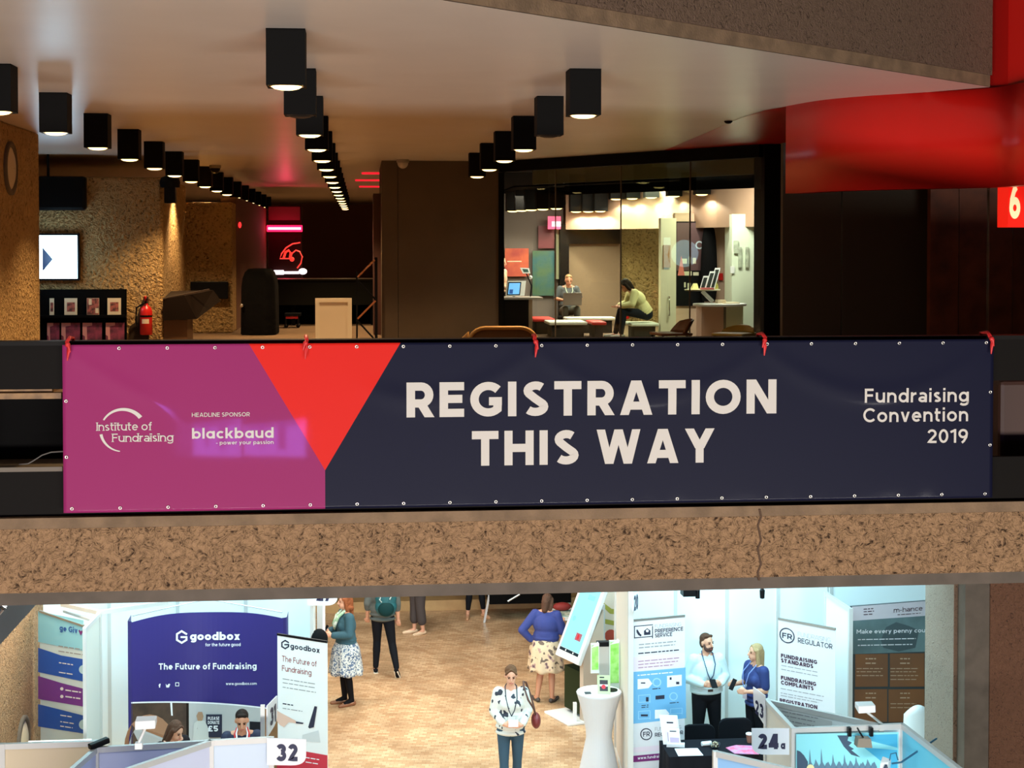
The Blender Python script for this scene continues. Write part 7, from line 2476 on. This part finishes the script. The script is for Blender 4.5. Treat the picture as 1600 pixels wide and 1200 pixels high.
# 3 walking away with a backpack
p = atz(598, 1053, ZL)
t, J = person('person in grey green top and black trousers walking away with a teal backpack', (p.x, p.y, ZL), 172, 1.74,
              dict(kn=((-.15, .02, .49), (.10, -.10, .51)), an=((-.25, .27, .17), (.12, -.08, .088)), toe=((-.02, -.13, -.14), (.03, -.2, 0)), wr=((-.24, -.02, .87), (.25, -.08, .88))),
              top=dict(mat=mat('grey_green_jersey', (86, 92, 90), .85), ease=.02, sleeve=1.35, hem=.06), bottom=dict(kind='trousers', mat=BLK, ease=.006), hair=('short', H_DARK), shoes=dict(mat=BLK, sole=mat('white_rubber', (226, 220, 208), .6)), girth=1.08)
M = t.location
o = thing('backpack', 'teal backpack on the back of the person walking away', 'backpack', M + V((.05, -.23, 1.0)))
TEAL = mat('teal_nylon', (24, 88, 96), .6, bump=(14, .5, 3, .03))
b = MB(TEAL)
b.ball(M + V((.05, -.25, 1.27)), (.17, .10, .22), 18, 12); b.ball(M + V((.05, -.25, 1.14)), (.175, .11, .16), 18, 12)
remesh(b.build('pack', o), .01, 3, .5)
b = MB(mat('dark_green_pocket', (20, 52, 54), .6)); b.ball(M + V((.05, -.32, 1.12)), (.13, .06, .12), 16, 10); b.build('pocket', o, smooth=True)
b = MB(mat('pale_strap', (160, 176, 174), .6)); b.tube([M + V((-.02, -.345, 1.36)), M + V((-.05, -.37, 1.28)), M + V((-.02, -.375, 1.24))], .012, 8); b.tube([M + V((.1, -.34, 1.42)), M + V((.13, -.36, 1.33)), M + V((.11, -.37, 1.28))], .012, 8); b.build('strap', o, smooth=True)

# 4, 5 legs under the beam
p = atz(653, 990, ZL)
person('person in dark grey cropped trousers and pale shoes standing near the timber plinth', (p.x, p.y, ZL), -65, 1.68,
       dict(kn=((-.09, -.02, .49), (.09, .0, .49)), an=((-.08, -.03, .085), (.10, .05, .085))),
       top=dict(mat=mat('grey_jersey', (104, 98, 96), .8)), bottom=dict(kind='trousers', mat=mat('dark_grey_wool', (66, 58, 58), .85), ease=.03, len=.6, hem=.07), hair=('short', H_BROWN), shoes=dict(mat=mat('cream_shoe', (226, 196, 164), .5)))
p = atz(742, 965, ZL)
person('person in narrow black trousers and beige flat shoes by the timber plinth', (p.x, min(p.y, 28.25), ZL), 12, 1.68,
       dict(kn=((-.11, -.02, .49), (.12, -.02, .49)), an=((-.14, .0, .085), (.17, .0, .085)), toe=((-.06, -.18, 0), (.06, -.18, 0))),
       top=dict(mat=mat('dark_jersey', (40, 36, 38), .8)), bottom=dict(kind='trousers', mat=BLK, ease=.006, len=.78), hair=('bob', H_BROWN), shoes=dict(mat=mat('beige_shoe', (206, 158, 122), .5)))

# 6 blue cardigan at the kiosk
p = atz(853, 1096, ZL)
t, J = person('woman in royal blue cardigan and floral skirt using the touch kiosk', (p.x, p.y, ZL), 160, 1.63,
              dict(el=((-.25, -.03, 1.12), (.36, .10, 1.13)), wr=((-.20, -.26, 1.20), (.215, .01, .94)), hd=((.1, -1, .1), (-.9, -.1, -.2)), head=(-.02, -.05, 1.57),
                   kn=((-.09, -.02, .47), (.09, -.02, .47)), an=((-.10, .02, .085), (.13, .04, .085)), toe=((-.05, -.2, 0), (.12, -.16, 0))),
              look=(-18, 10), top=dict(mat=mat('royal_blue_knit', (50, 60, 124), .85, bump=(120, .3)), ease=.022, sleeve=1.8, hem=.09, name='cardigan'),
              bottom=dict(kind='skirt', mat=pattern('floral_beige_print', (216, 190, 158), [(110, 92, 82), (176, 140, 132), (96, 74, 80)], 11, [.40, .62, .68]), hem_z=.50, flare=.045),
              hair=('bob', H_BROWN), shoes=dict(mat=mat('dark_sandal', (70, 62, 58), .6)), skin=SKIN2, girth=1.16)

# 7 bearded man
p = atz(1104, 991, ZL + 1.84)
MX = Yw2 - .6
p = EYE + (p - EYE) * ((MX - .1) / p.y)
t, J = person('bearded man in pale shirt and black trousers standing behind the black table', (p.x, p.y, ZL), 6, (p.z - ZL) / 1.695 * 1.695,
              dict(el=((-.27, .03, 1.13), (.27, .03, 1.13)), wr=((-.12, -.20, 1.10), (.13, -.20, 1.10)), hd=((.8, -.6, .05), (-.8, -.6, .05)), hs=((0, 0, 1), (0, 0, 1)), palm=(-1, 1), kn=((-.12, -.02, .49), (.12, -.02, .49)), an=((-.16, .02, .085), (.16, .02, .085))),
              look=(24, 4), top=dict(mat=mat('pale_blue_shirt', (206, 228, 232), .7), ease=.024, sleeve=1.93, hem=-.02, collar=True), bottom=dict(kind='trousers', mat=BLK, ease=.016), hair=('short', H_BROWN), beard=mat('beard_brown', (74, 44, 34), .6), shoes=dict(mat=BLK), girth=1.17)
lanyard(t, J, mat('blue_lanyard', (44, 62, 96), .6), None, 1.14, -.165)
b = MB(mat('belt_brown', (60, 42, 36), .5)); b.box((-.035, -.168, .985), (.035, -.150, 1.015)); b.build('belt_buckle', t, local=True)
held('mobile_phone', 'dark phone in the hands of the bearded man', 'phone', t, (.0, -.285, 1.125), (.08, .012, .14), PHONE, Matrix.Rotation(-1.0, 3, 'X'))

# 8 blonde woman
p = atz(1182, 1007, ZL + 1.68)
p = EYE + (p - EYE) * ((MX - .4) / p.y)
t, J = person('blonde woman in navy polo shirt looking towards the bearded man', (p.x, p.y, ZL), -70, p.z - ZL,
              dict(el=((-.22, -.03, 1.14), (.22, .0, 1.12)), wr=((-.12, -.25, 1.16), (.14, -.24, 1.12)), hd=((.3, -.9, .15), (-.2, -.95, .1)), hs=((0, 0, 1), (0, 0, 1)), kn=((-.08, -.02, .49), (.09, .02, .49))),
              look=(-6, 2), top=dict(mat=mat('navy_polo', (38, 54, 112), .75), ease=.018, sleeve=.8, hem=.04, name='polo_shirt', bust=True, collar=True), bottom=dict(kind='trousers', mat=BLK, ease=.014), hair=('long', H_BLOND), shoes=dict(mat=BLK))
lanyard(t, J, mat('pale_blue_lanyard', (120, 140, 200), .6), mat('print_badge', (214, 200, 214), .4), 1.10, -.18)
held('mobile_phone', 'black phone held up by the blonde woman', 'phone', t, (.0, -.38, 1.20), (.08, .012, .15), PHONE, Matrix.Rotation(-.5, 3, 'X'))

SIT = dict(pelvis=(0, .0, .52), chest=(0, -.03, .84), neck=(0, -.06, 1.04), head=(0, -.11, 1.18), kn=((-.12, -.42, .50), (.12, -.42, .50)), an=((-.12, -.40, .085), (.12, -.40, .085)),
           el=((-.24, -.10, .76), (.24, -.10, .76)), wr=((-.14, -.32, .73), (.14, -.32, .73)), hd=((.2, -1, 0), (-.2, -1, 0)))


def stool(label, x, y, z, h=.43, name='stool', m=None):
    t = thing(name, label, 'stool', (x, y, z))
    b = MB(m or mat('stool_grey', (90, 90, 94), .6)); b.lathe([(.01, h - .05), (.19, h - .05), (.2, h - .03), (.19, h), (.01, h)], (x, y, z), 24); b.build('seat', t)
    for i in range(4):
        a = math.pi / 4 + i * math.pi / 2
        b = MB(BPLAST); b.bar((x + .13 * math.cos(a), y + .13 * math.sin(a), z + h - .04), (x + .18 * math.cos(a), y + .18 * math.sin(a), z), .03); b.build('leg', t)


# 9, 10 seated below the indigo display
def seated(px, py, headz, label, heading, H=1.7, dy=0, **k):
    p = atz(px, py, ZL + headz)
    t, J = person(label, (p.x, p.y, ZL), heading, H, **k)
    a = R_(heading)
    stool('grey stool under the ' + label.split(' sitting')[0], p.x, p.y + .02, ZL, .36)
    return t, J


s = dict(SIT); s.update(chest=(0, -.10, .83), neck=(0, -.17, 1.02), head=(0, -.23, 1.13))
seated(258, 1116, 1.26, 'brown haired woman in dark top sitting bent over below the indigo display', 42, 1.66, pose=s, look=(8, 30), top=dict(mat=mat('black_brown_top', (40, 34, 36), .8), sleeve=1.9), bottom=dict(kind='trousers', mat=BLK), hair=('long', H_BROWN), shoes=dict(mat=BLK))
s = dict(SIT); s.update(head=(0, -.125, 1.18))
t, J = seated(378, 1109, 1.29, 'young man in navy polo with red and white lanyard sitting below the indigo display', 4, 1.72, pose=s, look=(0, 24), top=dict(mat=mat('dark_navy_polo', (30, 36, 62), .75), sleeve=.8, collar=True), bottom=dict(kind='trousers', mat=BLK), hair=('short', H_DARK), shoes=dict(mat=BLK), skin=SKIN2)
b = MB(mat('red_lanyard', (196, 40, 44), .6)); n = V(J['neck'])
for s_ in (-1, 1): b.tube([n + V((.06 * s_, .03, .03)), n + V((.085 * s_, -.07, -.02)), n + V((.07 * s_, -.125, -.12)), n + V((.02 * s_, -.16, -.3))], .011, 8)
b.build('lanyard', t, local=True, smooth=True)
b = MB(PWHITE)
for s_ in (-1, 1): b.tube([n + V((.045 * s_, .0, .045)), n + V((.065 * s_, -.085, -.0)), n + V((.05 * s_, -.135, -.11))], .009, 8)
b.build('collar_trim', t, local=True, smooth=True)
p = atz(318, 1170, ZL + .74)
t = thing('booth_table', 'white table before the two seated people below the indigo display', 'table', (p.x, 18.0, ZL))
b = MB(WPLAST); b.box((fx(238, 17.6), 17.55, ZL + .66), (fx(405, 17.6), 18.0, ZL + .69)); b.build('tabletop', t)
for px in (244, 399):
    for yy in (17.6, 17.95): b = MB(SILVER); b.bar((fx(px, 17.6), yy, ZL), (fx(px, 17.6), yy, ZL + .66), .035); b.build('leg', t)

# 11 man with laptop in the glazed room
p = at(887, 430, 29.8)
sz = p.z / 1.18
s = dict(SIT); s.update(pelvis=(0, 0, .44), chest=(0, -.03, .76), neck=(0, -.06, .95), head=(0, -.12, 1.07), kn=((-.13, -.42, .47), (.13, -.42, .47)), el=((-.27, -.06, .68), (.27, -.06, .68)), wr=((-.17, -.30, .66), (.20, -.30, .68)))
t, J = person('fair haired man in grey short sleeved shirt seated with a laptop', (p.x, p.y, 0), 3, sz * 1.7, pose=s, look=(0, 18), top=dict(mat=mat('grey_shirt', (74, 80, 82), .8), sleeve=.85, collar=True), bottom=dict(kind='trousers', mat=mat('olive_grey_cloth', (80, 78, 66), .85)), hair=('short', mat('hair_fair', (150, 112, 70), .5, bump=(60, .6))), shoes=dict(mat=mat('pale_trainer', (210, 206, 190), .6)), girth=1.1, skin=SKIN2)
lanyard(t, J, mat('pale_green_lanyard', (190, 206, 176), .6), None, .80, -.19)
stool('charcoal cube stool under the man with the laptop', p.x, p.y + .03, 0, .27, m=mat('charcoal_cube', (44, 44, 42), .6))
L_ = t.location
t2 = thing('laptop', 'grey laptop open on the knees of the fair haired man', 'laptop', L_ + V((.02, -.42, .6)))
b = MB(mat('laptop_grey', (96, 84, 76), .4, metal=.3)); o = L_ + V((-.17, -.60, .52)); b.plate([(0, 0), (.36, 0), (.36, .235), (0, .235)], o, (1, 0, 0), V((0, -.25, 1)).normalized(), .012); b.build('lid', t2)
b = MB(mat('laptop_grey', (96, 84, 76), .4)); b.box(o + V((0, .005, -.015)), o + V((.36, .24, 0))); b.build('keyboard', t2)

# 12 woman leaning in a cream jacket
p = at(1004, 470, 27.35)
s = dict(SIT); s.update(pelvis=(0, .05, .45), chest=(0, -.12, .74), neck=(0, -.26, .90), head=(0, -.36, .98), el=((-.22, -.28, .64), (.22, -.28, .64)), wr=((-.12, -.46, .60), (.12, -.46, .60)), hd=((.1, -.9, -.3), (-.1, -.9, -.3)), kn=((-.1, -.42, .50), (.1, -.42, .50)), an=((-.1, -.52, .085), (.1, -.46, .085)))
t, J = person('dark haired woman in cream jacket leaning forward on the cube seat', (p.x + .02, p.y, 0), -86, 1.62, pose=s, look=(0, 36), top=dict(mat=mat('cream_jacket', (222, 212, 160), .75), ease=.024, sleeve=1.85, hem=.0, name='jacket'), bottom=dict(kind='trousers', mat=mat('navy_black_cloth', (30, 34, 42), .8)), hair=('bob', H_DARK), shoes=dict(mat=mat('silver_shoe', (170, 168, 156), .4)))
# 13 woman at the counter behind the pane edge
p = at(783, 403, 29.3)
person('woman with long fair hair at the reception counter, half hidden by the black frame', (p.x, p.y, 0), 60, p.z, pose=dict(wr=((-.15, -.24, 1.0), (.15, -.24, 1.0))), look=(6, 14), top=dict(mat=mat('tan_blouse', (196, 158, 130), .75), sleeve=1.9), bottom=dict(kind='trousers', mat=BLK), hair=('long', H_BLOND), shoes=dict(mat=BLK))
